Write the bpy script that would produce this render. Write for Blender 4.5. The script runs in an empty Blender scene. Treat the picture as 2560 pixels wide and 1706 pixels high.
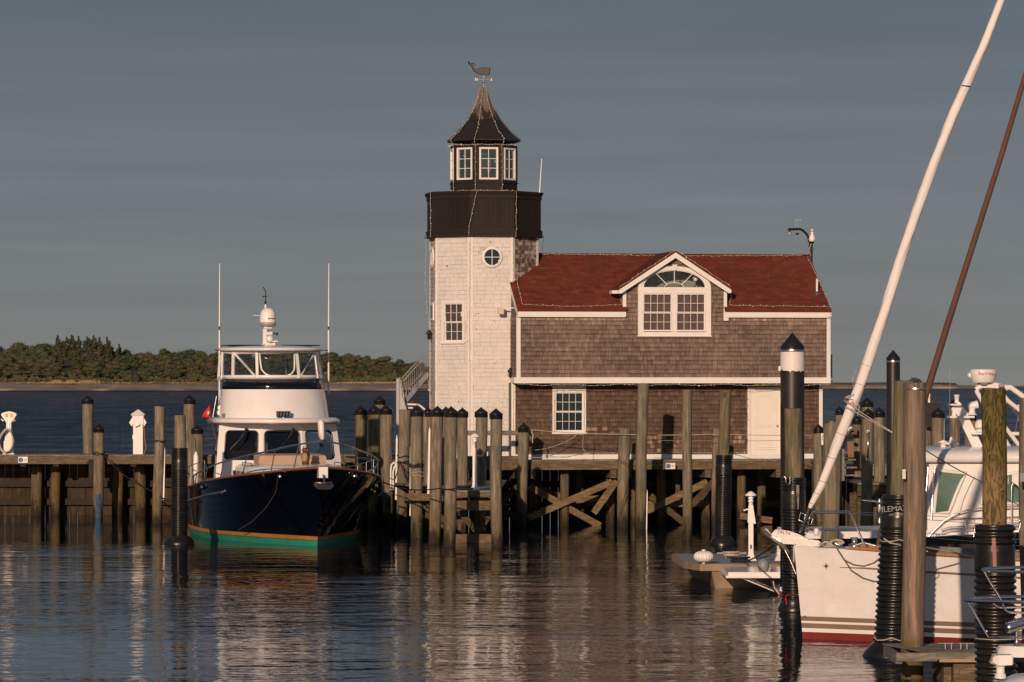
import bpy, math, random
from mathutils import Matrix, Vector
random.seed(7)
R = math.radians
SC = bpy.context.scene
COL = SC.collection
# ---------------------------------------------------------------- camera, sky, sun
F = 9720.0; HOR = 965.0; H = 4.3
cd = bpy.data.cameras.new('camera'); cam = bpy.data.objects.new('camera', cd); COL.objects.link(cam)
cd.sensor_width = 36; cd.lens = F/2560*36; cd.shift_y = (HOR-853)/2560; cd.clip_start = 1; cd.clip_end = 90000
cam.location = (0, 0, H); cam.rotation_euler = (R(90), 0, 0)
SC.camera = cam
SC.view_settings.view_transform = 'Standard'; SC.view_settings.look = 'None'
SC.view_settings.exposure = 0; SC.view_settings.gamma = 1
SUN_EL, SUN_AZ = 14.0, 13.0          # low evening sun behind the camera, a little to the left
w = bpy.data.worlds.new('World'); SC.world = w; w.use_nodes = True
nt = w.node_tree; nt.nodes.clear(); N = nt.nodes.new; L = nt.links.new
out = N('ShaderNodeOutputWorld'); bg = N('ShaderNodeBackground'); sky = N('ShaderNodeTexSky')
sky.sky_type = 'NISHITA'; sky.sun_disc = False; sky.sun_elevation = R(SUN_EL); sky.sun_rotation = R(180+SUN_AZ)
sky.air_density = 1.3; sky.dust_density = 2.0; sky.ozone_density = 1.5
tc = N('ShaderNodeTexCoord'); sep = N('ShaderNodeSeparateXYZ'); L(tc.outputs['Generated'], sep.inputs[0])
mp = N('ShaderNodeMapping'); mp.inputs['Scale'].default_value = (7, 7, 150); L(tc.outputs['Generated'], mp.inputs[0])
mp.inputs['Rotation'].default_value = (0, R(0.35), 0)
no = N('ShaderNodeTexNoise'); no.inputs['Scale'].default_value = 1.0; no.inputs['Detail'].default_value = 5; no.inputs['Distortion'].default_value = .3
no.inputs['Roughness'].default_value = .5
L(mp.outputs[0], no.inputs['Vector'])
# thin high overcast: colour by elevation of the sky, streaked
rp = N('ShaderNodeValToRGB'); L(sep.outputs['Z'], rp.inputs[0])
cr = rp.color_ramp; cr.elements[0].position = 0.0; cr.elements[0].color = (1.86, 1.90, 1.84, 1)
cr.elements[1].position = 1.0; cr.elements[1].color = (.56, .80, 1.30, 1)
for p, c in ((0.02, (1.56, 1.71, 1.78)), (0.045, (1.30, 1.49, 1.78)), (0.098, (.80, 1.01, 1.38)), (0.17, (.60, .80, 1.22))):
    e = cr.elements.new(p); e.color = (*c, 1)
mr = N('ShaderNodeMapRange'); mr.inputs[1].default_value = .3; mr.inputs[2].default_value = .72
mr.inputs[3].default_value = .95; mr.inputs[4].default_value = 1.10; L(no.outputs[0], mr.inputs[0])
mu = N('ShaderNodeVectorMath'); mu.operation = 'SCALE'; L(rp.outputs[0], mu.inputs[0]); L(mr.outputs[0], mu.inputs['Scale'])
mx = N('ShaderNodeMix'); mx.data_type = 'RGBA'; mx.inputs[0].default_value = .93
L(sky.outputs[0], mx.inputs[6]); L(mu.outputs[0], mx.inputs[7])
L(mx.outputs[2], bg.inputs[0]); bg.inputs[1].default_value = .114
L(bg.outputs[0], out.inputs[0])
sd = bpy.data.lights.new('sun', 'SUN'); so = bpy.data.objects.new('sun', sd); COL.objects.link(so)
sd.energy = 3.7; sd.angle = R(.6); sd.color = (1.0, .70, .51)
sdir = Vector((-math.sin(R(SUN_AZ))*math.cos(R(SUN_EL)), -math.cos(R(SUN_AZ))*math.cos(R(SUN_EL)), math.sin(R(SUN_EL))))
so.rotation_euler = sdir.to_track_quat('Z', 'Y').to_euler(); so.location = (-20, -60, 40)

# ---------------------------------------------------------------- helpers
def P(px, py, Y): return Vector(((px-1280)/F*Y, Y, H-(py-HOR)/F*Y))
def WY(py): return F*H/(py-HOR)
def frame(x, y, z, deg): return Matrix.Translation((x, y, z)) @ Matrix.Rotation(R(deg), 4, 'Z')
def fy(M, px, py, yl):
    'pixel ray -> local (x,yl,z) on the plane local y = yl'
    Mi = M.inverted(); o = Mi @ Vector((0, 0, H)); d = (Mi.to_3x3() @ (P(px, py, 1.0)-Vector((0, 0, H))))
    t = (yl-o.y)/d.y; return o+d*t
def fx(M, px, py, xl):
    Mi = M.inverted(); o = Mi @ Vector((0, 0, H)); d = (Mi.to_3x3() @ (P(px, py, 1.0)-Vector((0, 0, H))))
    t = (xl-o.x)/d.x; return o+d*t
def wm(o):
    m = o.matrix_basis.copy()
    while o.parent: o = o.parent; m = o.matrix_basis @ m
    return m

class MB:
    def __init__(s, xf=None): s.v=[]; s.f=[]; s.m=[]; s.s=[]; s.t=[]; s.xf=xf; s.mi=0; s.tone=.5
    def add(s, vs, fs, smooth=False, tone=None):
        b = len(s.v)
        if s.xf is not None: vs = [s.xf @ Vector(v) for v in vs]
        s.v += [tuple(v) for v in vs]
        t = s.tone if tone is None else tone
        for f in fs: s.f.append([b+i for i in f]); s.m.append(s.mi); s.s.append(smooth); s.t.append(t)
        return s
    def bx(s, x0, x1, y0, y1, z0, z1, tone=None):
        return s.add([(x0,y0,z0),(x1,y0,z0),(x1,y1,z0),(x0,y1,z0),(x0,y0,z1),(x1,y0,z1),(x1,y1,z1),(x0,y1,z1)],
              [(0,3,2,1),(4,5,6,7),(0,1,5,4),(1,2,6,5),(2,3,7,6),(3,0,4,7)], tone=tone)
    def beam(s, p0, p1, w, h, up=(0,0,1), tone=None):
        p0=Vector(p0); p1=Vector(p1); d=(p1-p0).normalized(); up=Vector(up)
        if abs(d.dot(up))>.98: up=Vector((0,1,0))
        a=d.cross(up).normalized()*(w/2); b=a.cross(d).normalized()*(h/2)
        return s.add([p0-a-b,p0+a-b,p0+a+b,p0-a+b,p1-a-b,p1+a-b,p1+a+b,p1-a+b],
              [(0,3,2,1),(4,5,6,7),(0,1,5,4),(1,2,6,5),(2,3,7,6),(3,0,4,7)][::1], tone=tone)
    def loft(s, rows, closed=True, caps=True, smooth=True, tone=None):
        n=len(rows[0]); vs=[p for r in rows for p in r]; fs=[]
        for i in range(len(rows)-1):
            for j in range(n if closed else n-1):
                k=(j+1)%n; fs.append((i*n+j,i*n+k,(i+1)*n+k,(i+1)*n+j))
        s.add(vs, fs, smooth, tone)
        if caps and closed:
            s.add(rows[0], [tuple(range(n-1,-1,-1))], False, tone); s.add(rows[-1], [tuple(range(n))], False, tone)
        return s
    def tube(s, pts, r, n=8, r1=None, tone=None, caps=True):
        pts=[Vector(p) for p in pts]; m=len(pts); rows=[]; a=None
        for i,p in enumerate(pts):
            d=(pts[min(i+1,m-1)]-pts[max(i-1,0)])
            if d.length<1e-9: d=Vector((0,0,1))
            d.normalize()
            if a is None:
                a=d.cross(Vector((0,0,1)))
                if a.length<.05: a=d.cross(Vector((0,1,0)))
            a=(a-d*a.dot(d)).normalized(); b=d.cross(a)
            rr=r if not callable(r) else r(i/(m-1))
            if r1 is not None: rr=r+(r1-r)*i/(m-1)
            rows.append([p+(a*math.cos(2*math.pi*k/n)+b*math.sin(2*math.pi*k/n))*rr for k in range(n)])
        return s.loft(rows, True, caps, True, tone)
    def cyl(s, p0, p1, r, r1=None, n=14, tone=None): return s.tube([p0,p1], r, n, r if r1 is None else r1, tone)
    def lathe(s, c, prof, n=20, ph=0, smooth=True, tone=None, wob=0, caps=True):
        c=Vector(c); rows=[]
        for r,z in prof: rows.append([c+Vector((r*math.cos(ph+2*math.pi*k/n), r*math.sin(ph+2*math.pi*k/n), z)) for k in range(n)])
        return s.loft(rows, True, caps, smooth, tone)
    def sphere(s, c, r, n=12, sz=1):
        prof=[(max(r*math.sin(math.pi*i/n),1e-4), -r*sz*math.cos(math.pi*i/n)) for i in range(n+1)]
        return s.lathe(c, prof, n)
    def prism(s, poly, y0, y1, tone=None, smooth=False):
        'poly in local x,z, extruded along y'
        n=len(poly); vs=[(x,y0,z) for x,z in poly]+[(x,y1,z) for x,z in poly]
        fs=[tuple(range(n)),tuple(range(2*n-1,n-1,-1))]
        s.add(vs,fs,False,tone); s.add(vs,[(i,i+n,(i+1)%n+n,(i+1)%n) for i in range(n)],smooth,tone); return s
    def slab(s, poly, z0, z1, tone=None):
        n=len(poly); vs=[(x,y,z0) for x,y in poly]+[(x,y,z1) for x,y in poly]
        return s.add(vs,[tuple(range(n-1,-1,-1)),tuple(range(n,2*n))]+[(i,(i+1)%n,(i+1)%n+n,i+n) for i in range(n)],tone=tone)
    def build(s, name, mats, parent=None, local=False, label=None, cat=None, group=None, kind=None):
        me=bpy.data.meshes.new(name)
        vs=s.v
        if parent is not None and not local:
            mi=wm(parent).inverted(); vs=[tuple(mi @ Vector(v)) for v in vs]
        me.from_pydata(vs, [], s.f)
        me.polygons.foreach_set('use_smooth', s.s); 
        if not isinstance(mats,(list,tuple)): mats=[mats]
        for m in mats: me.materials.append(m)
        me.polygons.foreach_set('material_index', s.m)
        at=me.attributes.new('tone','FLOAT','FACE'); at.data.foreach_set('value', s.t)
        me.update()
        o=bpy.data.objects.new(name, me); COL.objects.link(o)
        if parent is not None: o.parent=parent
        tag(o,label,cat,group,kind)
        return o
def tag(o,label=None,cat=None,group=None,kind=None):
    if label: o['label']=label
    if cat: o['category']=cat
    if group: o['group']=group
    if kind: o['kind']=kind
    return o
def thing(name, M, label, cat, group=None):
    o=bpy.data.objects.new(name,None); COL.objects.link(o)
    if not isinstance(M,Matrix): M=Matrix.Translation(M)
    o.location=M.to_translation(); o.rotation_euler=M.to_euler(); o.empty_display_size=.2
    return tag(o,label,cat,group)
def text(name, body, size, M, mat, parent=None, ext=.004, align='CENTER', spacing=1, bold=0):
    'flat lettering turned into a mesh; M maps text x,y plane (x right, y up) to the parent space'
    cu=bpy.data.curves.new(name,'FONT'); cu.body=body; cu.size=size; cu.extrude=ext; cu.align_x=align; cu.align_y='CENTER'
    cu.space_character=spacing; cu.offset=bold
    t=bpy.data.objects.new(name,cu); COL.objects.link(t)
    dg=bpy.context.evaluated_depsgraph_get(); me=bpy.data.meshes.new_from_object(t.evaluated_get(dg))
    bpy.data.objects.remove(t); me.name=name; me.materials.clear(); me.materials.append(mat); me.transform(M)
    o=bpy.data.objects.new(name,me); COL.objects.link(o)
    if parent is not None: me.transform(wm(parent).inverted()); o.parent=parent
    return o
UPR = Matrix.Rotation(R(90),4,'X')      # text standing upright facing -y
def copy_tree(o, parent=None):
    c=o.copy(); COL.objects.link(c); c.parent=parent
    for ch in o.children: copy_tree(ch,c)
    return c

# ---------------------------------------------------------------- materials
def nodes(name):
    m=bpy.data.materials.new(name); m.use_nodes=True; t=m.node_tree; b=t.nodes['Principled BSDF']; return m,t,b
def vec(t, scale=(1,1,1), rnd=True, coord='Object'):
    tc=t.nodes.new('ShaderNodeTexCoord'); mp=t.nodes.new('ShaderNodeMapping'); mp.inputs['Scale'].default_value=scale
    if rnd:
        oi=t.nodes.new('ShaderNodeObjectInfo'); ma=t.nodes.new('ShaderNodeVectorMath'); ma.operation='MULTIPLY_ADD'
        cb=t.nodes.new('ShaderNodeCombineXYZ')
        for i in range(3): t.links.new(oi.outputs['Random'],cb.inputs[i])
        t.links.new(cb.outputs[0],ma.inputs[0]); ma.inputs[1].default_value=(37,53,0); t.links.new(tc.outputs[coord],ma.inputs[2])
        t.links.new(ma.outputs[0],mp.inputs[0])
    else: t.links.new(tc.outputs[coord],mp.inputs[0])
    return mp.outputs[0]
def noise(t, v, scale=1, detail=4, rough=.55, dist=0):
    n=t.nodes.new('ShaderNodeTexNoise'); n.inputs['Scale'].default_value=scale; n.inputs['Detail'].default_value=detail
    n.inputs['Roughness'].default_value=rough; n.inputs['Distortion'].default_value=dist; t.links.new(v,n.inputs['Vector']); return n.outputs[0]
def ramp(t, fac, stops):
    r=t.nodes.new('ShaderNodeValToRGB'); t.links.new(fac,r.inputs[0]); e=r.color_ramp.elements
    e[0].position,e[0].color=stops[0][0],(*stops[0][1],1); e[1].position,e[1].color=stops[-1][0],(*stops[-1][1],1)
    for p,c in stops[1:-1]: q=e.new(p); q.color=(*c,1)
    return r.outputs[0]
def mixc(t, fac, a, b, mode='MIX'):
    m=t.nodes.new('ShaderNodeMix'); m.data_type='RGBA'; m.blend_type=mode
    for s,x in ((0,fac),(6,a),(7,b)):
        if isinstance(x,(int,float)): m.inputs[s].default_value=x
        elif isinstance(x,tuple): m.inputs[s].default_value=(*x,1)
        else: t.links.new(x,m.inputs[s])
    return m.outputs[2]
def mrange(t, x, a, b, c=0, d=1):
    m=t.nodes.new('ShaderNodeMapRange'); t.links.new(x,m.inputs[0])
    for i,q in enumerate((a,b,c,d)): m.inputs[i+1].default_value=q
    return m.outputs[0]
def math_(t, op, a, b=0):
    m=t.nodes.new('ShaderNodeMath'); m.operation=op
    for i,x in enumerate((a,b)):
        if isinstance(x,(int,float)): m.inputs[i].default_value=x
        else: t.links.new(x,m.inputs[i])
    return m.outputs[0]
def bump(t,b,h,st=.3,dist=.02):
    n=t.nodes.new('ShaderNodeBump'); n.inputs['Strength'].default_value=st; n.inputs['Distance'].default_value=dist
    t.links.new(h,n.inputs['Height']); t.links.new(n.outputs[0],b.inputs['Normal'])
def attr(t,name='tone'):
    a=t.nodes.new('ShaderNodeAttribute'); a.attribute_name=name; return a.outputs['Fac']
def objz(t,coord='Object'):
    tc=t.nodes.new('ShaderNodeTexCoord'); s=t.nodes.new('ShaderNodeSeparateXYZ'); t.links.new(tc.outputs[coord],s.inputs[0]); return s.outputs['Z']
def simple(name, col, rough=.5, metal=0, var=.12, scale=3, bmp=.0, bs=40, coat=0, stretch=(1,1,1), spec=.5, dirt=None):
    m,t,b=nodes(name); v=vec(t,stretch); n=noise(t,v,scale,5)
    lo=tuple(c*(1-var) for c in col); hi=tuple(min(1,c*(1+var)) for c in col)
    c=ramp(t,n,((.3,lo),(.7,hi)))
    if dirt:
        n2=noise(t,vec(t,(1,1,.25)),dirt[0],6,.65); c=mixc(t,mrange(t,n2,dirt[1],dirt[1]+.18),c,dirt[2])
    t.links.new(c,b.inputs['Base Color']); b.inputs['Roughness'].default_value=rough; b.inputs['Metallic'].default_value=metal
    b.inputs['Coat Weight'].default_value=coat; b.inputs['Specular IOR Level'].default_value=spec
    if bmp: bump(t,b,noise(t,v,bs,3),bmp,.01)
    return m
def wood(name, a, bcol, moss=0, water=False, rough=.85, sx=14, sz=.9, green=(.045,.06,.02), dark=(.018,.014,.009)):
    m,t,b=nodes(name); v=vec(t,(sx,sx,sz)); n=noise(t,v,1.3,7,.62,.6); n2=noise(t,vec(t,(1.5,1.5,.6)),1.4,4)
    n3=noise(t,vec(t,(sx*3,sx*3,sz*1.1)),1.5,3,.5)
    c=ramp(t,n,((.28,tuple(x*.62 for x in a)),(.46,a),(.62,bcol),(.8,tuple(x*1.2 for x in bcol))))
    c=mixc(t,mrange(t,n3,.62,.70),c,tuple(x*.35 for x in a))
    oi=t.nodes.new('ShaderNodeObjectInfo')
    c=mixc(t,mrange(t,oi.outputs['Random'],0,1,0,.5),c,mixc(t,n,(a[0]*.75,a[1]*.95,a[2]*.9),(bcol[0]*.8,bcol[1]*.98,bcol[2]*.9)))
    c=mixc(t,mrange(t,n2,.5,.75,0,.45),c,tuple(x*.5 for x in a))
    kn=noise(t,vec(t,(7,7,2.6)),1,2,.5); c=mixc(t,mrange(t,kn,.70,.74,0,.8),c,tuple(x*.3 for x in a))
    if water:
        bl=noise(t,vec(t,(4.5,4.5,1.7)),1,5,.6); c=mixc(t,mrange(t,bl,.47,.62,0,.75),c,ramp(t,n,((.3,(.06,.063,.042)),(.7,(.15,.15,.11)))))
        z=objz(t); zz=math_(t,'ADD',z,mrange(t,noise(t,vec(t,(6,6,1)),1.2,5,.6),.3,.7,-.35,.35))
        c=mixc(t,mrange(t,zz,1.3,.8,0,.5),c,(.10,.075,.025))
        c=mixc(t,mrange(t,zz,.62,.2,0,.92),c,dark)
        fl=noise(t,vec(t,(22,22,16)),1.1,3,.6); c=mixc(t,math_(t,'MULTIPLY',mrange(t,fl,.60,.66,0,.55),math_(t,'MULTIPLY',mrange(t,zz,.15,.35),mrange(t,zz,1.15,.85))),c,(.26,.22,.12))
    if moss:
        c=mixc(t,mrange(t,noise(t,vec(t,(5,5,.7)),1.5,6,.65),.70-moss*.2,.80-moss*.2,0,.7),c,(.055,.058,.018))
    t.links.new(c,b.inputs['Base Color']); b.inputs['Roughness'].default_value=rough; b.inputs['Specular IOR Level'].default_value=.25
    bump(t,b,n,.5,.012); return m
def tones(name, stops, rough=.9, nz=(30,30,6), namt=.35, bmp=.4, spec=.2, chips=None):
    m,t,b=nodes(name); a=attr(t); n=noise(t,vec(t,nz,False),1,4,.6)
    f=math_(t,'ADD',a,mrange(t,n,.2,.8,-namt/2,namt/2)); c=ramp(t,f,stops)
    n2=noise(t,vec(t,(.5,.5,.5),False),1.2,4); c=mixc(t,mrange(t,n2,.38,.62,0,.42),c,mixc(t,1.0,c,(.74,.76,.79),'MULTIPLY'))
    if chips:
        v=noise(t,vec(t,(5,5,9),False),1.1,3,.5); v2=noise(t,vec(t,(.7,.7,.5),False),1.0,2)
        c=mixc(t,mrange(t,math_(t,'ADD',v,math_(t,'MULTIPLY',v2,.35)),chips[0],chips[0]+.015),c,chips[1])
    t.links.new(c,b.inputs['Base Color']); b.inputs['Roughness'].default_value=rough; b.inputs['Specular IOR Level'].default_value=spec
    if bmp: bump(t,b,n,bmp,.006)
    return m
def glass(name, tint=(1,1,1), refl=(.9,.95,1), rough=.02, base=.06):
    m,t,b=nodes(name); t.nodes.remove(b); o=[x for x in t.nodes if x.type=='OUTPUT_MATERIAL'][0]
    tr=t.nodes.new('ShaderNodeBsdfTransparent'); tr.inputs[0].default_value=(*tint,1)
    g=t.nodes.new('ShaderNodeBsdfGlossy'); g.inputs[0].default_value=(*refl,1); g.inputs['Roughness'].default_value=rough
    fr=t.nodes.new('ShaderNodeFresnel'); fr.inputs[0].default_value=1.5
    f=math_(t,'ADD',fr.outputs[0],base); mx=t.nodes.new('ShaderNodeMixShader')
    t.links.new(f,mx.inputs[0]); t.links.new(tr.outputs[0],mx.inputs[1]); t.links.new(g.outputs[0],mx.inputs[2]); t.links.new(mx.outputs[0],o.inputs[0])
    return m
WHITE = simple('white_paint',(.74,.72,.68),.45,var=.06,scale=1.5,dirt=(4,.58,(.52,.47,.40)))
TRIM = simple('white_trim',(.72,.70,.67),.55,var=.05,scale=2,dirt=(4,.66,(.5,.47,.42)))
GEL = simple('white_gelcoat',(.75,.74,.72),.2,var=.05,scale=1.6,coat=.3,dirt=(3,.66,(.60,.56,.50)))
PLAST = simple('white_plastic',(.74,.73,.70),.4,var=.06,scale=4)
CREAM = simple('cream_plastic',(.62,.56,.44),.4,var=.06)
BLACKP = simple('black_plastic',(.012,.012,.013),.28,var=.3,scale=6,spec=.5)
SLEEVE = simple('black_rubber',(.011,.010,.009),.30,var=.5,scale=5,bmp=.25,bs=25,dirt=(3,.60,(.035,.028,.02)))
STEELB = simple('black_steel',(.020,.016,.014),.38,var=.35,scale=2,dirt=(2,.58,(.05,.035,.025)))
STEELW = simple('white_band_paint',(.70,.67,.62),.5,var=.08,scale=3,dirt=(5,.62,(.35,.30,.24)))
NAVY = simple('navy_gelcoat',(.0015,.0022,.006),.06,var=.1,scale=1,coat=1.0)
TEAL = simple('teal_bottom_paint',(.02,.25,.17),.6,var=.15,scale=2,dirt=(3,.6,(.02,.16,.10)))
OCHRE = simple('ochre_stripe',(.42,.19,.035),.5,var=.15,scale=3,dirt=(4,.6,(.25,.12,.03)))
REDB = simple('red_bottom_paint',(.17,.018,.013),.55,var=.2,scale=3)
TAUPE = simple('taupe_stripe',(.20,.145,.10),.5,var=.06)
CHROME = simple('chrome',(.66,.63,.60),.27,1,var=.05,scale=8)
STEELD = simple('dull_steel',(.22,.21,.20),.3,.9,var=.2)
ALU = simple('aluminium',(.5,.5,.5),.35,1,var=.1,scale=8)
BRONZE = simple('dark_bronze',(.022,.020,.014),.5,.2,var=.3,scale=8)
GOLD = simple('brass',(.45,.32,.15),.35,.9,var=.1)
TEAK = simple('teak',(.34,.17,.07),.6,var=.2,scale=6,stretch=(1,6,1))
VARN = simple('varnished_wood',(.20,.07,.025),.25,var=.2,scale=5)
PILE = wood('pile_wood',(.165,.130,.095),(.30,.24,.18),water=True)
PILEM = wood('mossy_pile_wood',(.14,.11,.065),(.26,.20,.125),moss=.8,water=True)
PILEN = wood('newer_pile_wood',(.15,.105,.055),(.28,.20,.115),moss=.35,water=True)
BEAM = wood('beam_wood',(.11,.078,.048),(.20,.145,.09),sx=2.2,sz=16)
BEAMM = wood('mossy_beam_wood',(.06,.042,.020),(.125,.088,.045),moss=.6,sx=2.2,sz=16)
GREY = wood('grey_deck_wood',(.16,.145,.125),(.27,.25,.22),sx=2,sz=12)
BRACE = wood('brace_wood',(.14,.095,.05),(.26,.18,.105),moss=.45,sx=2.2,sz=16)
def hullmat():
    m,t,b=nodes('sloop_gelcoat'); v=vec(t,(1.6,1.6,3),False); n=noise(t,v,1,5,.6,.8); n2=noise(t,vec(t,(7,7,.6),False),1.2,5,.6); z=objz(t)
    c=ramp(t,n,((.35,(.70,.68,.65)),(.65,(.78,.765,.74)))); c=mixc(t,mrange(t,n2,.58,.75,0,.25),c,(.52,.48,.41))  # mottling paints ripple light thrown on the hull; streaks are stains
    c=mixc(t,mrange(t,math_(t,'ADD',z,mrange(t,n2,.3,.7,-.08,.08)),-1.05,-1.25,0,.25),c,(.45,.40,.32))
    t.links.new(c,b.inputs['Base Color']); t.links.new(mrange(t,n,.3,.7,.14,.3),b.inputs['Roughness']); b.inputs['Coat Weight'].default_value=.3; return m
HULLW=hullmat()
OCHP = wood('ochre_pile_wood',(.10,.065,.03),(.20,.13,.06),moss=.45,water=True)
def pile_special(name,worn):
    m,t,b=nodes(name); z=objz(t)
    if worn:
        v=vec(t,(13,13,.8),False); n=noise(t,v,1.3,7,.62,.7); c=ramp(t,n,((.3,(.08,.062,.045)),(.5,(.17,.13,.095)),(.7,(.27,.21,.155))))
        tc=t.nodes.new('ShaderNodeTexCoord'); s=t.nodes.new('ShaderNodeSeparateXYZ'); t.links.new(tc.outputs['Object'],s.inputs[0])
        n2=noise(t,vec(t,(3,3,1.3),False),1.2,5,.6); d=math_(t,'ABSOLUTE',math_(t,'ADD',s.outputs['X'],mrange(t,n2,.3,.7,-.02,.07)))
        k=math_(t,'MULTIPLY',mrange(t,d,.035,.028),math_(t,'MULTIPLY',mrange(t,z,.6,.9),mrange(t,z,2.75,2.3)))
        c=mixc(t,k,c,ramp(t,n,((.3,(.20,.125,.08)),(.7,(.36,.25,.17)))))
        c=mixc(t,mrange(t,math_(t,'ADD',z,n2),1.15,.85,0,.75),c,(.085,.065,.015))
    else:
        v=vec(t,(5,5,1.5),False); n=noise(t,v,1.0,3,.45,2.2); w=t.nodes.new('ShaderNodeMath'); w.operation='SINE'; t.links.new(math_(t,'MULTIPLY',n,42),w.inputs[0])
        n3=noise(t,vec(t,(18,18,1.5),False),1.2,5); c=ramp(t,mrange(t,math_(t,'ADD',w.outputs[0],mrange(t,n3,.2,.8,-1.2,1.2)),-1.6,1.6),((.2,(.075,.052,.022)),(.8,(.24,.17,.085))))
        n2=noise(t,vec(t,(3,3,1.2),False),1.2,5,.6); c=mixc(t,mrange(t,math_(t,'ADD',z,mrange(t,n2,.3,.7,-.6,.6)),3.0,3.9,0,.8),c,mixc(t,1.0,c,(.42,.55,.25),'MULTIPLY'))
    t.links.new(c,b.inputs['Base Color']); b.inputs['Roughness'].default_value=.85; b.inputs['Specular IOR Level'].default_value=.2; bump(t,b,n,.5,.012); return m
PILEW=pile_special('worn_pile_wood',True); PILEG=pile_special('swirled_grain_pile_wood',False)
PLANK = wood('dark_plank_wood',(.035,.023,.012),(.07,.046,.025),moss=.35,sx=9,sz=1)
SH_B = tones('weathered_cedar_shingle',((.0,(.075,.05,.036)),(.25,(.125,.09,.072)),(.55,(.20,.15,.12)),(.8,(.27,.205,.165)),(1,(.50,.38,.29)),),nz=(17,17,2.2),namt=.55)
SH_D = tones('brown_cedar_shingle',((.0,(.035,.023,.017)),(.3,(.085,.056,.040)),(.6,(.125,.083,.059)),(.8,(.19,.13,.093)),(1,(.42,.29,.205))),nz=(17,17,2.2),namt=.55)
SH_W = tones('white_painted_shingle',((.0,(.36,.32,.28)),(.25,(.50,.46,.41)),(.4,(.64,.62,.58)),(1,(.70,.68,.645))),rough=.7,namt=.12,bmp=.25,chips=(.89,(.12,.08,.055)))
SH_P = tones('peeling_painted_shingle',((.0,(.12,.08,.055)),(.36,(.22,.15,.11)),(.46,(.40,.36,.32)),(1,(.58,.55,.51))),rough=.8,namt=.9,nz=(7,7,6))
SH_WS = tones('shaded_white_shingle',((.0,(.32,.28,.24)),(.5,(.44,.40,.36)),(1,(.55,.51,.47))),rough=.8)  # white shingles with the shade of the left faces put into the colour
SH_R = tones('red_asphalt_shingle',((.0,(.075,.022,.014)),(.3,(.135,.033,.020)),(.7,(.19,.046,.027)),(1,(.25,.070,.045))),rough=.95,nz=(14,14,14),namt=.35)
BKCL = tones('black_painted_board',((0,(.016,.0125,.011)),(1,(.03,.024,.02))),rough=.55,namt=.3,bmp=.1)
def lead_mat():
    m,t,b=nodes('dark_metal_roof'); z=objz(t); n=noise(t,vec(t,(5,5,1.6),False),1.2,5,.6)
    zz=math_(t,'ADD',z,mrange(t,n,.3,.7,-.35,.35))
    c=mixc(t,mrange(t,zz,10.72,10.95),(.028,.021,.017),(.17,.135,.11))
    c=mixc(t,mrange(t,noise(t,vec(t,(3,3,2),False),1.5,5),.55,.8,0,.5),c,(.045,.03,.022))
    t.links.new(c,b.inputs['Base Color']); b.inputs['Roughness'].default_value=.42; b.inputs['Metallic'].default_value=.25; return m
LEAD = lead_mat()
GLASS = glass('window_glass',base=.015); LGLASS = glass('lantern_glass',(.8,.85,.82),(.85,.9,.85),.03,.14); YGLASS = glass('cabin_glass',(.55,.55,.55),(.9,.9,.9),.02,.02)
GLASSB = glass('reflective_glass',(.35,.42,.4),(.9,.95,1),.02,.10)
SMOKE = glass('smoked_plastic',(.22,.15,.10),(.9,.9,.9),.05,.04)
CLEARV = glass('clear_vinyl',(.72,.74,.74),(.9,.95,1),.08,.05)
GREENG = glass('green_tinted_glass',(.32,.45,.38),(.6,.9,.75),.05,.10)
BLIND = simple('brown_blind',(.085,.040,.023),.8,var=.25,scale=1,stretch=(22,1,.15))
DARKIN = simple('dark_interior',(.02,.022,.024),.8,var=.4,scale=1.2)
SHADE = simple('room_wall',(.10,.11,.10),.8,var=.3,scale=1.0)
ROPEB = simple('dark_rope',(.012,.010,.010),.8,var=.3,scale=30)
ROPEW = simple('pale_rope',(.42,.37,.30),.85,var=.25,scale=30)
WIREM = simple('pale_wire',(.46,.42,.36),.6,var=.2,scale=20)
BULB = simple('clear_bulb',(.85,.74,.55),.25,var=.25,scale=15)
TAN = simple('tan_canvas',(.42,.29,.20),.85,var=.08,bmp=.2)
REDF = simple('red_fabric',(.62,.025,.03),.8,var=.15)
SAILW = simple('white_sailcloth',(.74,.71,.68),.75,var=.06,scale=2,stretch=(1,1,.4),bmp=.3,bs=6)
SAILB = simple('brown_sailcover',(.10,.045,.026),.8,var=.15,scale=2,bmp=.3,bs=6)
CONC = simple('concrete',(.27,.20,.13),.9,var=.2,scale=3,bmp=.4,bs=20,dirt=(2,.52,(.16,.12,.08)))
DOCKT = simple('dock_surface',(.25,.245,.24),.85,var=.12,scale=3)
RUST = simple('rust',(.18,.06,.025),.9,var=.4,scale=8)
GREYM = simple('grey_plastic',(.22,.22,.22),.5,var=.1)
BLUEP = simple('blue_ink',(.03,.08,.20),.6); REDI = simple('red_ink',(.5,.03,.03),.6); BLKI = simple('black_ink',(.03,.03,.03),.6)
BLUEW = simple('blue_paint_worn',(.015,.06,.12),.7,var=.5,scale=7,dirt=(4,.55,(.2,.2,.17)))
YEL = simple('yellow_cable',(.5,.24,.03),.6); GREENSH = simple('green_shutter',(.012,.03,.018),.5,var=.2)
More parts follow.
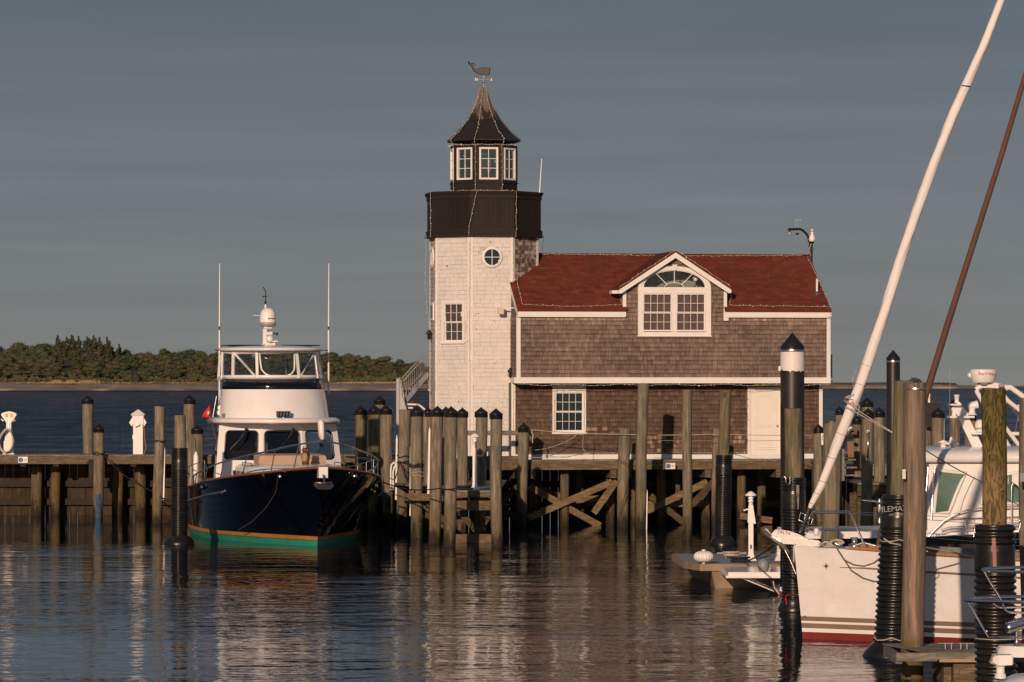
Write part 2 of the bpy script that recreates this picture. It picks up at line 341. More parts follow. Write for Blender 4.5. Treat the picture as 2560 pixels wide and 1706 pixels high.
# ================================================================ the shingled house
DK = 2.04
FH = frame(-.025, 120, 0, 9)
def hx(px, yl=0, py=1000): return fy(FH, px, py, yl).x
def hz(py, yl=0, px=1650): return fy(FH, px, py, yl).z
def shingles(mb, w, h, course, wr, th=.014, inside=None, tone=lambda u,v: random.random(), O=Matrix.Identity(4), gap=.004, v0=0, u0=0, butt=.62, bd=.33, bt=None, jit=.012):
    'wedge shingles on the plane y=0 (outward -y), x along, z up, in the frame O'
    n=int(math.ceil(h/course)); rt=random.random
    for i in range(n):
        za=v0+i*course; u=-rt()*wr[1]
        while u<w:
            ww=wr[0]+rt()*(wr[1]-wr[0]); a=max(0,u)+gap; b=min(w,u+ww)-gap; u+=ww
            if b-a<.02: continue
            if inside and not inside(u0+(a+b)/2, za+course*.5): continue
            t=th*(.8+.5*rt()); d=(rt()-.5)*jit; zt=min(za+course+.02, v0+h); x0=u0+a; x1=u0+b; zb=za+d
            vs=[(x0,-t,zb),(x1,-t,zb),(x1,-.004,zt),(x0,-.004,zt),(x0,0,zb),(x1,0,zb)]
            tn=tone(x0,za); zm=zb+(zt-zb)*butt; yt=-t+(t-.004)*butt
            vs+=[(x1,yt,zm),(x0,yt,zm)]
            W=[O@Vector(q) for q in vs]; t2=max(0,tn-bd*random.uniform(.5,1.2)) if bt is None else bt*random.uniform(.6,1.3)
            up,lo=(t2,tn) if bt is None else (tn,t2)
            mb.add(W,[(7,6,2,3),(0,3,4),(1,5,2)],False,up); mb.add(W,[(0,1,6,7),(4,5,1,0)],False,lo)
def wall_holes(mb, x0,x1,z0,z1,y0,y1,holes):
    xs=sorted({x0,x1,*[c for h in holes for c in (h[0],h[1])]}); zs=sorted({z0,z1,*[c for h in holes for c in (h[2],h[3])]})
    for i in range(len(xs)-1):
        za=None
        for j in range(len(zs)-1):
            cx=(xs[i]+xs[i+1])/2; cz=(zs[j]+zs[j+1])/2
            solid=not any(h[0]<cx<h[1] and h[2]<cz<h[3] for h in holes)
            if solid and za is None: za=zs[j]
            if not solid and za is not None: mb.bx(xs[i],xs[i+1],y0,y1,za,zs[j]); za=None
        if za is not None: mb.bx(xs[i],xs[i+1],y0,y1,za,z1)
def muntins(mb, x0,x1,z0,z1,cols,rows,y0,y1,wd=.018):
    for i in range(1,cols): x=x0+(x1-x0)*i/cols; mb.bx(x-wd/2,x+wd/2,y0,y1,z0,z1)
    for j in range(1,rows): z=z0+(z1-z0)*j/rows; mb.bx(x0,x1,y0-.001,y1+.001,z-wd/2,z+wd/2)
def double_hung(parent, xf, x0,x1,z0,z1, cols, rows, blind=None, casing=.1, name='window', yo=0, gl=None, trim=None, mats=None):
    'opening x0..x1,z0..z1 ; casing outside it; y into the wall'
    trim=trim or TRIM; c=casing; m=MB(xf); zm=(z0+z1)/2; s=.027
    m.bx(x0-c,x0,yo-.045,yo+.10,z0-c,z1+c); m.bx(x1,x1+c,yo-.045,yo+.10,z0-c,z1+c)
    m.bx(x0,x1,yo-.044,yo+.10,z1,z1+c); m.bx(x0-c-.02,x1+c+.02,yo-.075,yo-.046,z0-c,z0-c+.05); m.bx(x0,x1,yo-.044,yo+.10,z0-c,z0)
    for a,b,yy in ((z0,zm,0.03),(zm,z1,.0)):
        m.bx(x0,x0+s,yo+yy-.02,yo+yy+.02,a,b); m.bx(x1-s,x1,yo+yy-.02,yo+yy+.02,a,b)
        m.bx(x0+s,x1-s,yo+yy-.022,yo+yy+.022,a,a+s); m.bx(x0+s,x1-s,yo+yy-.021,yo+yy+.021,b-s,b)
        muntins(m,x0+s,x1-s,a+s,b-s,cols,rows,yo+yy-.012,yo+yy+.006,.013)
    o=m.build(name,trim,parent)
    g=MB(xf); g.bx(x0+s,x1-s,yo+.032,yo+.037,z0+s,zm-s); g.bx(x0+s,x1-s,yo+.004,yo+.009,zm+s,z1-s); g.build('pane',gl or GLASS,o)
    if blind:
        b=MB(xf); n=int((x1-x0)/.035)
        for i in range(n):
            a=x0+(x1-x0)*i/n; b.add([(a,yo+.085,z0),(a+.036,yo+.072,z0),(a+.036,yo+.072,z1),(a,yo+.085,z1)],[(0,1,2,3)])
        b.build('blind',blind,o)
    return o
house = thing('harbour_house', FH@Matrix.Translation((0,0,DK)), 'two-storey brown shingled harbour house with red roof and arched dormer window', 'house')
YU=-.7; HD=5.1
XL=hx(1279); XR=hx(2055,0); XUL=hx(1293,YU); XUR=hx(2074,YU)
ZB1=hz(944,YU); ZB0=hz(957,YU); ZE=hz(776,YU); ZF0=hz(791,YU); ZSK=hz(1136,0)
# lower wall
lwx0,lwx1=hx(1388.5),hx(1457); lwz0,lwz1=hz(1077.5),hz(981.5)
dx0,dx1=hx(1874.5),hx(1951); dz1=hz(975.5); dz0=hz(1140.5)
m=MB(FH); wall_holes(m,XL,XR,DK-.05,ZB0,.004,.14,[(lwx0,lwx1,lwz0,lwz1),(dx0,dx1,DK-.05,dz1)])
m.bx(XL,XL+.14,.14,HD,DK-.05,ZB0); m.bx(XR-.14,XR,.14,HD,DK-.05,ZB0); m.bx(XL,XR,HD,HD+.14,DK-.05,ZB0); m.bx(XL+.15,XR-.15,.15,HD-.01,DK-.04,DK)
m.build('wall',SHADE,house)
m=MB(FH)
def ins_low(x,z): return not(lwx0-.12<x<lwx1+.12 and z>lwz0-.14) and not(dx0-.08<x<dx1+.09) 
def tone_low(u,v):
    r=random.random(); base=.38+.30*r
    if v<2.95 and noise2(u*.55+3,v*1.3)>.30 and r>.45: base=.68+.22*r
    return base
from mathutils import noise as mn
def noise2(a,b): return mn.noise(Vector((a,b,1.7)))
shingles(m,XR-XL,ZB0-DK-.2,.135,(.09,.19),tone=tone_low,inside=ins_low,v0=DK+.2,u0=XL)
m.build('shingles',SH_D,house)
m=MB(FH)   # boards of the lower storey
m.bx(XL-.01,XL+.11,-.04,.02,DK+.0,ZB0); m.bx(XR-.1,XR+.01,-.04,.02,DK,ZB0)
m.bx(XL+.11,dx0-.08,-.05,.02,DK+.01,ZSK+.0); m.bx(dx1+.09,XR-.1,-.05,.02,DK+.01,ZSK); m.bx(XL-.03,XR+.03,-.06,.0,DK-.06,DK+.008)
m.bx(lwx0-.1,lwx1+.1,-.03,.002,lwz1+.11,ZB0)
m.build('trim_boards',TRIM,house)
double_hung(house,FH,lwx0,lwx1,lwz0,lwz1,4,2,casing=.095,gl=GLASSB)
# door
m=MB(FH); m.bx(dx0-.08,dx0,-.05,.1,DK+.01,dz1+.09); m.bx(dx1,dx1+.08,-.05,.1,DK+.01,dz1+.09); m.bx(dx0,dx1,-.05,.1,dz1,dz1+.09); m.bx(dx0,dx1,-.06,.1,DK+.012,DK+.1)
m.build('door_frame',TRIM,house)
DOORM=simple('cream_door_paint',(.74,.71,.63),.45,var=.03)
m=MB(FH); m.bx(dx0+.005,dx1-.005,.0,.045,DK+.105,dz1-.004)
dw=dx1-dx0; a,b=dx0+.14,dx1-.14
def recess(poly,y=-.012):   # raised panel moulding as closed ring tubes
    m.tube([(x,-.002,z) for x,z in poly]+[(poly[0][0],-.002,poly[0][1])],.011,6)
recess([(a,DK+.28),(b,DK+.28),(b,DK+.82),(a,DK+.82)])
recess([(a,DK+.98),(b,DK+.98),(b,dz1-.28)]+[(b-(b-a)*k/10,dz1-.28+.10*math.sin(math.pi*k/10)) for k in range(1,10)]+[(a,dz1-.28)])
recess([(a+.06,DK+.34),(b-.06,DK+.34),(b-.06,DK+.76),(a+.06,DK+.76)])
recess([(a+.06,DK+1.04),(b-.06,DK+1.04),(b-.06,dz1-.3),(a+.06,dz1-.3)])
dr=m.build('door',DOORM,house)
m=MB(FH); m.sphere((hx(1942.5),-.05,hz(1065.5)),.032,10); m.cyl((hx(1942.5),.0,hz(1065.5)),(hx(1942.5),-.04,hz(1065.5)),.012); m.build('door_knob',GOLD,dr)
for zz in (.35,1.0,1.7): m=MB(FH); m.bx(dx0-.012,dx0+.012,-.012,-.001,DK+zz,DK+zz+.09); m.build('hinge',ALU,dr)
m=MB(FH); m.bx(dx0-.02,dx1+.05,-.5,-.3,ZB0-.1,ZB0-.05); m.tube([(dx0+.3,-.42,ZB0-.08),(dx0+.3,-.42,ZB0)],.03); m.build('porch_lamp',GOLD,house)
# upper storey
HWX0,HWX1=hx(1594.3,YU),hx(1776.5,YU); HWZ0=hz(839.5,YU); ZTR=hz(718.5,YU); ZSP=hz(722,YU); ZTOP=hz(666,YU)
GLX0,GLX1=hx(1608,YU),hx(1762,YU)
cxw=(HWX0+HWX1)/2; aw=(HWX1-HWX0)/2; ah=ZTOP-ZSP
DX0,DX1=hx(1558,YU),hx(1816,YU)     # dormer cheeks
ZEE=ZE+.02
APX=hx(1689,YU-.25); APZ=hz(629,YU-.25)
def gable_z(x): # underside of dormer rake
    zl=hz(724,YU-.25); xl=hx(1546,YU-.25); s=(APZ-zl)/(APX-xl); return APZ-.16-abs(x-APX)*s
m=MB(FH); wall_holes(m,XUL,XUR,ZB0+.01,ZF0+.05,YU+.004,YU+.14,[(HWX0+.05,HWX1-.05,HWZ0+.05,ZF0+.06)])
m.bx(XUL,XUL+.14,YU+.14,HD+.1,ZB0+.01,ZF0+.05); m.bx(XUR-.14,XUR,YU+.14,HD+.1,ZB0+.01,ZF0+.05); m.bx(XUL,XUR,HD-.1,HD+.1,ZB0,ZF0+.05)
m.bx(XUL+.14,XUR-.14,YU+.14,HD-.1,ZB0,ZB0+.06)
nst=48
ydc_=(YU-.16)+(hz(724,YU)-ZE-.02)/(hz(636,2.18)-ZE-.02)*(2.18-YU+.16)
for i in range(nst):     # dormer front wall in strips that leave the arched opening free
    xa=DX0+(DX1-DX0)*i/nst; xb=DX0+(DX1-DX0)*(i+1)/nst; xm=(xa+xb)/2; zt=gable_z(xm)+.05; zb=ZF0+.05
    if HWX0+.05<xm<HWX1-.05:
        q=1-((xm-cxw)/(aw-.05))**2; zb=ZSP+ah*math.sqrt(max(0,q))-.04
        zb=max(zb,ZF0+.05)
    if zt>zb+.01: m.bx(xa,xb,YU+.005,YU+.14,zb,zt)
for xx in (DX0,DX1-.12): m.bx(xx,xx+.12,YU+.14,ydc_,ZF0+.05,hz(724,YU)-.02)
# gable end triangles
RY=2.18; ZR=hz(636,RY)
for xx in (XUL+.01,XUR-.15): m.add([(xx,YU,ZF0),(xx,HD,ZF0),(xx,RY,ZR-.1),(xx+.14,YU,ZF0),(xx+.14,HD,ZF0),(xx+.14,RY,ZR-.1)],[(0,2,1),(3,4,5),(0,3,5,2),(1,2,5,4)])
m.build('wall',SHADE,house)
def in_arch(x,z,g=0):
    if not(HWX0-g<x<HWX1+g): return False
    if z<ZSP: return z>HWZ0-g
    return ((x-cxw)/(aw+g))**2+((z-ZSP)/(ah+g))**2<1
def ins_up(x,z):
    if in_arch(x,z,-.03): return False
    if z>ZF0-.03: return DX0+.06<x<DX1-.06 and z<gable_z(x)
    return True
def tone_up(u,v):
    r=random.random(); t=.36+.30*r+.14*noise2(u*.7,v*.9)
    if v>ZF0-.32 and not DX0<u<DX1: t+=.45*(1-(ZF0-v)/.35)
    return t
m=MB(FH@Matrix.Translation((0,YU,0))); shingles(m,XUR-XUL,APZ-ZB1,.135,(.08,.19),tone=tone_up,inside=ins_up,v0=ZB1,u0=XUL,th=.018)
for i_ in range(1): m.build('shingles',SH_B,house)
m=MB()
Me=Matrix.Rotation(R(-90),4,'Z')   # left end wall
m.xf=FH@Matrix.Translation((XUL,YU,0))@Matrix.Rotation(R(-90),4,'Z')@Matrix.Scale(-1,4,(1,0,0))
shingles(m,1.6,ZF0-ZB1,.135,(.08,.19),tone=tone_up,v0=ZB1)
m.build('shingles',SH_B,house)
m=MB(FH); y0=YU-.03
m.bx(XUL-.02,XUL+.1,y0-.006,YU+.01,ZB1,ZF0+.02); m.bx(XUR-.1,XUR+.02,y0-.006,YU+.01,ZB1,ZF0+.02)
m.bx(XUL-.1,XUR+.02,y0-.02,YU+.012,ZB0-.02,ZB1)
m.bx(XUL-.018,XUL,YU+.01,HD,ZB0-.02,ZB1); m.bx(XUL-.018,XUL+.0,YU+.008,YU+.12,ZB1,ZF0)
XE0=hx(1293,YU-.15)-.0; XE1=hx(2079,YU-.15)
dl=hx(1565,YU-.1); drr=hx(1812,YU-.1)
m.bx(XE0,dl,YU-.13,YU-.032,ZF0,ZE+.01); m.bx(drr,XE1-.04,YU-.13,YU-.032,ZF0,ZE+.01)
m.bx(XE0,dl-.01,YU-.131,YU+.0,ZF0-.035,ZF0-.001); m.bx(drr+.01,XE1-.06,YU-.131,YU+.0,ZF0-.035,ZF0-.001)
m.bx(drr-.03,drr+.12,YU-.10,YU+.0,hz(802,YU),ZF0+.1)
m.bx(DX0,DX0+.09,YU-.035,YU+.01,ZE-.02,hz(724,YU)); m.bx(DX1-.09,DX1,YU-.035,YU+.01,ZF0-.06,hz(727,YU))
m.bx(DX0-.012,DX0,YU-.03,YU+.1,ZE,hz(724,YU)); m.bx(DX1,DX1+.012,YU-.03,YU+.1,ZE,hz(727,YU))
m.build('trim_boards',TRIM,house)
m=MB(FH); m.bx(XL+.0,XR,YU+.02,.0,ZB0-.018,ZB0+.0); m.build('soffit',simple('grey_soffit',(.30,.27,.24),.8),house)
# arched window
m=MB(FH); NA=28
def arc(a_,h_,zc=ZSP,n=NA): return [(cxw+a_*math.cos(math.pi*i/n), zc+h_*math.sin(math.pi*i/n)) for i in range(n+1)]
yy0,yy1=YU-.075,YU+.03; cs=.115
o_=arc(aw,ah); i_=arc(aw-cs,ah-cs)
for k in range(NA):
    m.add([(x,y,z) for y in (yy0,yy1) for x,z in (o_[k],o_[k+1],i_[k+1],i_[k])],[(0,1,2,3),(7,6,5,4),(0,4,5,1),(3,2,6,7)])
g_=arc(GLX1-cxw,ah-cs-.07,ZTR+.0); j_=arc(aw-cs+.0,ah-cs,ZSP)
for k in range(NA):
    m.add([(x,y,z) for y in (yy0+.03,yy1) for x,z in (j_[k],j_[k+1],g_[k+1],g_[k])],[(0,1,2,3),(7,6,5,4),(0,4,5,1),(3,2,6,7)])
m.bx(HWX0,HWX0+cs,yy0,yy1,HWZ0,ZSP); m.bx(HWX1-cs,HWX1,yy0,yy1,HWZ0,ZSP); m.bx(HWX0+cs,HWX1-cs,yy0+.002,yy1,HWZ0,HWZ0+.11)
m.bx(HWX0-.03,HWX1+.03,yy0-.02,yy1,HWZ0-.03,HWZ0)
ZW1=hz(735,YU); ZW0=hz(829,YU)
m.bx(HWX0+cs,HWX1-cs,yy0+.002,yy1,ZW1,ZTR); m.bx(HWX0+cs,GLX0,yy0+.003,yy1,HWZ0+.11,ZW1); m.bx(GLX1,HWX1-cs,yy0+.003,yy1,HWZ0+.11,ZW1)
xm0,xm1=hx(1678.5,YU),hx(1691.5,YU); m.bx(xm0,xm1,yy0+.002,yy1,HWZ0+.11,ZW1)
m.prism([(cxw-.05,ZTOP-.13),(cxw+.05,ZTOP-.13),(cxw+.075,ZTOP+.05),(cxw-.075,ZTOP+.05)],yy0-.03,yy1-.01)
A=(GLX1-cxw); B=ah-cs-.07
for an in (36,90,144):
    ca,sa=math.cos(R(an)),math.sin(R(an)); q=1/math.sqrt((ca/A)**2+(sa/B)**2)
    m.beam((cxw+.28*ca,YU-.02,ZTR+.13*sa),(cxw+q*ca,YU-.02,ZTR+q*sa),.02,.02,(0,1,0))
m.tube([(cxw+.30*math.cos(math.pi*i/14),YU-.02,ZTR+.14*math.sin(math.pi*i/14)) for i in range(15)],.011,6)
bw=m.build('arched_window',TRIM,house)
m=MB(FH); m.prism([(x,z) for x,z in g_],YU+.0,YU+.005); m.build('pane',GLASS,bw)
for xa,xb in ((GLX0,xm0),(xm1,GLX1)):
    double_hung(bw,FH,xa,xb,ZW0,ZW1,4,2,blind=BLIND,casing=.002,yo=YU-.02,name='window_sash')
m=MB(FH); m.prism([(DX0+.15,ZW0-.3),(DX1-.15,ZW0-.3),(DX1-.15,ZEE+.45),(APX,APZ-.35),(DX0+.15,ZEE+.45)],YU+.9,YU+.95); m.build('room_wall',simple('room_green_wall',(.20,.22,.18),.8,var=.3),bw)
m=MB(FH); m.sphere((cxw+.75,YU+.4,ZTR+.3),.09,10,1.3); m.sphere((cxw-.1,YU+.4,ZTR+.52),.05,8,1); m.build('ceiling_lamp',PLAST,bw)
# roof
def roof_plane(mb, y0,z0,y1,z1,x0,x1,inside=None,side=1):
    ln=math.hypot(y1-y0,z1-z0); an=math.atan2(z1-z0,(y1-y0)*side)
    if side>0: O=Matrix.Translation((x0,y0,z0))@Matrix.Rotation(-(math.pi/2-an),4,'X')
    else: O=Matrix.Translation((x1,y0,z0))@Matrix.Rotation(math.pi,4,'Z')@Matrix.Rotation(-(math.pi/2-an),4,'X')
    f=(lambda u,v: inside(x0+u,y0+v/ln*(y1-y0))) if inside else None
    def tn(u,v): return .33+.42*random.random()+.14*noise2(u*3,v*8)
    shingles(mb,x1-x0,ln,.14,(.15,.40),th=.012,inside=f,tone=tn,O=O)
YE=YU-.16; XRR=XUR+.1
RL=XUL-.02
dsl=(APZ-hz(724,YU-.25))/(APX-hx(1546,YU-.25))
def main_z(y): return ZEE+(y-YE)/(RY-YE)*(ZR-ZEE)
def not_dormer(x,y):
    zd=APZ-.02-abs(x-APX)*dsl
    return not (DX0-.02<x<DX1+.02 and main_z(y)<zd-.0)
m=MB(FH)
th=.07
def sheet(y0,z0,y1,z1,x0,x1): m.add([(x0,y0,z0),(x1,y0,z0),(x1,y1,z1),(x0,y1,z1),(x0,y0,z0-th),(x1,y0,z0-th),(x1,y1,z1-th),(x0,y1,z1-th)],[(0,1,2,3),(7,6,5,4),(0,4,5,1),(1,5,6,2),(3,7,4,0)],tone=.2)
sheet(YE,ZEE,RY,ZR,RL,dl); sheet(YE,ZEE,RY,ZR,drr,XE1)
ydc=YE+(hz(724,YU)-ZEE)/(ZR-ZEE)*(RY-YE)
sheet(ydc+.3,main_z(ydc+.3),RY,ZR,dl,drr)
m.add([(RL,2*RY-YE,ZEE),(XE1,2*RY-YE,ZEE),(XE1,RY,ZR),(RL,RY,ZR)],[(1,0,3,2)],tone=.3)
roof_plane(m,YE,ZEE,RY,ZR,RL,XE1,not_dormer)
m.beam((RL,RY,ZR+.0),(XE1,RY,ZR+.0),.22,.03,tone=.35)
rf=m.build('roof',SH_R,house)
m=MB(FH)   # dormer roof: two planes running back into the main roof
yf=YU-.27
for sgn in (-1,1):
    hw=(APX-hx(1546,YU-.25)) if sgn<0 else (hx(1828,YU-.25)-APX)
    ze=APZ-hw*dsl
    yb_e=YE+(ze-ZEE)/(ZR-ZEE)*(RY-YE); yb_r=RY-.02
    p=[(APX,yf,APZ+.03),(APX+sgn*hw,yf,ze+.03),(APX+sgn*hw,max(yb_e,yf+.05),ze+.03),(APX,yb_r,APZ+.03)]
    q=[(a,b,c-.06) for a,b,c in p]
    m.add(p+q,[(0,1,2,3) if sgn<0 else (3,2,1,0),(7,6,5,4),(0,4,5,1),(1,5,6,2)],tone=.3)
    # tabs
    for i in range(int(hw/.14*1.18)):
        z=i*.14/1.18
        m.add([(APX+sgn*(hw-z),yf-.01,ze+.045+z*dsl),(APX+sgn*(hw-z),yf+2.4,ze+.045+z*dsl),(APX+sgn*(hw-z-.13),yf+2.6,ze+.034+(z+.12)*dsl),(APX+sgn*(hw-z-.13),yf-.01,ze+.034+(z+.12)*dsl)],[(0,1,2,3) if sgn>0 else (3,2,1,0)],tone=.3+.4*random.random())
m.build('dormer_roof',SH_R,rf)
m=MB(FH)
for sgn,pxe in ((-1,1546),(1,1828)):
    xe=hx(pxe,YU-.25); ze=APZ-abs(APX-xe)*dsl
    m.add([(x,y,z) for y in (yf+.005,yf+.05) for x,z in ((APX,APZ-.02),(xe,ze-.02),(xe,ze-.13),(xe-sgn*.09,ze-.13),(APX,APZ-.20))],[(0,1,2,3,4),(9,8,7,6,5),(0,5,6,1),(1,6,7,2),(2,7,8,3),(3,8,9,4)])
    m.add([(x,y,z) for y in (yf+.05,YU+.0) for x,z in ((APX,APZ-.06),(xe,ze-.06),(xe,ze-.09),(APX,APZ-.09))],[(0,1,2,3),(7,6,5,4),(0,4,5,1),(3,2,6,7)])
xl=hx(1546,YU-.25); m.bx(xl-.17,xl+.02,YU-.1,YU+.35,APZ-abs(APX-xl)*dsl-.13,APZ-abs(APX-xl)*dsl-.03)
m.build('rake_board',TRIM,rf)
m=MB(FH)   # gutter return: white rake on left gable
for x_ in (RL-.012,XE1-.03):
    m.add([(x,y,z) for x in (x_,x_+.03) for y,z in ((YE+.03,ZEE-.03),(RY,ZR-.03),(RY,ZR-.2),(YE+.03,ZEE-.2))],[(0,1,2,3),(7,6,5,4),(0,4,5,1),(3,2,6,7),(0,3,7,4)])
m.build('rake_board',TRIM,rf)
# vent pipe
vy=YE+ (hz(733,0)-ZEE)/(ZR-ZEE)*(RY-YE); v=fy(FH,2042.5,733,vy)
m=MB(FH); m.cyl((v.x,vy,v.z),(v.x,vy,v.z+.44),.035); vp=m.build('vent_pipe',PLAST,house)
m=MB(FH); m.lathe((v.x,vy,v.z-.02),[(.13,-.03),(.11,.02),(.05,.07),(.05,.09)],16); m.build('pipe_flashing',ALU,vp)
# dark louvred shutter at the far corner
m=MB(FH@Matrix.Translation((XUR+.02,YU+.4,0))); z0,z1=hz(942,YU),hz(887,YU)
m.bx(0,.13,0,.04,z0,z1); 
for i in range(14): m.beam((.005,-.01,z0+.03+i*.046),(.125,-.01,z0+.03+i*.046),.03,.012)
sh=m.build('shutter',GREENSH,house)
m=MB(FH@Matrix.Translation((XUR+.02,YU+.4,0))); m.bx(.13,.165,-.02,.06,z0-.02,z1+.02); m.bx(.0,.22,-.03,.05,z0-.04,z0-.02); m.tube([(.0,0,z0-.12),(.06,0,z0-.16),(.18,0,z0-.14)],.02); m.build('shutter_frame',ALU,sh)
# ================================================================ lighthouse tower
TCX,TCY=-.52,2.21
FT=FH@Matrix.Translation((TCX,TCY,0))
tower=thing('lighthouse_tower', FT@Matrix.Translation((0,0,DK)), 'white shingled octagonal lighthouse tower with black gallery and lantern room', 'lighthouse')
RW=1.745; ap=RW*math.cos(R(22.5)); side=2*RW*math.sin(R(22.5))
def tz(py,r=0): # height of pixel row at the tower, r = distance in front of axis
    return H+(HOR-py)/F*(122.1-r)
ZG0=tz(588,1.6); ZG1=tz(477,1.7)
def octv(r,k,c=(0,0)): a=R(-90+22.5+45*k); return (c[0]+r*math.cos(a), c[1]+r*math.sin(a))
def octo(mb,r,z0,z1,r1=None,tone=None):
    r1=r if r1 is None else r1
    mb.loft([[(*octv(r,k),z0) for k in range(8)],[(*octv(r1,k),z1) for k in range(8)]],True,True,False,tone)
def facef(k,r):   # frame of face k (k=0 front, -1 left-front, 1 right-front): x along, y inward, origin at face left bottom
    a=45*k; return FT@Matrix.Rotation(R(a),4,'Z')@Matrix.Translation((-r*math.sin(R(22.5)),-r*math.cos(R(22.5)),0))
# window positions on face -1 and face 0
Ff=facef(0,RW); Fl=facef(-1,RW); Fll=facef(-2,RW)
def fpx(M,px,py): q=fy(M,px,py,0); return q.x,q.z
wa,wz1=fpx(Fl,1111.5,759.5); wb,wz0=fpx(Fl,1157.5,852.5)
rc_,rz=fpx(Ff,1230,643.3); rr=.26
m=MB()
for k in range(8):
    m.xf=facef(k,RW); hol=[]
    if k==7: hol=[(wa,wb,wz0,wz1)]
    if k==0: hol=[(rc_-rr,rc_+rr,rz-rr,rz+rr)]
    wall_holes(m,.0,side,DK-.05,ZG0+.02,.004,.12,hol)
m.xf=FT; octo(m,RW-.15,DK-.04,DK); octo(m,RW-.15,ZG0-.02,ZG0)
m.build('wall',simple('off_white_wall',(.5,.48,.44),.7),tower)
def mk(k,mat,tonef,inside=None,z0=DK+.12,z1=None,wr=(.2,.34),course=.134):
    m=MB(facef(k,RW)); shingles(m,side-.17,(z1 or ZG0)-z0,course,wr,th=.013,inside=inside,tone=tonef,v0=z0,u0=.085,gap=.004,butt=.11,bt=.33,jit=.005)
    return m.build('shingles',mat,tower)
rnd=lambda u,v:.45+.5*random.random()
mk(0,SH_W,rnd,lambda x,z:(x-rc_)**2+(z-rz)**2>(rr+.10)**2)
mk(-1,SH_W,rnd,lambda x,z:not(wa-.05<x<wb+.05 and wz0-.05<z<wz1+.05))
mk(-2,SH_WS,rnd); mk(-3,SH_WS,rnd); rnp=lambda u,v:.05+.62*random.random()
mk(1,SH_P,rnp,z0=4.5,wr=(.1,.2)); mk(2,SH_P,rnp,z0=6.5,wr=(.1,.2))
m=MB(); 
for k in range(8):
    m.xf=facef(k,RW); m.bx(0,.085,-.022,.003,DK+.001*k,ZG0); m.bx(side-.085,side,-.022,.003,DK+.001*k,ZG0); m.bx(.085,side-.085,-.03,.003,DK+.01,DK+.13)
m.build('corner_board',simple('white_corner_paint',(.72,.69,.65),.6,var=.08,scale=3,dirt=(5,.62,(.45,.40,.34))),tower)
double_hung(tower,Fl,wa,wb,wz0,wz1,3,2,blind=BLIND,casing=.09)
# round window
m=MB(Ff); n=28
def ring(mb,c,z,r0,r1,y0,y1,n=28,sx=1):
    for i in range(n):
        a,b=2*math.pi*i/n,2*math.pi*(i+1)/n
        q=[(c+sx*r*math.cos(t),z+r*math.sin(t)) for r,t in ((r1,a),(r1,b),(r0,b),(r0,a))]
        mb.add([(x,y,zz) for y in (y0,y1) for x,zz in q],[(3,2,1,0),(4,5,6,7),(0,1,5,4),(7,6,2,3)],True)
ring(m,rc_,rz,rr-.012,.33,-.03,.003); ring(m,rc_,rz,rr-.012,rr,-.05,.05)
m.bx(rc_-.010,rc_+.010,-.02,0,rz-rr,rz+rr); m.bx(rc_-rr,rc_+rr,-.021,.001,rz-.010,rz+.010)
rw=m.build('round_window',TRIM,tower)
m=MB(Ff); m.prism([(rc_+rr*math.cos(2*math.pi*i/n),rz+rr*math.sin(2*math.pi*i/n)) for i in range(n)],.012,.017); m.build('pane',GLASSB,rw)
# oval and narrow window on the far-left face
q=fy(Fll,1081.5,645,0); m=MB(Fll); ring(m,side/2,q.z,.24,.34,-.06,.0); m.build('round_window',TRIM,tower)
m=MB(Fll); z0,z1=fy(Fll,1081,802,0).z,fy(Fll,1081,758,0).z; m.bx(side/2-.32,side/2+.32,-.05,.0,z0,z1); ww=m.build('window',TRIM,tower)
m=MB(Fll); m.bx(side/2-.24,side/2+.24,-.056,-.051,z0+.08,z1-.08); m.build('pane',GLASSB,ww)
# gallery: black clapboard drum with rails
m=MB(FT); RG=1.87
octo(m,RG-.05,ZG0+.0,ZG1-.02,tone=.4)
gl=m.build('gallery_wall',BKCL,tower)
m=MB()
gs=2*(RG-.05)*math.sin(R(22.5))
for k in range(8):
    m.xf=facef(k,RG-.05); nb=22
    for i in range(nb): a=gs*i/nb; m.bx(a+.006,a+gs/nb-.006,-.02,.0,ZG0+.2,ZG1-.22,tone=.25+.5*random.random())
m.build('gallery_boards',BKCL,gl)
m=MB(FT)
octo(m,RG+.02,ZG0-.01,ZG0+.17,RG+.02,tone=.35); octo(m,RG+.05,ZG0-.04,ZG0-.0,tone=.5); octo(m,RG-.02,ZG0+.17,ZG0+.2,tone=.6)
octo(m,RG+.0,ZG1-.23,ZG1-.1,tone=.4); octo(m,RG+.03,ZG1-.1,ZG1-.03,RG+.05,tone=.55); octo(m,RG+.05,ZG1-.03,ZG1,tone=.35)
m.build('gallery_moulding',BKCL,gl)
m=MB()
for k in range(8): m.xf=facef(k,RG+.005); m.bx(.0,.06,-.015,.01,ZG0,ZG1-.05,tone=.5); m.bx(gs-.03,gs+.025,-.015,.01,ZG0,ZG1-.05,tone=.5)
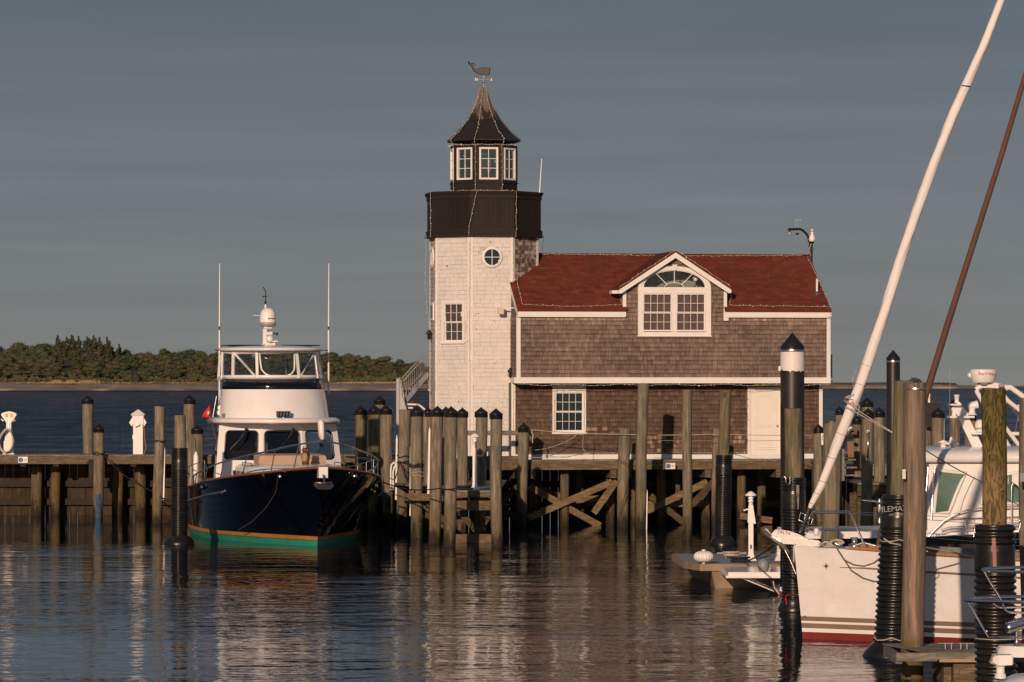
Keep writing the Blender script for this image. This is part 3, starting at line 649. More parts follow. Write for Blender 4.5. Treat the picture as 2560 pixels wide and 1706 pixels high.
# lantern room
RL_=1.08; ls=2*RL_*math.sin(R(22.5)); ZL0=ZG1-.02; ZL1=tz(360,1.0)
wz_0,wz_1=tz(449,1.0),tz(368.5,1.0)
wi=.115
m=MB()
for k in range(8):
    m.xf=facef(k,RL_); wall_holes(m,0,ls,ZL0,ZL1,.0,.07,[(wi+.04,ls-wi-.04,wz_0+.03,wz_1-.03)])
    m.bx(-.01,ls+.01,-.03,.0,ZL0+.30+.001*k,ZL0+.34); m.bx(-.01,ls+.01,-.02,.0,ZL0,ZL0+.1); 
m.build('lantern_wall',BKCL,tower)
for k in range(8):
    M=facef(k,RL_); m=MB(M); a,b=wi,ls-wi
    m.bx(a,a+.055,-.03,.07,wz_0,wz_1); m.bx(b-.055,b,-.03,.07,wz_0,wz_1); m.bx(a+.055,b-.055,-.029,.07,wz_0,wz_0+.055); m.bx(a+.055,b-.055,-.029,.07,wz_1-.055,wz_1)
    muntins(m,a+.055,b-.055,wz_0+.055,wz_1-.055,2,3,.0,.02,.018)
    o=m.build('lantern_window',TRIM,tower)
    m=MB(M); m.bx(a+.055,b-.055,.024,.028,wz_0+.055,wz_1-.055); m.build('pane',LGLASS,o)
m=MB(FT); m.lathe((0,0,ZL0+.02),[(.3,0),(.3,.06),(.12,.1),(.1,.55),(.2,.6),(.24,.7),(.24,1.0),(.1,1.15),(.02,1.2)],16); m.build('beacon_lamp',PLAST,tower)
# bell roof
prof=[(272,668),(271,660),(205,605),(164,556),(125,510),(92,450),(65,395),(46,342),(30,290),(20,265)]
def rz_(a,y): return a/2.959*.01256/.972*1.0, tz(130+y/2.959)
m=MB(FT)
rows_roof=rows=[[(*octv(rz_(a,y)[0],k),rz_(a,y)[1]-(.0)) for k in range(8)] for a,y in prof]
m.loft([[(*octv(1.1,k),rows[0][0][2]-.02) for k in range(8)]]+rows,True,True,False)
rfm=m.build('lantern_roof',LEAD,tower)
m=MB(FT)
for k in range(8):
    m.tube([Vector(r[k])*1.0+Vector((0,0,.008)) for r in rows[1:]],.02,6)
m.loft([[(*octv(rz_(126,y)[0]*q,k),rz_(0,y)[1]) for k in range(8)] for q,y in ((1.0,514),(1.035,512),(1.0,506))],True,False,False)
m.build('roof_seam',LEAD,rfm)
# wall lamps and bracket light
def lantern(M,name,label=None):
    t=MB(M); t.cyl((0,.12,.12),(0,0,.14),.018); t.lathe((0,0,0),[(.03,-.13),(.055,-.10),(.05,.0),(.09,.04),(.10,.06),(.05,.12),(.02,.16)],12); t.cyl((0,0,-.13),(0,0,-.17),.02)
    for k in range(6): a=k*math.pi/3; t.tube([(.06*math.cos(a),.06*math.sin(a),-.13),(.075*math.cos(a),.075*math.sin(a),-.05),(.06*math.cos(a),.06*math.sin(a),.05)],.006,5)
    return t.build(name,BRONZE,tower)
q=fy(FH,1073,838,2.3); lantern(FH@Matrix.Translation((q.x,q.y,q.z)),'wall_lamp')
q=fy(FH,1276,933,.35); lantern(FH@Matrix.Translation((q.x,q.y,q.z)),'wall_lamp')
q=fy(FH,1252,777,.25); M=FH@Matrix.Translation((q.x,q.y,q.z))
m=MB(M); m.bx(-.09,.09,-.07,.09,-.09,.07); m.bx(-.10,.10,-.08,.10,.07,.095); m.bx(-.08,.08,-.06,.08,-.11,-.09)
for i in range(5): m.bx(-.08+i*.035,-.07+i*.035,-.078,-.07,-.08,.06)
bl=m.build('floodlight',CREAM,tower)
m=MB(M); m.beam((.08,0,.09),(.5,-.45,.07),.03,.03); m.beam((.08,0,.09),(.05,.38,.09),.03,.03); m.bx(.43,.5,-.5,-.42,-.1,.1); m.build('bracket',PLAST,bl)
# antenna on gallery
q0=fy(FH,1349,482,1.2); q1=fy(FH,1354.5,397,1.2); m=MB(FH); m.tube([q0,q1],.022,8,.014); m.build('whip_antenna',PLAST,tower)
# weather vane
wv=thing('whale_weather_vane', FT@Matrix.Translation((0,0,tz(220))), 'dark bronze whale weather vane with compass letters on lantern roof','weather vane')
def wp(x,y): return ((x-741)/2.959*.01256, H+(HOR-(130+y/2.959))*.01256)
m=MB(FT); za=wp(0,268)[1]; m.cyl((0,0,za),(0,0,wp(0,172)[1]),.012); m.sphere((0,0,wp(0,222)[1]),.038,10); m.sphere((0,0,wp(0,200)[1]),.025,10); m.sphere((0,0,wp(0,243)[1]),.02,10)
m.build('rod',GOLD,wv)
m=MB(FT@Matrix.Rotation(R(-9),4,'Z')); zc=wp(0,205)[1]; a=wp(685,0)[0]; b=wp(797,0)[0]; m.cyl((a+.05,0,zc),(b-.05,0,zc),.008); m.cyl((0,-.2,zc),(0,.2,zc),.008); dm=m.build('direction_arms',GOLD,wv)
for ch,x in (('N',a),('S',b)):
    text('letter',ch,.115,(FT@Matrix.Rotation(R(-9),4,'Z'))@Matrix.Translation((x,0,zc))@UPR,GOLD,dm,.006)
wh=[(621,65),(628,90),(640,100),(650,112),(664,140),(690,160),(725,170),(757,174),(779,174),(787,160),(789,118),(760,115),(728,114),(700,124),(676,127),(662,118),(660,100),(677,95),(668,84),(655,82),(640,86),(632,78)]
poly=[wp(*p) for p in wh]
m=MB(FT@Matrix.Rotation(R(-9),4,'Z'))
n=len(poly); cx_=sum(p[0] for p in poly)/n; 
mid=[(x,z) for x,z in poly]
ins=[(x*.9+wp(740,145)[0]*.1, z*.9+wp(740,145)[1]*.1) for x,z in poly]
m.loft([[(x,-.045,z) for x,z in ins],[(x,-.012,z) for x,z in poly],[(x,.012,z) for x,z in poly],[(x,.045,z) for x,z in ins]],True,True,False)
m.build('whale',BRONZE,wv)
# ================================================================ piles
def pile(label, pxt, pyt, Y, wpx, pxb=None, cap=True, mat=PILE, group='timber mooring piles', batten=None, cut=None, tipz=None, sleeve=None, tilt=0, name='timber_pile', top_rough=.012):
    'pxt,pyt: pixel of the top centre (apex when capped); pxb: centre at the waterline'
    T=P(pxt,pyt,Y); r=wpx/2/F*Y; zb=0; pxb=pxt if pxb is None else pxb; xb=(pxb-1280)/F*Y
    o=thing(name,(xb,Y,0),label,'pile',group); zt=T.z
    if cap: zt=T.z-(.46*r+.13)
    rs=random.Random(int(pxt*13+pyt)); n=22; rows=[]; zs=[-2.2,-1,0]+[zt*k/14 for k in range(1,14)]+[zt]
    ph=[rs.random()*6 for _ in range(4)]
    for z in zs:
        f=z/zt; cx=xb+(T.x-xb)*f+.012*math.sin(z*1.7+ph[0]); cy=Y+.012*math.sin(z*1.3+ph[1])
        row=[]
        for k in range(n):
            a=2*math.pi*k/n; rr=r*(.96+.04*f)*(1+.022*math.sin(3*a+ph[2]+z*.6)+.015*math.sin(7*a+ph[3])+.01*rs.uniform(-1,1))
            zz=z+(rs.uniform(-1,1)*top_rough if z==zt else 0); row.append((cx+rr*math.cos(a),cy+rr*math.sin(a),zz))
        rows.append(row)
    m=MB(); m.loft(rows); m.build('post',mat,o)
    if cap:
        m=MB(); R1=r*1.10
        m.lathe((T.x,Y,zt),[(R1,-.10),(R1*1.02,-.09),(R1*1.0,.015),(R1*1.07,.03),(R1*1.0,.05),(R1*.12,.05+.46*r+.05),(.004,T.z-zt)],24); m.build('cap',BLACKP,o)
    if batten:
        x0,y0,y1,wd=batten; m=MB(); a=P(x0,y0,Y-r-.02 if abs(x0-pxt)<wpx*.3 else Y-.03); b=P(x0+(pxb-pxt)*(y1-y0)/400,y1,a.y)
        m.loft([[(a.x-wd*.1,a.y,a.z+.12),(a.x+wd*.1,a.y,a.z+.12),(a.x+wd*.1,a.y+.04,a.z+.12),(a.x-wd*.1,a.y+.04,a.z+.12)]]+[[(q.x-wd/2,q.y,q.z),(q.x+wd/2,q.y,q.z),(q.x+wd/2,q.y+.05,q.z),(q.x-wd/2,q.y+.05,q.z)] for q in (a,a.lerp(b,.5),b)],True,True,False); m.build('rub_strip',WHITE,o)
    if sleeve:
        pys,rs_,base,lean=sleeve; zs1=P(0,pys,Y).z; m=MB(); pitch=.062 if rs_<.27 else .09
        nz=int((zs1-.0)/pitch); prof=[]
        rows=[]
        def ctr(z): return Vector((xb+(T.x-xb)*(z/zt), Y, 0))
        zz=-.5; plain=(zs1-.62,zs1-.30)
        while zz<zs1-.02:
            if plain[0]<zz<plain[1]: seq=((rs_*.97,0),(rs_*.97,.5))
            else: seq=((rs_*.90,0),(rs_*.91,.16),(rs_,.32),(rs_*1.015,.5),(rs_,.70),(rs_*.91,.86))
            for rr,f in seq:
                c=ctr(zz+f*pitch); z_=zz+f*pitch
                rows.append([(c.x+rr*math.cos(2*math.pi*k/26),Y+rr*math.sin(2*math.pi*k/26),z_) for k in range(26)])
            zz+=pitch
        c=ctr(zz)
        for rr,z_ in ((rs_*.93,zz),(rs_*.93,zz+.01),(rs_*.80,zz+.01),(rs_*.80,zz-.3)): rows.append([(c.x+rr*math.cos(2*math.pi*k/26),Y+rr*math.sin(2*math.pi*k/26),z_) for k in range(26)])
        m.loft(rows,True,False); s=m.build('sleeve',SLEEVE,o)
        if base:
            m=MB(); bb=base; m.lathe((xb,Y,0),[(bb,-.3),(bb*1.02,.0),(bb*.97,.06),(bb*.80,.15),(rs_*1.05,.21),(rs_*.9,.24)],26); m.build('float_collar',SLEEVE,s)
    return o
G1='capped piles of the berth corner'; G2='piles along the house pier'; G3='piles along the left pier'; G4='piles behind the navy motor yacht'; G5='piles right of the house'
pile('capped pile standing just left of the flat-topped pile by the tower',965.5,1010,116,31,968,group=G4)
pile('tall flat-topped timber pile below the foot of the outside stair, wrapped in black rope',1011,1026,115.5,29,1005,cap=False,batten=(992,1098,1250,.05),group=G1)
pile('leftmost capped pile of the berth corner, bound with black and pale rope',1042.5,1014,109.5,31,1040,batten=(1027,1120,1290,.05),group=G1)
pile('capped pile half hidden just right of the rope-bound corner pile',1070,1017,113,26,1070,group=G1)
pile('capped pile with a long white rub strip down its left side',1093.5,1014,106.5,31,1085,batten=(1074,1080,1235,.055),group=G1)
pile('thin slice of capped pile seen between two front piles of the berth corner',1115,1015.5,113,24,1115,group=G1)
pile('stout capped front pile left of the white dock lamp',1128,1015,104,32,1123,group=G1)
pile('capped pile with a slot and a pile shadow, close left of the dock lamp',1156,1018,111.5,27,1154,group=G1)
pile('capped pile directly behind the white dock lamp',1203,1017,111.5,30,1200,group=G1)
pile('rightmost capped pile of the berth corner, right of the dock lamp',1240,1020,103.8,30,1242,group=G1)
pile('short capped pile carrying the right end of the weathered rail beam',1309,1056,118.3,27,1304,group=G2)
pile('short flat-topped pile left of the tall grey pile under the arched window',1562,1072,118.6,30,1556,cap=False,group=G2)
pile('tall grey flat-topped pile below the arched window with a pale strip by its foot',1607.5,959,116.8,28,1600,cap=False,batten=(1618,1235,1340,.03),group=G2)
pile('tall flat-topped pile right of the arched window, second of the tall pair',1718,975,108.8,25,1718,cap=False,group=G2)
pile('short flat-topped pile hidden left of the far black sleeved pile',1791,1073,118.9,22,1789,cap=False,group=G2)
pile('tall mossy-topped pile in a black ribbed sleeve in front of the house',1813,976,105.5,29,1806,cap=False,mat=PILEM,sleeve=(1137,.23,.36,0),group='piles in black ribbed sleeves')
# left pier
pile('tall capped pile leaning left behind the left pier',219,987,129.6,27.5,225,group=G3)
b_=pile('short capped pile with worn blue paint at its foot on the left pier',248,1058,127.0,27,244,group=G3)
m=MB(); q=P(244,1236,126.8); m.loft([[(q.x+.184*math.cos(R(a)),127+.184*math.sin(R(a)),z) for a in range(-112,-57,6)] for z in (-.6,q.z*.5,q.z)],False,False,True); m.build('blue_paint_band',BLUEW,b_)
pile('tall flat-topped pile right of the white box pedestal, tied with dark rope',400,1017,121.5,27,393,cap=False,batten=(411,1125,1250,.045),group=G3)
pile('flat-topped pile in a black ribbed sleeve at the bow quarter of the navy yacht',450,1039,106,29,448,cap=False,sleeve=(1122,.235,.42,0),group='piles in black ribbed sleeves')
pile('tall capped pile left of the navy yacht behind the sleeved pile',474,986,126,29,474,group=G3)
pile('short capped pile between the sleeved pile and the navy yacht',493,1060,120,28,493,group=G3)
pile('dark green capped pile right of the navy yacht',902.5,1013,124,29,902,mat=PILEM,group=G4)
pile('dark green capped pile with a handle between two others right of the yacht',935.5,1011,122,30,936,mat=PILEM,group=G4)
pile('highest cap of the four piles right of the navy yacht',949,988,126,27,949,group=G4)
for i,(px,l) in enumerate(((92,'broad ochre stained pile under the left pier near the round-headed pedestal'),(139,'slimmer mossy pile under the left pier'),(294,'pile under the left pier behind the blue-footed pile'),(351,'ochre pile under the left pier below the box pedestal'))):
    pile(l,px,1166,128.6,28-(i==1)*3,px,cap=False,mat=OCHP,group='piles carrying the left pier deck')
# right cluster
pile('short capped pile with a number board at the right end of the house',2046,1059,115,24,2048,group=G5)
pile('broad brown split-topped pile crossed by the white furled sail',2080,1058,73,45,2076,cap=False,mat=PILE,group=G5,top_rough=.04)
pile('capped pile just right above the broad brown split pile',2099,1014,119,22,2099,group=G5)
pile('shorter green capped pile with red bucket and hose beside it',2143,1036,112,24,2143,mat=PILEM,group=G5)
pile('capped pile with a long metal grab handle, right of the furled sail',2170,1019,104,29,2163,group=G5)
pile('tallest cap behind the handle pile',2168,993,121,28,2168,group=G5)
pile('capped pile with pile shadow beside the second black steel pile',2198,1017,109,28,2196,group=G5)
pile('sliver of capped pile right of the second black steel pile',2236,1035,107,24,2236,group=G5)
pile('small capped pile against the near flat pile, left one of the pair behind the cruiser',2318,1030,116,24,2318,group=G5)
pile('capped pile with strip, right one of the pair behind the cruiser',2345,1018,113,31,2345,batten=(2359,1040,1130,.04),group=G5)
pile('capped pile behind the white slanted mast of the cruiser',2388,993,112,28,2388,group=G5)
pile('capped pile behind the round searchlight of the cruiser',2426,1026,112,27,2424,group=G5)
pile('flat-topped pile rising from a black ribbed sleeve in front of the white banded pile',1984.5,1023,74.5,45,1984,cap=False,mat=PILEM,sleeve=(1196,.235,.30,0),group='piles in black ribbed sleeves')
sl=pile('mossy flat-topped pile in a leaning black ribbed sleeve with white lettering',2264,953,61.9,52,2228,cap=False,mat=PILEM,sleeve=(1238,.29,.45,0),group='piles in black ribbed sleeves')
nf=pile('near thick flat-topped pile passing through the floating finger dock',2289,958,57.2,58,2282,cap=False,mat=PILEW,group='near timber piles')
nr=pile('near mossy-topped pile in a wide black ribbed sleeve at the right',2482.5,972,53.5,62,2491,cap=False,mat=PILEG,sleeve=(1318,.292,.0,0),group='piles in black ribbed sleeves')
fr=pile('rough brown pile at the right edge of the picture with a small box',2570,1003,55,46,2576,cap=False,group='near timber piles',top_rough=.05)
def on(o,name,mat,f,**k):
    m=MB(); f(m); return m.build(name,mat,o,**k)
on(nf,'metal_band',CHROME,lambda m: m.lathe((P(2289,0,57.2).x,57.2,P(0,973,57.2).z),[(.174,-.015),(.176,0),(.174,.015)],24,0,True,None,0,False))
q=P(2260,1184,57.0); on(nf,'mounting_plate',ALU,lambda m: m.bx(q.x-.03,q.x+.02,q.y-.06,q.y,q.z-.08,q.z+.06))
q=P(2551,1193,54.6); on(fr,'junction_box',GREYM,lambda m: (m.bx(q.x-.035,q.x+.04,q.y-.22,q.y-.12,q.z-.06,q.z+.06),m.tube([(q.x,q.y-.16,q.z+.05),(q.x-.01,q.y-.16,q.z+.16)],.008)))
h=[o for o in bpy.data.objects if o.get('label','').startswith('capped pile with a long metal')][0]
a=P(2170,1079,103.8); b=P(2168,1148,103.8)
on(h,'grab_handle',CHROME,lambda m: (m.tube([(a.x,a.y,a.z),(a.x,a.y-.1,a.z),(b.x,b.y-.1,b.z),(b.x,b.y,b.z)],.017),m.cyl((a.x,a.y-.02,a.z),(a.x,a.y,a.z),.045),m.cyl((b.x,b.y-.02,b.z),(b.x,b.y,b.z),.045)))
# steel piles
def steel(label,px,py,Y,wpx,band=None):
    T=P(px,py,Y); r=wpx/2/F*Y; o=thing('steel_pile',(T.x,Y,0),label,'pile','black steel piles'); ch=r*1.18; zt=T.z-ch-.12
    m=MB(); m.lathe((T.x,Y,0),[(r,-2.2)]+[(r,zt*k/6) for k in range(7)],36); m.build('tube',STEELB,o)
    m=MB(); m.lathe((T.x,Y,zt),[(r*1.02,.0),(r*1.02,.12),(.004,ch+.12)],36); m.build('cone_cap',BLACKP,o)
    m=MB(); m.lathe((T.x,Y,zt+.01),[(r*1.025,.0),(r*1.035,.02),(r*1.025,.04)],36,0,True,None,0,False); m.build('ring',CHROME,o)
    if band:
        z0=P(0,band[1],Y).z; m=MB(); rw=[]
        rs=random.Random(3)
        lo=[]; hi=[]
        for k in range(48):
            a=2*math.pi*k/48; lo.append((T.x+(r+.004)*math.cos(a),Y+(r+.004)*math.sin(a),z0+rs.uniform(-.012,.012)-(.03 if k in(34,41) else 0))); hi.append((T.x+(r+.004)*math.cos(a),Y+(r+.004)*math.sin(a),zt))
        m.loft([lo,hi],True,False,True); m.build('white_band',STEELW,o)
    return o
sp=steel('tall black steel pile with a broad white band under its cone',1981,832,92,60,(870,928))
q=P(1949,921,91.6); on(sp,'sensor',PLAST,lambda m: m.bx(q.x-.03,q.x+.02,q.y-.05,q.y,q.z-.06,q.z+.05))
steel('plain black steel pile with a pointed cap right of the furled sail',2233,875,96,34)
# ================================================================ piers
def boards(mb,x0,x1,y0,y1,z,w=.14,along='y',t=.04):
    n=int((x1-x0)/w)
    for i in range(n): a=x0+(x1-x0)*i/n; mb.bx(a+.004,a+(x1-x0)/n-.004,y0+random.uniform(-.012,.012),y1,z-t,z+random.uniform(-.003,.003))
lp=thing('timber_pier',(-14,128,0),'long timber pier at left carrying the two white pedestals','pier')
m=MB(); boards(m,-26.5,-2.9,127.35,130.6,DK); m.build('deck_boards',GREY,lp)
ZF=H-(1160.5-HOR)/F*127.3
def fascia(m,x0,x1,y,z0,z1,t=.07,seg=4.1):
    x=x0
    while x<x1-.01: b=min(x1,x+seg); m.bx(x+.003,b-.003,y,y+t+random.uniform(0,.004),z0,z1); x=b
m=MB(); fascia(m,-26.5,-2.9,127.28,ZF,DK-.045); m.build('fascia_board',BEAM,lp)
m=MB()
for px in (58,140,334,455): q=P(px,0,127.4); m.bx(q.x-.09,q.x+.09,127.34,130.5,ZF-.09,ZF-.002)
for zc in (1.05,.45): m.bx(-26.5,-3,129.05,129.13,zc-.1,zc+.1)
for px in (815,920): q=P(px/3.564,0,127.2); m.bx(q.x-.07,q.x+.07,127.0,127.35,ZF-.45,ZF+.15)
m.build('bracing',simple('wet_dark_wood',(.022,.015,.008),.85,var=.4,scale=3),lp)
m=MB(); x=-26.5
while x<-2.9:
    wd=.268; g=.02 if random.random()<.8 else .002; m.bx(x,x+wd-g,129.25+random.uniform(0,.01),129.31,-1.2,ZF-.02); x+=wd
m.build('wave_screen',PLANK,lp)
# signs on the piers
def sign(parent,px,py,Y,wpx,hpx,body,rot=0,name='berth_sign'):
    M=frame(*P(px,py,Y),rot); w_=wpx/F*Y; h_=hpx/F*Y
    m=MB(M); m.bx(-w_/2,w_/2,-.02,0,-h_/2,h_/2); s=m.build(name,WHITE,parent)
    m=MB(M); m.bx(-w_*.46,-w_*.08,-.024,-.0205,-h_*.36,h_*.36)
    m.build('blue_panel',simple('sign_blue',(.16,.28,.42),.5),s)
    m=MB(M); ring(m,-w_*.2,0,h_*.20,h_*.36,-.027,-.0245,20); m.bx(-w_*.23,-w_*.17,-.026,-.0242,-h_*.3,h_*.3); m.build('emblem',BLUEP,s)
    text('number',body,h_*.52,M@Matrix.Translation((w_*.26,-.023,0))@UPR,BLUEP,s,.002)
    return s
sign(lp,57.5,1150,127.25,24,15,'24')
PYF=-1.32
hp_=thing('house_pier',FH@Matrix.Translation((4,0,0)),'timber pier on piles and cross braces carrying house and tower','pier')
MF=FH
ZFB=fy(FH,1650,1174,PYF).z; 
dl_poly=[(-4.4,PYF),(hx(2062,PYF),PYF),(hx(2062,PYF),6.5),(-4.4,6.5)]
m=MB(FH); boards(m,-4.4,dl_poly[1][0],PYF+.0,6.5,DK-.012); m.build('deck_boards',GREY,hp_)
m=MB(FH); fascia(m,-4.4,dl_poly[1][0],PYF-.07,ZFB,DK-.055); m.bx(-1.7,.25,PYF-.05,PYF+.12,DK-.008,DK+.12); m.build('fascia_board',BEAM,hp_)
m=MB(FH)
for px in (1309,1548,1783,1960):
    x=hx(px,PYF+.3); m.bx(x-.32,x-.14,PYF-.02,6.4,ZFB-.26,ZFB-.003); m.bx(x+.14,x+.32,PYF-.02,6.4,ZFB-.26,ZFB-.003)
m.build('cap_beams',BEAM,hp_)
WETP=wood('wet_pile_wood',(.09,.06,.03),(.18,.12,.06),moss=.5,water=True)
for px,j in ((1185,.9),(1246,1.7),(1330,1.3),(1410,.6),(1452,2.4),(1526,1.1),(1585,2.2),(1655,.8),(1690,2.0),(1765,1.2),(1850,.9),(1905,2.2)):
    x=hx(px,PYF+j); m=MB(FH); m.cyl((x,PYF+j,-2),(x+random.uniform(-.06,.06),PYF+j,ZFB-.03),.15,.14,14); m.build('support_pile',WETP,hp_)
for p0,p1,j in (((1400,1252),(1540,1245),1.5),((1600,1262),(1760,1258),1.0),((1330,1212),(1420,1250),1.8),((1850,1290),(1930,1302),.6)):
    a=fy(FH,*p0,PYF+j); b=fy(FH,*p1,PYF+j); m=MB(FH); m.beam(a,b,.08,.2); m.build('cross_brace',BRACE,hp_)
def zb(p0,p1,y,wd=.2,mat=None):
    a=fy(FH,*p0,y); b=fy(FH,*p1,y); m=MB(FH); m.beam(a,b,.075,wd,(0,1,0) if False else (0,0,1)); return m
yb=PYF+.35
for p0,p1,y,mt in (((1320,1296),(1530,1205),yb,BRACE),((1322,1216),(1500,1315),yb+.25,BRACE),((1484,1283),(1541,1202),yb-.1,BRACE),
                ((1617,1278),(1768,1205),yb,BRACE),((1625,1240),(1708,1306),yb+.25,BEAMM),((1730,1262),(1782,1206),yb-.1,BEAMM),((1180,1230),(1300,1300),yb+.3,BEAMM),((1188,1305),(1300,1214),yb,BEAMM)):
    zb(p0,p1,y).build('cross_brace',mt,hp_)
m=MB(FH); x=-4.4
while x<11:
    g=.03 if (x<3 and random.random()<.7) else .002; m.bx(x,x+.268-g,6.3,6.36,-1.2,ZFB+.1); x+=.268
m.build('wave_screen',PLANK,hp_)
m=MB(FH)
for zc in (.5,1.15): m.bx(-4.4,11,4.2,4.28,zc-.1,zc+.1)
m.bx(hx(1840,0),hx(2040,0),2.5,2.6,1.0,1.3)
m.build('waler',BEAMM,hp_)
sign(hp_,1676,1165.5,119.05,24,15,'24',9)
# rail beam left of house and its posts
rb=thing('rail_beam',FH@Matrix.Translation((-.4,PYF,0)),'weathered horizontal rail beam across the tower foot','railing')
a=fy(FH,1168,1083,PYF+.1); b=fy(FH,1332,1083,PYF-.1); m=MB(FH); m.beam((a.x,PYF,a.z),(b.x,PYF,b.z),.1,.15); m.build('beam',GREY,rb)
m=MB(FH); 
for px in (1190,): x=hx(px,PYF); m.bx(x-.05,x+.05,PYF+.05,PYF+.15,DK,a.z)
m.build('post',GREY,rb)
# low finger platform between the berth piles
FZ=1.43
fp_=thing('finger_platform',(-1.3,110,0),'low timber finger platform carrying the white dock lamp','pier')
pl=[(-1.72,106.6),(-.38,106.6),(-.15,118.6),(-4.2,118.6),(-3.4,114.5)]
m=MB(); m.slab(pl,FZ-.05,FZ); m.build('deck_boards',GREY,fp_)
m=MB(); m.beam((-1.72,106.65,FZ-.12),(-.38,106.65,FZ-.12),.08,.13); 
za=P(0,1264,106.5).z; m.bx(-1.62,-.36,106.5,106.62,za-.13,za+.13); zc=P(0,1348,106.5).z; m.bx(-1.62,-.36,106.55,106.65,max(zc,.08)-.2,zc+.13)
m.bx(-3.0,-1.7,109.0,109.1,FZ-.35,FZ-.15); m.bx(-2.9,-2.75,109.2,118,FZ-.2,FZ-.06); m.bx(-.45,-.3,107,118,FZ-.2,FZ-.06)
m.build('beams',BEAM,fp_)
for a,b in (((-1.7,107.4,FZ-.3),(-.95,107.4,.25)),((-.4,107.3,FZ-.35),(-1.0,107.3,.2)),((-3.0,110,FZ-.35),(-1.9,109.6,.35)),((-2.4,108.6,FZ-.5),(-1.6,108.3,.35))):
    m=MB(); m.beam(a,b,.06,.17); m.build('cross_brace',BEAMM,fp_)
m=MB()
for x in (-1.62,-.42): m.bx(x-.05,x+.05,106.6,106.75,FZ-.32,FZ-.05); m.cyl((x+.1*(1 if x<-1 else -1),106.68,FZ-.2),(x+.25*(1 if x<-1 else -1),106.68,FZ-.2),.02)
m.build('rusty_bolt_plate',RUST,fp_)
# right hand pier behind the cruiser
rp=thing('boarding_pier',(10.5,116,0),'low boarding pier with timber steps behind the cruiser bow','pier')
zr=P(0,1207,108).z
m=MB(); m.slab([(9.6,107.8),(14.4,105),(22,105),(22,112),(9.6,112)],zr-.05,zr); m.build('deck_boards',GREY,rp)
m=MB(); m.beam((9.6,107.8,zr-.22),(14.4,105,zr-.22),.1,.3); m.bx(9.6,22,110.5,110.6,-.4,zr-.35); m.beam((10.2,108,.1),(11.6,107.6,zr-.35),.08,.2); m.beam((9.7,108,zr-.3),(9.7,108,-1),.25,.25); m.beam((12.6,106.4,zr-.3),(12.6,106.4,-1),.2,.2)
m.build('beams',BEAMM,rp)
m=MB()
for i in range(4):
    py=1187-i*19; q0=P(2110-i*1,py,110); q1=P(2146-i,py,110); z=q0.z; m.bx(q0.x,q1.x,110+.28*i,110.3+.28*i,z-.04,z)
m.bx(q0.x-.03,q0.x+.04,109.9,111.3,zr,zr+.9)
m.build('steps',GREY,rp)
m=MB(); m.slab([(9.2,113),(22,113),(22,123),(9.2,123)],DK-.1,DK-.01); m.bx(9.2,22,112.9,113,DK-.35,DK-.02); m.build('upper_deck',GREY,rp)
m=MB(); x=9.2
while x<22: m.bx(x,x+.25,119.3,119.36,-1.2,DK-.1); x+=.268
m.build('wave_screen',PLANK,rp)
a=P(2118,1076,111.5); m=MB(); m.bx(a.x-.1,P(2142,0,111.5).x,111.4,111.55,a.z-.12,a.z+.08); m.build('cap_rail',BEAM,rp)
hs=thing('hose_reel',(P(2135,1100,111).x,111,2),'dark hose looped over the rail with a red handle','hose')
m=MB(); c=P(2122,1110,111); m.tube([P(2107,1125,111),P(2108,1108,111),P(2113,1096,111),P(2124,1092,111),P(2134,1096,111)],.055); m.build('hose',ROPEB,hs)
m=MB(); m.tube([P(2120,1078,111),P(2123,1071,111),P(2130,1069,111)],.03); m.build('nozzle',PLAST,hs); m=MB(); m.sphere(P(2122,1058,111),.06,10); m.sphere(P(2126,1055,111),.05,10); m.build('red_handle',REDI,hs)
m=MB(); m.bx(*sorted((P(2117,0,110.8).x,P(2133,0,110.8).x)),110.6,110.7,P(0,1143,110.8).z,P(0,1104,110.8).z); m.build('stand',simple('rusty_post_brown',(.22,.11,.07),.8),hs)
# number board on pile
o=[o for o in bpy.data.objects if o.get('label','').startswith('short capped pile with a number board')][0]
M=frame(*P(2060,1098,114.5),0)@Matrix.Rotation(R(-2),4,'Y'); m=MB(M); m.bx(-.085,.085,-.02,0,-.17,.17); s=m.build('number_board',WHITE,o)
text('number','23',.16,M@Matrix.Translation((-.01,-.022,.03))@Matrix.Rotation(R(90),4,'Y')@UPR,BLUEP,s,.002); m=MB(M@Matrix.Translation((0,0,-.46))); m.bx(-.04,.06,-.04,0,-.08,.08); m.build('switch_box',GREYM,o)
o=[o for o in bpy.data.objects if o.get('label','').startswith('small capped pile against the near')][0]
M=frame(*P(2322.5,994,115.6),0); m=MB(M); m.bx(-.03,.03,-.02,0,-.17,.17); s=m.build('number_board',WHITE,o); text('number','23',.1,M@Matrix.Translation((0,-.022,0))@Matrix.Rotation(R(90),4,'Y')@UPR,BLKI,s,.002)
m=MB(); q=P(2330,1017,115.4); m.bx(q.x-.3,q.x+.25,q.y-.05,q.y+.1,q.z-.25,q.z+.12); m.bx(q.x-.2,q.x+.1,q.y,q.y+.1,q.z-.6,q.z-.25); m.build('black_box',BLACKP,o)
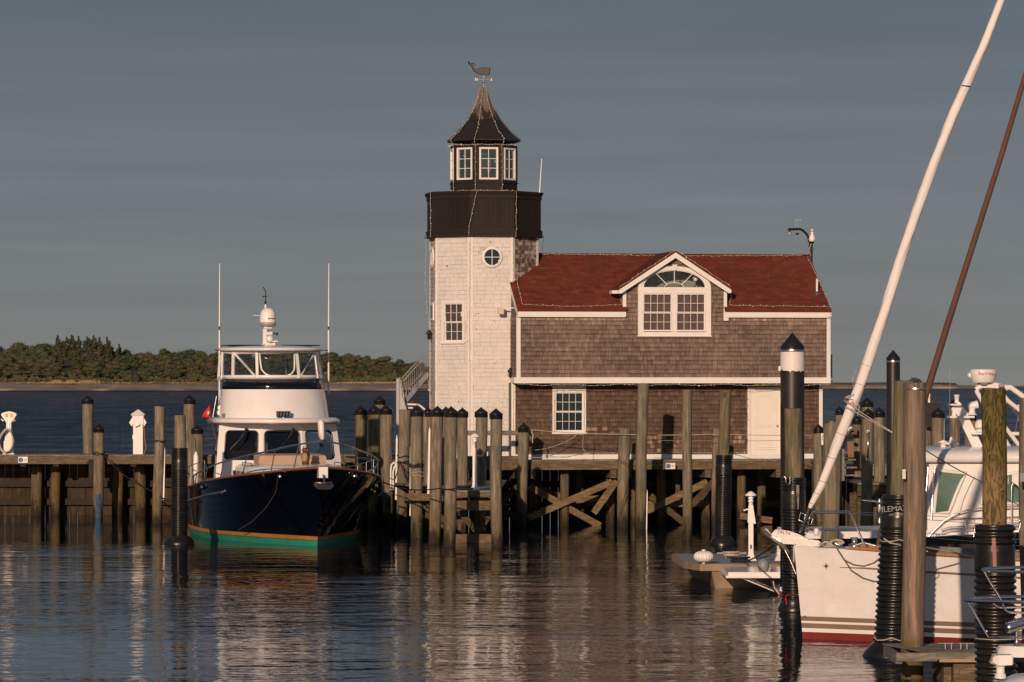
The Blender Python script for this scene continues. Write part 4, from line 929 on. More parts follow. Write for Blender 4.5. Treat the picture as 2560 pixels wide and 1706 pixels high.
# lettering on the near sleeve
text('lettering','PILEMATE',.13,Matrix.Translation((P(2236,1280,61.6).x,61.9-.296,P(0,1273,61.6).z))@Matrix.Rotation(R(-3),4,'Y')@UPR,GREYM,sl,.003,spacing=.95)
text('lettering','600-SC280',.05,Matrix.Translation((P(2240,1280,61.6).x,61.9-.296,P(0,1287,61.6).z))@Matrix.Rotation(R(-3),4,'Y')@UPR,GREYM,sl,.003)
q=P(2484,1345,53.2); on(nr,'pink_strap',simple('pink_strap',(.30,.14,.14),.7),lambda m: (m.beam((q.x,53.5-.30,q.z+.0),(q.x+.02,53.5-.315,q.z-.5),.05,.012,(0,1,0))))
m=MB(); c=P(2491,1477,53.5); 
on(nr,'rope_lashing',ROPEW,lambda m: m.lathe((c.x-.0,53.5,P(0,1596,53.5).z),[(.298,-.006),(.305,0),(.298,.006)],30,0,True,None,0,False))
def hook(x0,Y,pts,parent,r=.006): m=MB(); m.tube([P(*p,Y) for p in pts],r,6); m.build('hanger_hook',CHROME,parent)
hook(0,53.15,[(2414,1306),(2412,1309),(2418,1330),(2423,1343),(2434,1343),(2437,1320),(2436,1300)],nr)
hook(0,53.15,[(2541,1330),(2549,1322),(2551,1306),(2547,1298),(2542,1302)],nr)
on([o for o in bpy.data.objects if o.get('label','').startswith('flat-topped pile rising from a black')][0],'hanger_hook',CHROME,lambda m: m.tube([P(a,b,74.1) for a,b in ((1961,1195),(1960,1191),(1964,1192),(1965,1208),(1971,1213),(1975,1208),(1975,1191))],.008,6))
on([o for o in bpy.data.objects if o.get('label','').startswith('flat-topped pile rising from a black')][0],'strap',GREY,lambda m: m.loft([[P(1990,1213,74.2),P(1998,1213,74.2),P(1998,1213,74.25),P(1990,1213,74.25)],[P(1991,1232,74.2),P(1998,1232,74.2),P(1998,1232,74.25),P(1991,1232,74.25)],[P(1994,1274,74.2),P(1997,1274,74.2),P(1997,1274,74.25),P(1994,1274,74.25)]],True,True,False))
# ================================================================ boats
def lerp(a,b,t): return a+(b-a)*t
def hull(xf,name,parent,st,zb,mats,flare=lambda s:1.0,nrow=7,keel=-.55):
    'st: list of ((xw,yw),(xs,ys,zs)); zb: z levels that split the colour bands (bottom up); mats: len(zb)+1'
    m=MB(xf); cols=[]
    for i,((xw,yw),(xs,ys,zs)) in enumerate(st):
        pts=[(xw*.25,yw+.05,keel),(xw*.8,yw,keel*.45),(xw*.97,yw,-.08)]
        zl=[]; 
        for z in zb: zl+= [z]
        rest=[lerp(zb[-1],zs,k/nrow) for k in range(1,nrow+1)]
        for z in zl+rest:
            t=z/zs; f=t**flare(i/(len(st)-1)); pts.append((lerp(xw,xs,f),lerp(yw,ys,t**1.1),z))
        cols.append(pts)
    nb=len(cols[0])
    for sgn in (1,-1):
        for j in range(nb-1):
            if j<2+1: mi=0
            else: mi=min(j-2,len(zb))
            m.mi=mi
            rows=[[(sgn*c[j][0],c[j][1],c[j][2]) for c in cols],[(sgn*c[j+1][0],c[j+1][1],c[j+1][2]) for c in cols]]
            m.loft(rows if sgn>0 else rows[::-1],False,False,True)
    m.mi=len(zb); c=cols[-1]
    for j in range(nb-1):
        m.mi=0 if j<3 else min(j-2,len(zb))
        m.add([(c[j][0],c[j][1],c[j][2]),(-c[j][0],c[j][1],c[j][2]),(-c[j+1][0],c[j+1][1],c[j+1][2]),(c[j+1][0],c[j+1][1],c[j+1][2])],[(0,1,2,3)])
    return m.build(name,mats,parent)
def decksheet(mb,st,dz=-.04,ins=.03,crown=.06):
    L_=[]
    for (_,(xs,ys,zs)) in st: L_.append((max(0,xs-ins),ys,zs+dz))
    rows=[[(x*q,y,z+crown*(1-q*q)*min(1,x)) for q in (-1,-.6,-.2,.2,.6,1)] for x,y,z in L_]
    mb.loft(rows,False,False,True)
def U(w,yf,d,ya,z,n=24,t0=-90,t1=90,ends=True):
    p=[(w*math.sin(R(t0+(t1-t0)*i/n)), yf+d*(1-math.cos(R(t0+(t1-t0)*i/n)))**.9, z) for i in range(n+1)]
    if ends: p=[(-w*.97,ya,z)]+p+[(w*.97,ya,z)]
    return p
def wallpanel(xf,parent,bl,br,tr,tl,hol,frame_mat,pane_mat,th=.05,seal=True,name='window',round_=0.12):
    'flat wall panel with a rounded window; hol=(l,r,b,t) fractions'
    bl,br,tr,tl=map(Vector,(bl,br,tr,tl))
    def q(u,v): return bl.lerp(br,u).lerp(tl.lerp(tr,u),v)
    nrm=(br-bl).cross(tl-bl).normalized(); 
    l,r_,b,t=hol; W=(br-bl).length; Hh=(tl-bl).length
    def rect(l,r_,b,t,rad,n=5):
        ru,rv=rad/W,rad/Hh; pts=[]
        for cx,cy,a0 in ((r_-ru,t-rv,0),(l+ru,t-rv,90),(l+ru,b+rv,180),(r_-ru,b+rv,270)):
            for k in range(n+1): a=R(a0+90*k/n); pts.append((cx+ru*math.cos(a),cy+rv*math.sin(a)))
        return pts
    inn=rect(l,r_,b,t,round_); out=[]
    for u,v in inn:   # push ray to the panel's border
        du,dv=(u-(l+r_)/2)/((r_-l)/2),(v-(b+t)/2)/((t-b)/2); s=max(abs(du),abs(dv)); du/=s; dv/=s
        out.append(((1 if du>.999 else 0 if du<-.999 else (du+1)/2),(1 if dv>.999 else 0 if dv<-.999 else (dv+1)/2)))
    m=MB(xf); n=len(inn)
    P0=[q(*p)+nrm*0 for p in inn]; P1=[q(*p) for p in out]; b0=[p-nrm*th for p in P0]; b1=[p-nrm*th for p in P1]
    m.add(P0+P1+b0+b1,[(i,n+i,n+(i+1)%n,(i+1)%n) for i in range(n)]+[(2*n+(i+1)%n,3*n+(i+1)%n,3*n+i,2*n+i) for i in range(n)]+[((i+1)%n,2*n+(i+1)%n,2*n+i,i) for i in range(n)])
    o=m.build('cabin_panel',frame_mat,parent)
    g=MB(xf); pts=[q(*p) for p in inn]
    if seal:
        g2=MB(xf); g2.tube([p+nrm*.004 for p in pts]+[pts[0]+nrm*.004],.024,6); g2.build('window_seal',BLACKP,o)
    g.loft([[p-nrm*.02 for p in pts],[p-nrm*.026 for p in pts]],True,True,False); g.build(name,pane_mat,o)
    return o
TF=frame(-5.21,104,0,12)
my=thing('navy_motor_yacht',TF,'navy hulled flybridge motor yacht moored bow-on, with teal bottom and white dome','boat')
ST=[((0,0),(0.02,-.9,2.12)),((.22,.5),(.75,-.35,2.05)),((.45,1.1),(1.25,.4,1.97)),((.9,2.2),(1.85,1.6,1.86)),((1.45,3.6),(2.25,3.1,1.74)),((1.95,5.2),(2.45,4.9,1.6)),((2.15,7),(2.48,7,1.45)),((2.15,9),(2.42,9,1.32)),((2.05,10.5),(2.25,10.6,1.28))]
hull(TF,'hull',my,ST,[.15,.165,.27,.285],[TEAL,BLACKP,OCHRE,BLACKP,NAVY],lambda s:1.5-.9*s)
m=MB(TF); decksheet(m,ST); m.build('deck',GEL,my)
def sheerline(st,off=0,dz=0,sg=1,i0=0,i1=None,n=6):
    pts=[Vector((sg*s[1][0],s[1][1],s[1][2])) for s in st[i0:i1]]; outp=[]
    for i in range(len(pts)-1):
        p0=pts[max(i-1,0)];p1=pts[i];p2=pts[i+1];p3=pts[min(i+2,len(pts)-1)]
        for k in range(n):
            t=k/n; outp.append(.5*((2*p1)+(p2-p0)*t+(2*p0-5*p1+4*p2-p3)*t*t+(3*p1-p0-3*p2+p3)*t**3))
    outp.append(pts[-1]); 
    return [Vector((p.x+sg*off,p.y,p.z+dz)) for p in outp]
m=MB(TF); m.tube(sheerline(ST,0,.02,-1)[::-1]+sheerline(ST,0,.02,1)[1:],.035,8); m.build('cap_rail',VARN,my)
m=MB(TF)
for sg in (-1,1):
    p=[]
    for (xw,yw),(xs,ys,zs) in ST[4:]:
        z=zs-.36; f=z/zs; p.append(Vector((sg*(lerp(xw,xs,f**.8)+.01),lerp(yw,ys,f**1.1),z)))
    m.tube(p,.03,8)
m.build('rub_rail',ALU,my)
m=MB(TF)  # bow roller and anchor
m.bx(-.12,.12,-1.03,-.1,1.86,2.15); m.build('bow_roller',GEL,my)
m=MB(TF); m.tube([(0,-.9,1.95),(0,-1.1,1.92),(0,-1.16,1.70)],.03); m.tube([(-.22,-1.05,1.74),(0,-1.2,1.72),(.22,-1.05,1.74)],.025)
m.loft([[(-.24,-1.02,1.75),(.24,-1.02,1.75),(.24,-.98,1.75),(-.24,-.98,1.75)],[(-.26,-1.12,1.64),(.26,-1.12,1.64),(.26,-1.06,1.64),(-.26,-1.06,1.64)],[(-.16,-1.2,1.56),(.16,-1.2,1.56),(.16,-1.1,1.56),(-.16,-1.1,1.56)]],True,True,False)
m.build('anchor',STEELD,my)
m=MB(TF)
for sg in (-1,1):
    for s,dz in ((9,-.14),(30,-.13)):
        p=sheerline(ST,0,dz,sg)[s]; m=MB(TF); m.sphere((p.x*1.0,p.y-.02,p.z),.075,10); m.build('hawse_fitting',CHROME,my)
# foredeck trunk
m=MB(TF); rows=[]
for z,q in ((1.7,1.0),(2.02,.95),(2.09,.88),(2.13,.6),(2.15,.2)): rows.append([(x*q*.75,lerp(5.5,y,q),z) for x,y,_ in U(1.9,1.9,2.0,6.4,0,20)])
m.loft(rows,True,True,True); tk=m.build('trunk_cabin',GEL,my)
m=MB(TF)
for sg in (-1,1):
    for yy in (4.1,4.9,5.7): m.bx(sg*1.42-.03,sg*1.42+.03,yy,yy+.28,1.8,1.92)
m.build('portlight',BLACKP,tk)
m=MB(TF); m.loft([[(x0,4.3+dy,z) for x0,dy,z in ((-.95,0,2.13),(.95,0,2.13),(.95,.0,2.30),(.9,.0,2.36),(-.9,0,2.36),(-.95,0,2.30))],[(x0,5.3,z) for x0,z in ((-.95,2.13),(.95,2.13),(.95,2.34),(.9,2.40),(-.9,2.40),(-.95,2.34))]],True,True,False); m.build('sun_pad',TAN,tk)
m=MB(TF)
for sg in (-1,1): m.tube([(sg*1.25,3.6,2.06),(sg*1.25,3.65,2.16),(sg*1.3,5.0,2.16),(sg*1.3,5.05,2.06)],.014)
m.build('grab_rail',CHROME,tk)
# pilothouse
zb_,zt_=1.6,3.22
cor=[(-1.62,8.8),(-1.84,6.75),(-.62,6.05),(.62,6.05),(1.84,6.75),(1.62,8.8)]
def up(p,z): 
    f=(z-zb_)/(zt_-zb_); return (p[0]*(1-.085*f),p[1]+.28*f*(1 if p[1]<8 else 0),z)
wl=simple('dark_saloon',(.012,.012,.016),.9,var=.3)
for i in range(5):
    a,b=cor[i],cor[i+1]
    hol={0:(.08,.92,.45,.86),1:(.17,.91,.38,.875),2:(.07,.93,.38,.875),3:(.09,.82,.38,.875),4:(.08,.92,.45,.86)}[i]
    wallpanel(TF,my,up(a,zb_),up(b,zb_),up(b,zt_),up(a,zt_),hol,GEL,YGLASS,.05,name='windscreen')
m=MB(TF); m.slab([(-1.48,8.75),(-1.48,7.9),(1.48,7.9),(1.48,8.75)],1.6,3.2); m.build('saloon_bulkhead',wl,my)
m=MB(TF); m.bx(-1.6,-.75,7.2,7.5,1.9,2.45); m.bx(.75,1.6,7.2,7.4,1.9,2.3); m.build('dashboard',VARN,my)
m=MB(TF); m.bx(-.55,-.2,7.7,7.78,2.2,3.0); m.build('companion_panel',PLAST,my)
for xb_,xt in ((-1.2,-.95),(.12,.35)):
    m=MB(TF); 
    yA=6.15 if abs(xt)<.62 else 6.45
    m.tube([(xt-.04,yA,3.1),(xb_,yA-.05,2.75)],.03); m.tube([(xt,yA,3.08),((xt+xb_)/2,yA-.08,2.9),(xb_-.3,yA-.08+(0.12 if xb_<-.6 else 0),2.45)],.014); m.build('wiper',BLACKP,my)
# brow
m=MB(TF); rows=[U(1.76,5.65,1.75,9.0,3.22),U(1.82,5.55,1.8,9.05,3.27),U(1.82,5.55,1.8,9.05,3.33),U(1.72,5.75,1.7,9.0,3.39)]
m.loft(rows,True,True,True); br=m.build('brow',GEL,my)
m=MB(TF); m.tube(U(1.80,5.57,1.8,8.95,3.235,30),.02,6); m.build('brow_trim',VARN,br)
m=MB(TF); rows=[U(1.56,6.25,1.45,8.8,3.38),U(1.53,6.4,1.45,8.8,3.8),U(1.49,6.65,1.4,8.75,4.20)]
m.loft(rows,True,True,True); fb=m.build('flybridge',GEL,my)
m=MB(TF); m.loft([U(1.49,6.66,1.4,9.0,4.2,26,-90,90,False),U(1.45,6.86,1.38,9.0,4.50,26,-90,90,False)],False,False,True); o=m.build('wind_deflector',SMOKE,fb); md=o.modifiers.new('s','SOLIDIFY'); md.thickness=.008
m=MB(TF); m.tube(U(1.46,6.83,1.38,9.0,4.215,24,-90,90,False),.014,6); m.build('deflector_trim',ALU,fb)
m=MB(TF); m.loft([U(1.36,7.3,1.1,9,4.2),U(1.32,7.35,1.1,9,4.50)],True,True,False); m.build('helm_console',simple('dark_teak',(.06,.032,.018),.5,var=.3),fb)
# enclosure
w0,y0_,d0=1.46,6.85,1.38; w1,y1_,d1=1.40,7.15,1.3; z0_,z1_=4.52,5.27
def Ept(th,v): 
    w=lerp(w0,w1,v); y=lerp(y0_,y1_,v)+lerp(d0,d1,v)*(1-math.cos(R(th)))**.9; return Vector((w*math.sin(R(th)),y,lerp(z0_,z1_,v)))
m=MB(TF)
for v,hh in ((.04,.11),(.97,.09)):
    rows=[[Ept(t,v)+Vector((0,0,-hh/2)) for t in range(-90,91,5)],[Ept(t,v)+Vector((0,-.02,hh/2)) for t in range(-90,91,5)]]; m.loft(rows,False,False,True)
for th in (-88,-57,-24,24,57,88): m.beam(Ept(th,0),Ept(th,1),.055,.04,(math.sin(R(th)),-math.cos(R(th)),0))
for sg in (-1,1):
    m.beam(Ept(sg*54,.93),Ept(sg*26,.05),.03,.03)
    pts=[Ept(sg*21,.98),Ept(sg*20,.55),Ept(sg*19,.32),Ept(sg*15,.16),Ept(sg*10,.09)]
    m.tube(pts,.027,6)
    m.beam((sg*w0,8.2,z0_),(sg*w0,8.9,z0_),.04,.08); m.beam((sg*w1,8.4,z1_),(sg*w1,8.9,z1_),.04,.08); m.beam((sg*w0,8.9,z0_),(sg*w1,8.9,z1_),.05,.05)
m.build('enclosure_frame',GEL,fb).modifiers.new('s','SOLIDIFY').thickness=.02
m=MB(TF); m.loft([[Ept(t,.0) for t in range(-90,91,6)],[Ept(t,1) for t in range(-90,91,6)]],False,False,True); m.build('clear_curtain',CLEARV,fb)
m=MB(TF)
for sg in (-1,1): m.tube([(sg*1.35,8.7,4.2),(sg*1.33,8.7,5.3)],.02); m.tube([(sg*1.5,7.9,4.0),(sg*1.38,8.6,5.3)],.02)
m.tube([(.55,8.8,4.2),(.45,8.8,5.25)],.02); m.tube([(.95,8.8,4.2),(.85,8.8,5.25)],.02); m.tube([(.5,8.8,4.75),(.9,8.8,4.75)],.02); m.tube([(-1.5,9.0,4.0),(-1.62,8.9,3.4)],.02)
m.build('stanchions',CHROME,fb)
m=MB(TF); rows=[U(1.48,6.85,1.5,9.35,5.30),U(1.55,6.75,1.55,9.4,5.345),U(1.53,6.8,1.5,9.35,5.38),U(1.1,7.3,1.1,9.2,5.44),U(.4,8,.4,9,5.47)]
m.loft(rows,True,True,True); ht=m.build('hardtop',GEL,fb)
m=MB(TF)
for sg in (-1,1): m.bx(min(sg*.25,sg*1.35),max(sg*.25,sg*1.35),7.9,9.25,5.45,5.48)
m.build('solar_panel',BLACKP,ht)
# instruments on the hardtop
yy=9.0
c=fy(TF,669.5,793,yy); cz=lambda py: fy(TF,669,py,yy).z
m=MB(TF); m.lathe((c.x,yy,0),[(.15,cz(817)),(.225,cz(814)),(.24,cz(811)),(.24,cz(806)),(.235,cz(805)),(.232,cz(792)),(.215,cz(783)),(.17,cz(775)),(.1,cz(771)),(.005,cz(770))],24); dm=m.build('satellite_dome',PLAST,my)
m=MB(TF); m.lathe((c.x,yy,0),[(.20,cz(816)),(.238,cz(813)),(.243,cz(811)),(.243,cz(806.5)),(.236,cz(806))],24,0,True,None,0,False); m.build('dome_base_band',simple('warm_grey',(.33,.29,.25),.5),dm)
text('lettering','TracVision',.058,TF@Matrix.Translation((c.x+.07,yy-.232,cz(797)))@Matrix.Rotation(R(18),4,'Z')@UPR,BLKI,dm,.004)
m=MB(TF); x0=fy(TF,662,0,yy).x; m.bx(x0-.06,x0+.05,yy-.06,yy+.1,5.44,cz(823)); m.bx(x0-.04,c.x+.1,yy-.08,yy+.08,cz(822),cz(816)); m.loft([[(c.x-.3,yy-.2,5.42),(c.x+.25,yy-.2,5.42),(c.x+.25,yy+.2,5.42),(c.x-.3,yy+.2,5.42)],[(c.x-.12,yy-.1,5.56),(c.x+.15,yy-.1,5.56),(c.x+.15,yy+.1,5.56),(c.x-.12,yy+.1,5.56)]],True,True,False)
m.cyl((x0+.02,yy,cz(824)),(x0+.02,yy,cz(760)),.03); mt=m.build('instrument_mast',PLAST,my)
m=MB(TF); m.sphere((fy(TF,672,0,yy).x,yy-.2,cz(848)),.11,12,.9); m.lathe((fy(TF,687,0,yy).x,yy-.2,cz(855)),[(.10,-.01),(.13,0),(.10,.02),(.03,.05)],16); m.cyl((fy(TF,684,0,yy).x,yy-.2,cz(866)),(fy(TF,684,0,yy).x,yy-.2,cz(856)),.02); m.tube([(fy(TF,664,0,yy).x,yy-.15,cz(835)),(fy(TF,679,0,yy).x,yy-.3,cz(834))],.055); m.build('horn_and_radar',PLAST,mt)
m=MB(TF); m.tube([(fy(TF,679,0,yy).x,yy-.3,cz(834)),(fy(TF,688,0,yy).x,yy-.4,cz(836))],.035,10,.05); m.build('horn_mouth',simple('blue_grey',(.08,.10,.14),.4),mt)
m=MB(TF); a=x0+.02; m.tube([(a,yy,cz(752)),(a,yy,cz(728)),(fy(TF,658,0,yy).x,yy,cz(718))],.014); m.tube([(fy(TF,657,0,yy).x,yy,cz(742)),(fy(TF,667,0,yy).x,yy,cz(742))],.012); m.sphere((fy(TF,657.5,0,yy).x,yy,cz(742)),.02,8); m.sphere((fy(TF,666,0,yy).x,yy,cz(742)),.02,8); m.build('wind_sensor',BLACKP,mt)
m=MB(TF); m.lathe((a,yy,cz(762)),[(.03,0),(.035,.03),(.02,.04),(.035,.06),(.03,.11)],10); m.build('sensor_base',BRONZE,mt)
m=MB(TF); m.tube([(fy(TF,633,0,yy).x,yy,cz(789)),(fy(TF,648,0,yy).x,yy,cz(790))],.012); m.build('stub_aerial',PLAST,mt)
for px,pb in ((548.5,1010),(821.5,984)):
    ya=8.6; x=fy(TF,px,900,ya).x; m=MB(TF)
    zt_a=fy(TF,px,659,ya).z; zj=fy(TF,px,822,ya).z; z_b=fy(TF,px,pb,ya).z
    m.tube([(x,ya,z_b),(x,ya,zj-.05)],.026); m.tube([(x,ya,zj+.05),(x+.01,ya,zt_a)],.022,8,.014); o=m.build('whip_antenna',PLAST,my)
    m=MB(TF); m.tube([(x,ya,zj-.06),(x,ya,zj),(x,ya,zj+.06)],lambda t:.014+.012*abs(t-.5)*2); m.beam((x,ya,5.33),(x*.93,ya,5.33),.04,.03); m.build('antenna_joint',BLACKP,o)
x=fy(TF,548.5,900,8.3).x; m=MB(TF)
for i,(px,py) in enumerate(((551,1020),(549,1032))):
    q=fy(TF,px,py,8.2); m.cyl((q.x,8.12,q.z),(q.x,8.25,q.z),.085-.005*i)
m.build('horn_speaker',PLAST,my)
q=fy(TF,562,1040,7.4); m=MB(TF); m.bx(q.x-.06,q.x+.05,7.3,7.5,q.z-.06,q.z+.06); m.build('side_light',GOLD,my)
q=fy(TF,708.5,1036,6.1); m=MB(TF); m.bx(q.x-.2,q.x+.2,6.05,6.15,q.z-.075,q.z+.085); sl_=m.build('spotlight_bar',BLACKP,my)
m=MB(TF); m.cyl((q.x,6.1,q.z-.2),(q.x,6.1,q.z-.06),.04)
for i in range(5): m.beam((q.x-.17+i*.085,6.045,q.z-.05),(q.x-.15+i*.085,6.045,q.z+.06),.022,.01)
m.build('lamp_lens',CHROME,sl_)
# pulpit rail
m=MB(TF); top=[]
for sg in (-1,1):
    pp=sheerline(ST,-.06,.0,sg,0,7); top.append([Vector((q.x,q.y-.06,q.z+.74-.012*i)) for i,q in enumerate(pp)])
full=top[0][::-1]+top[1]; 
full=[p for p in full if abs(p.x)>.12 or True]
m.tube(full,.024,8)
m.tube([full[0],full[0]+Vector((0,.35,-.6))],.018); m.tube([full[-1],full[-1]+Vector((0,.35,-.6))],.018)
for sg,tp in ((-1,top[0]),(1,top[1])):
    base=sheerline(ST,-.06,.03,sg,0,7)
    for i in (5,11,17,23,29,34):
        if i<len(base): m.tube([tp[i],base[min(i+1,len(base)-1)]],.016,6)
    p=sheerline(ST,-.06,.0,sg,5,9); 
    for q in p[::4]: m.tube([q,q+Vector((0,0,.62))],.014,6)
    m.tube([q+Vector((0,0,.62)) for q in p],.014,6); m.tube([q+Vector((0,0,.32)) for q in p],.008,6)
m.build('bow_rail',CHROME,my)
m=MB(TF); a=fy(TF,806,1104,-.8); b=fy(TF,803,1050,-.8); m.loft([[(a.x+sx*.06,a.y,a.z+.03) for sx in (-1,0,1,0)],[(lerp(a.x,b.x,.3)+.1*sx,a.y+.05*sy,lerp(a.z,b.z,.3)) for sx,sy in ((-1,0),(0,-1),(1,0),(0,1))],[(b.x+.1*sx,a.y+.05*sy,b.z-.05) for sx,sy in ((-1,0),(0,-1),(1,0),(0,1))],[(b.x+.02*sx,a.y,b.z) for sx in (-1,0,1,0)]],True,True,True); m.build('furled_burgee',PLAST,my)
m=MB(TF); 
for i in range(24): m.bx(-.0,.0,0,0,0,0) if False else None
# owl decoy, flag
q=fy(TF,764,1162,3.4); ow=thing('owl_decoy',TF@Matrix.Translation((q.x,3.4,2.12)),'brown and buff owl decoy standing on the yacht foredeck','owl statue')
owm=simple('owl_brown',(.06,.03,.02),.7,var=.4,scale=20); owb=simple('owl_buff',(.30,.22,.11),.7,var=.3,scale=20)
zt0=2.12; m=MB(TF@Matrix.Translation((q.x,3.4,zt0)))
m.lathe((0,0,0),[(.09,0),(.10,.03),(.10,.07),(.09,.09),(.115,.16),(.125,.24),(.11,.31),(.085,.345),(.10,.38),(.10,.43),(.07,.46),(.01,.47)],16)
for sx in (-1,1): m.loft([[(sx*.045,-.04,.45),(sx*.085,-.02,.45),(sx*.065,.03,.44)],[(sx*.08,-.02,.52),(sx*.082,-.02,.52),(sx*.081,-.015,.52)]],True,True,False)
m.build('body',owm,ow); m=MB(TF@Matrix.Translation((q.x,3.4,zt0))); m.lathe((-.02,-.035,0),[(.07,.10),(.095,.17),(.10,.24),(.08,.31),(.03,.34)],14); m.build('breast',owb,ow)
m=MB(TF@Matrix.Translation((q.x,3.4,zt0))); 
for sx in (-1,1): m.sphere((sx*.04,-.09,.41),.02,8)
m.build('eyes',GOLD,ow)
q=P(515,1030,117); fl=thing('red_flag',(q.x,117,q.z),'small red flag with white mark drooping at the yacht stern','flag')
rows=[]; Pn=lambda a,b,dy=0: (P(a,b,117)+Vector((0,dy,0)))
ring_=[[(522,1015),(524,1016)],[(516,1025),(525,1026)],[(510,1031),(526,1033)],[(507,1037),(527,1040)],[(505,1043),(524,1046)]]
m=MB(); m.loft([[Pn(lerp(a[0],b[0],k/7),lerp(a[1],b[1],k/7),.05*math.sin(k*1.9+i*.8)) for k in range(8)] for i,(a,b) in enumerate(ring_)],False,False,True); o=m.build('cloth',REDF,fl); o.modifiers.new('s','SOLIDIFY').thickness=.01
m=MB(); c=Pn(522,1033,-.12); m.sphere(c,.04,8,1.4); m.build('white_mark',PLAST,fl)
m=MB(); m.tube([P(523,1012,117),P(533,1070,116.6),P(540,1100,116)],.012); m.build('staff',VARN,fl)
# ---------------------------------------------------------------- white sloop at right
SF=frame((2007-1280)/F*66.1,66.1,0,-105)
sb=thing('white_sloop',SF,'white sloop bow with star emblem, taupe stripes and red bottom at right','boat')
S2=[((0.01,0),(.02,-.15,1.6)),((.12,.4),(.2,.25,1.575)),((.3,1),(.42,.85,1.55)),((.62,2),(.82,1.9,1.505)),((1.0,3.2),(1.22,3.1,1.46)),((1.35,4.8),(1.6,4.8,1.4)),((1.5,6.5),(1.75,6.6,1.36)),((1.4,9),(1.6,9,1.34)),((1.2,10.2),(1.45,10.3,1.34))]
hull(SF,'hull',sb,S2,[.12,.186,.27,.308,.385],[REDB,GEL,TAUPE,GEL,TAUPE,HULLW],lambda s:.9,8)
m=MB(SF); decksheet(m,S2,-.02,.0,.05); m.build('deck',GEL,sb)
m=MB(SF)
for sg in (-1,1): m.tube([q for q in sheerline(S2,-.02,.02,sg)[12:]],.035,6)
m.build('toe_rail',TEAK,sb)
m=MB(SF); m.tube([q for q in sheerline(S2,-.42,.05,1)[20:]],.10,6); m.build('side_deck',GREY,sb)
m=MB(SF); m.loft([[(x,y,z) for x,y,z in ((-.45,3.6,1.42),(.45,3.6,1.42),(.35,3.9,1.6),(-.35,3.9,1.6))],[(x,y,z) for x,y,z in ((-.8,9,1.4),(.8,9,1.4),(.7,9,1.85),(-.7,9,1.85))]],True,True,False); m.build('cabin_trunk',GEL,sb)
def hs_pt(px,py):   # point on the near side of the hull (search distance aft)
    best=None
    for i in range(1,160):
        yl=i*.05
        # interpolate hull half-breadth at this pixel's height
        for k in range(len(S2)-1):
            if S2[k][1][1]<=yl<=S2[k+1][1][1]: break
        q=fx(SF,px,py,0)
        t=(yl-S2[k][1][1])/(S2[k+1][1][1]-S2[k][1][1]); xs=lerp(S2[k][1][0],S2[k+1][1][0],t); zs=lerp(S2[k][1][2],S2[k+1][1][2],t)
        yw=(S2[k][0][1]+(S2[k+1][0][1]-S2[k][0][1])*t); xw=lerp(S2[k][0][0],S2[k+1][0][0],t)
        q=fy(SF,px,py,yl); z=q.z
        if not 0<z<zs+.02: continue
        xh=lerp(xw,xs,(z/zs)**.9); e=abs(q.x-xh)
        if best is None or e<best[0]: best=(e,Vector((xh,yl,z)))
    return best[1]
tp_=[hs_pt(px,py)+Vector((.006,0,0)) for px,py in ((2102,1418),(2160,1421),(2250,1427),(2350,1432),(2442,1438),(2560,1446))]
m=MB(SF); m.tube(tp_,lambda t:.004+.014*min(1,t*3),6); m.build('cove_stripe',TAUPE,sb)
tp_=[hs_pt(px,py)+Vector((.006,0,0)) for px,py in ((2048,1368),(2090,1371),(2134,1374))]
m=MB(SF); m.tube(tp_,.008,6); m.build('name_strip',GREYM,sb)
st_=hs_pt(2066,1415)+Vector((.012,0,0)); m=MB(SF@Matrix.Translation(st_)@Matrix.Rotation(R(82),4,'Z'))
pts=[]
for k in range(16):
    r_=(.062 if k%4==0 else .042) if k%2==0 else .014; pts.append((r_*math.sin(2*math.pi*k/16),r_*math.cos(2*math.pi*k/16)))
m.prism(pts,-.006,.004); m.build('star_emblem',BLKI,sb)
st2=hs_pt(2010,1542)+Vector((.01,0,0)); m=MB(SF@Matrix.Translation(st2)@Matrix.Rotation(R(82),4,'Z')); m.prism([(x*.45,z*.45) for x,z in pts],-.006,.004); m.build('star_emblem',BLKI,sb)
m=MB(SF); m.tube([fx(SF,1989,1366,-.0)+Vector((.04,-.03,0)),fx(SF,1990,1405,0)+Vector((.04,-.03,0))],.014); m.build('stem_band',CHROME,sb)
# anchor on the bow roller
AP=lambda px,py,x=0: fx(SF,px,py,x)
def plate(mb,pts,x0,x1):
    a=[AP(px,py,0) for px,py in pts]; n=len(a)
    vs=[(x0,p.y,p.z) for p in a]+[(x1,p.y,p.z) for p in a]; mb.add(vs,[tuple(range(n)),tuple(range(2*n-1,n-1,-1))]+[(i,i+n,(i+1)%n+n,(i+1)%n) for i in range(n)])
an=thing('plough_anchor',SF@Matrix.Translation((0,-.4,1.6)),'galvanised plough anchor stowed on the white sloop bow roller','anchor')
GALV=simple('galvanised_steel',(.32,.31,.29),.45,.7,var=.35,scale=12)
m=MB(SF)
plate(m,[(1929,1336),(1938,1325),(1950,1324),(1975,1328),(2000,1337),(2032,1354),(2044,1361),(1990,1361),(1945,1360),(1935,1350)],-.035,.035); m.build('shank',CHROME,an)
m=MB(SF)
hd=lambda px,py,x: tuple(AP(px,py,x))
for sg in (-1,1): m.add([hd(1911,1324,0),hd(1916,1324,0),hd(1938,1356,sg*.14),hd(1973,1383,sg*.05),hd(1958,1360,0),hd(1934,1347,0),hd(1911,1335,sg*.1)],[(0,1,5,6),(6,5,4,2),(2,4,3)])
o=m.build('fluke',GALV,an); o.modifiers.new('s','SOLIDIFY').thickness=.02
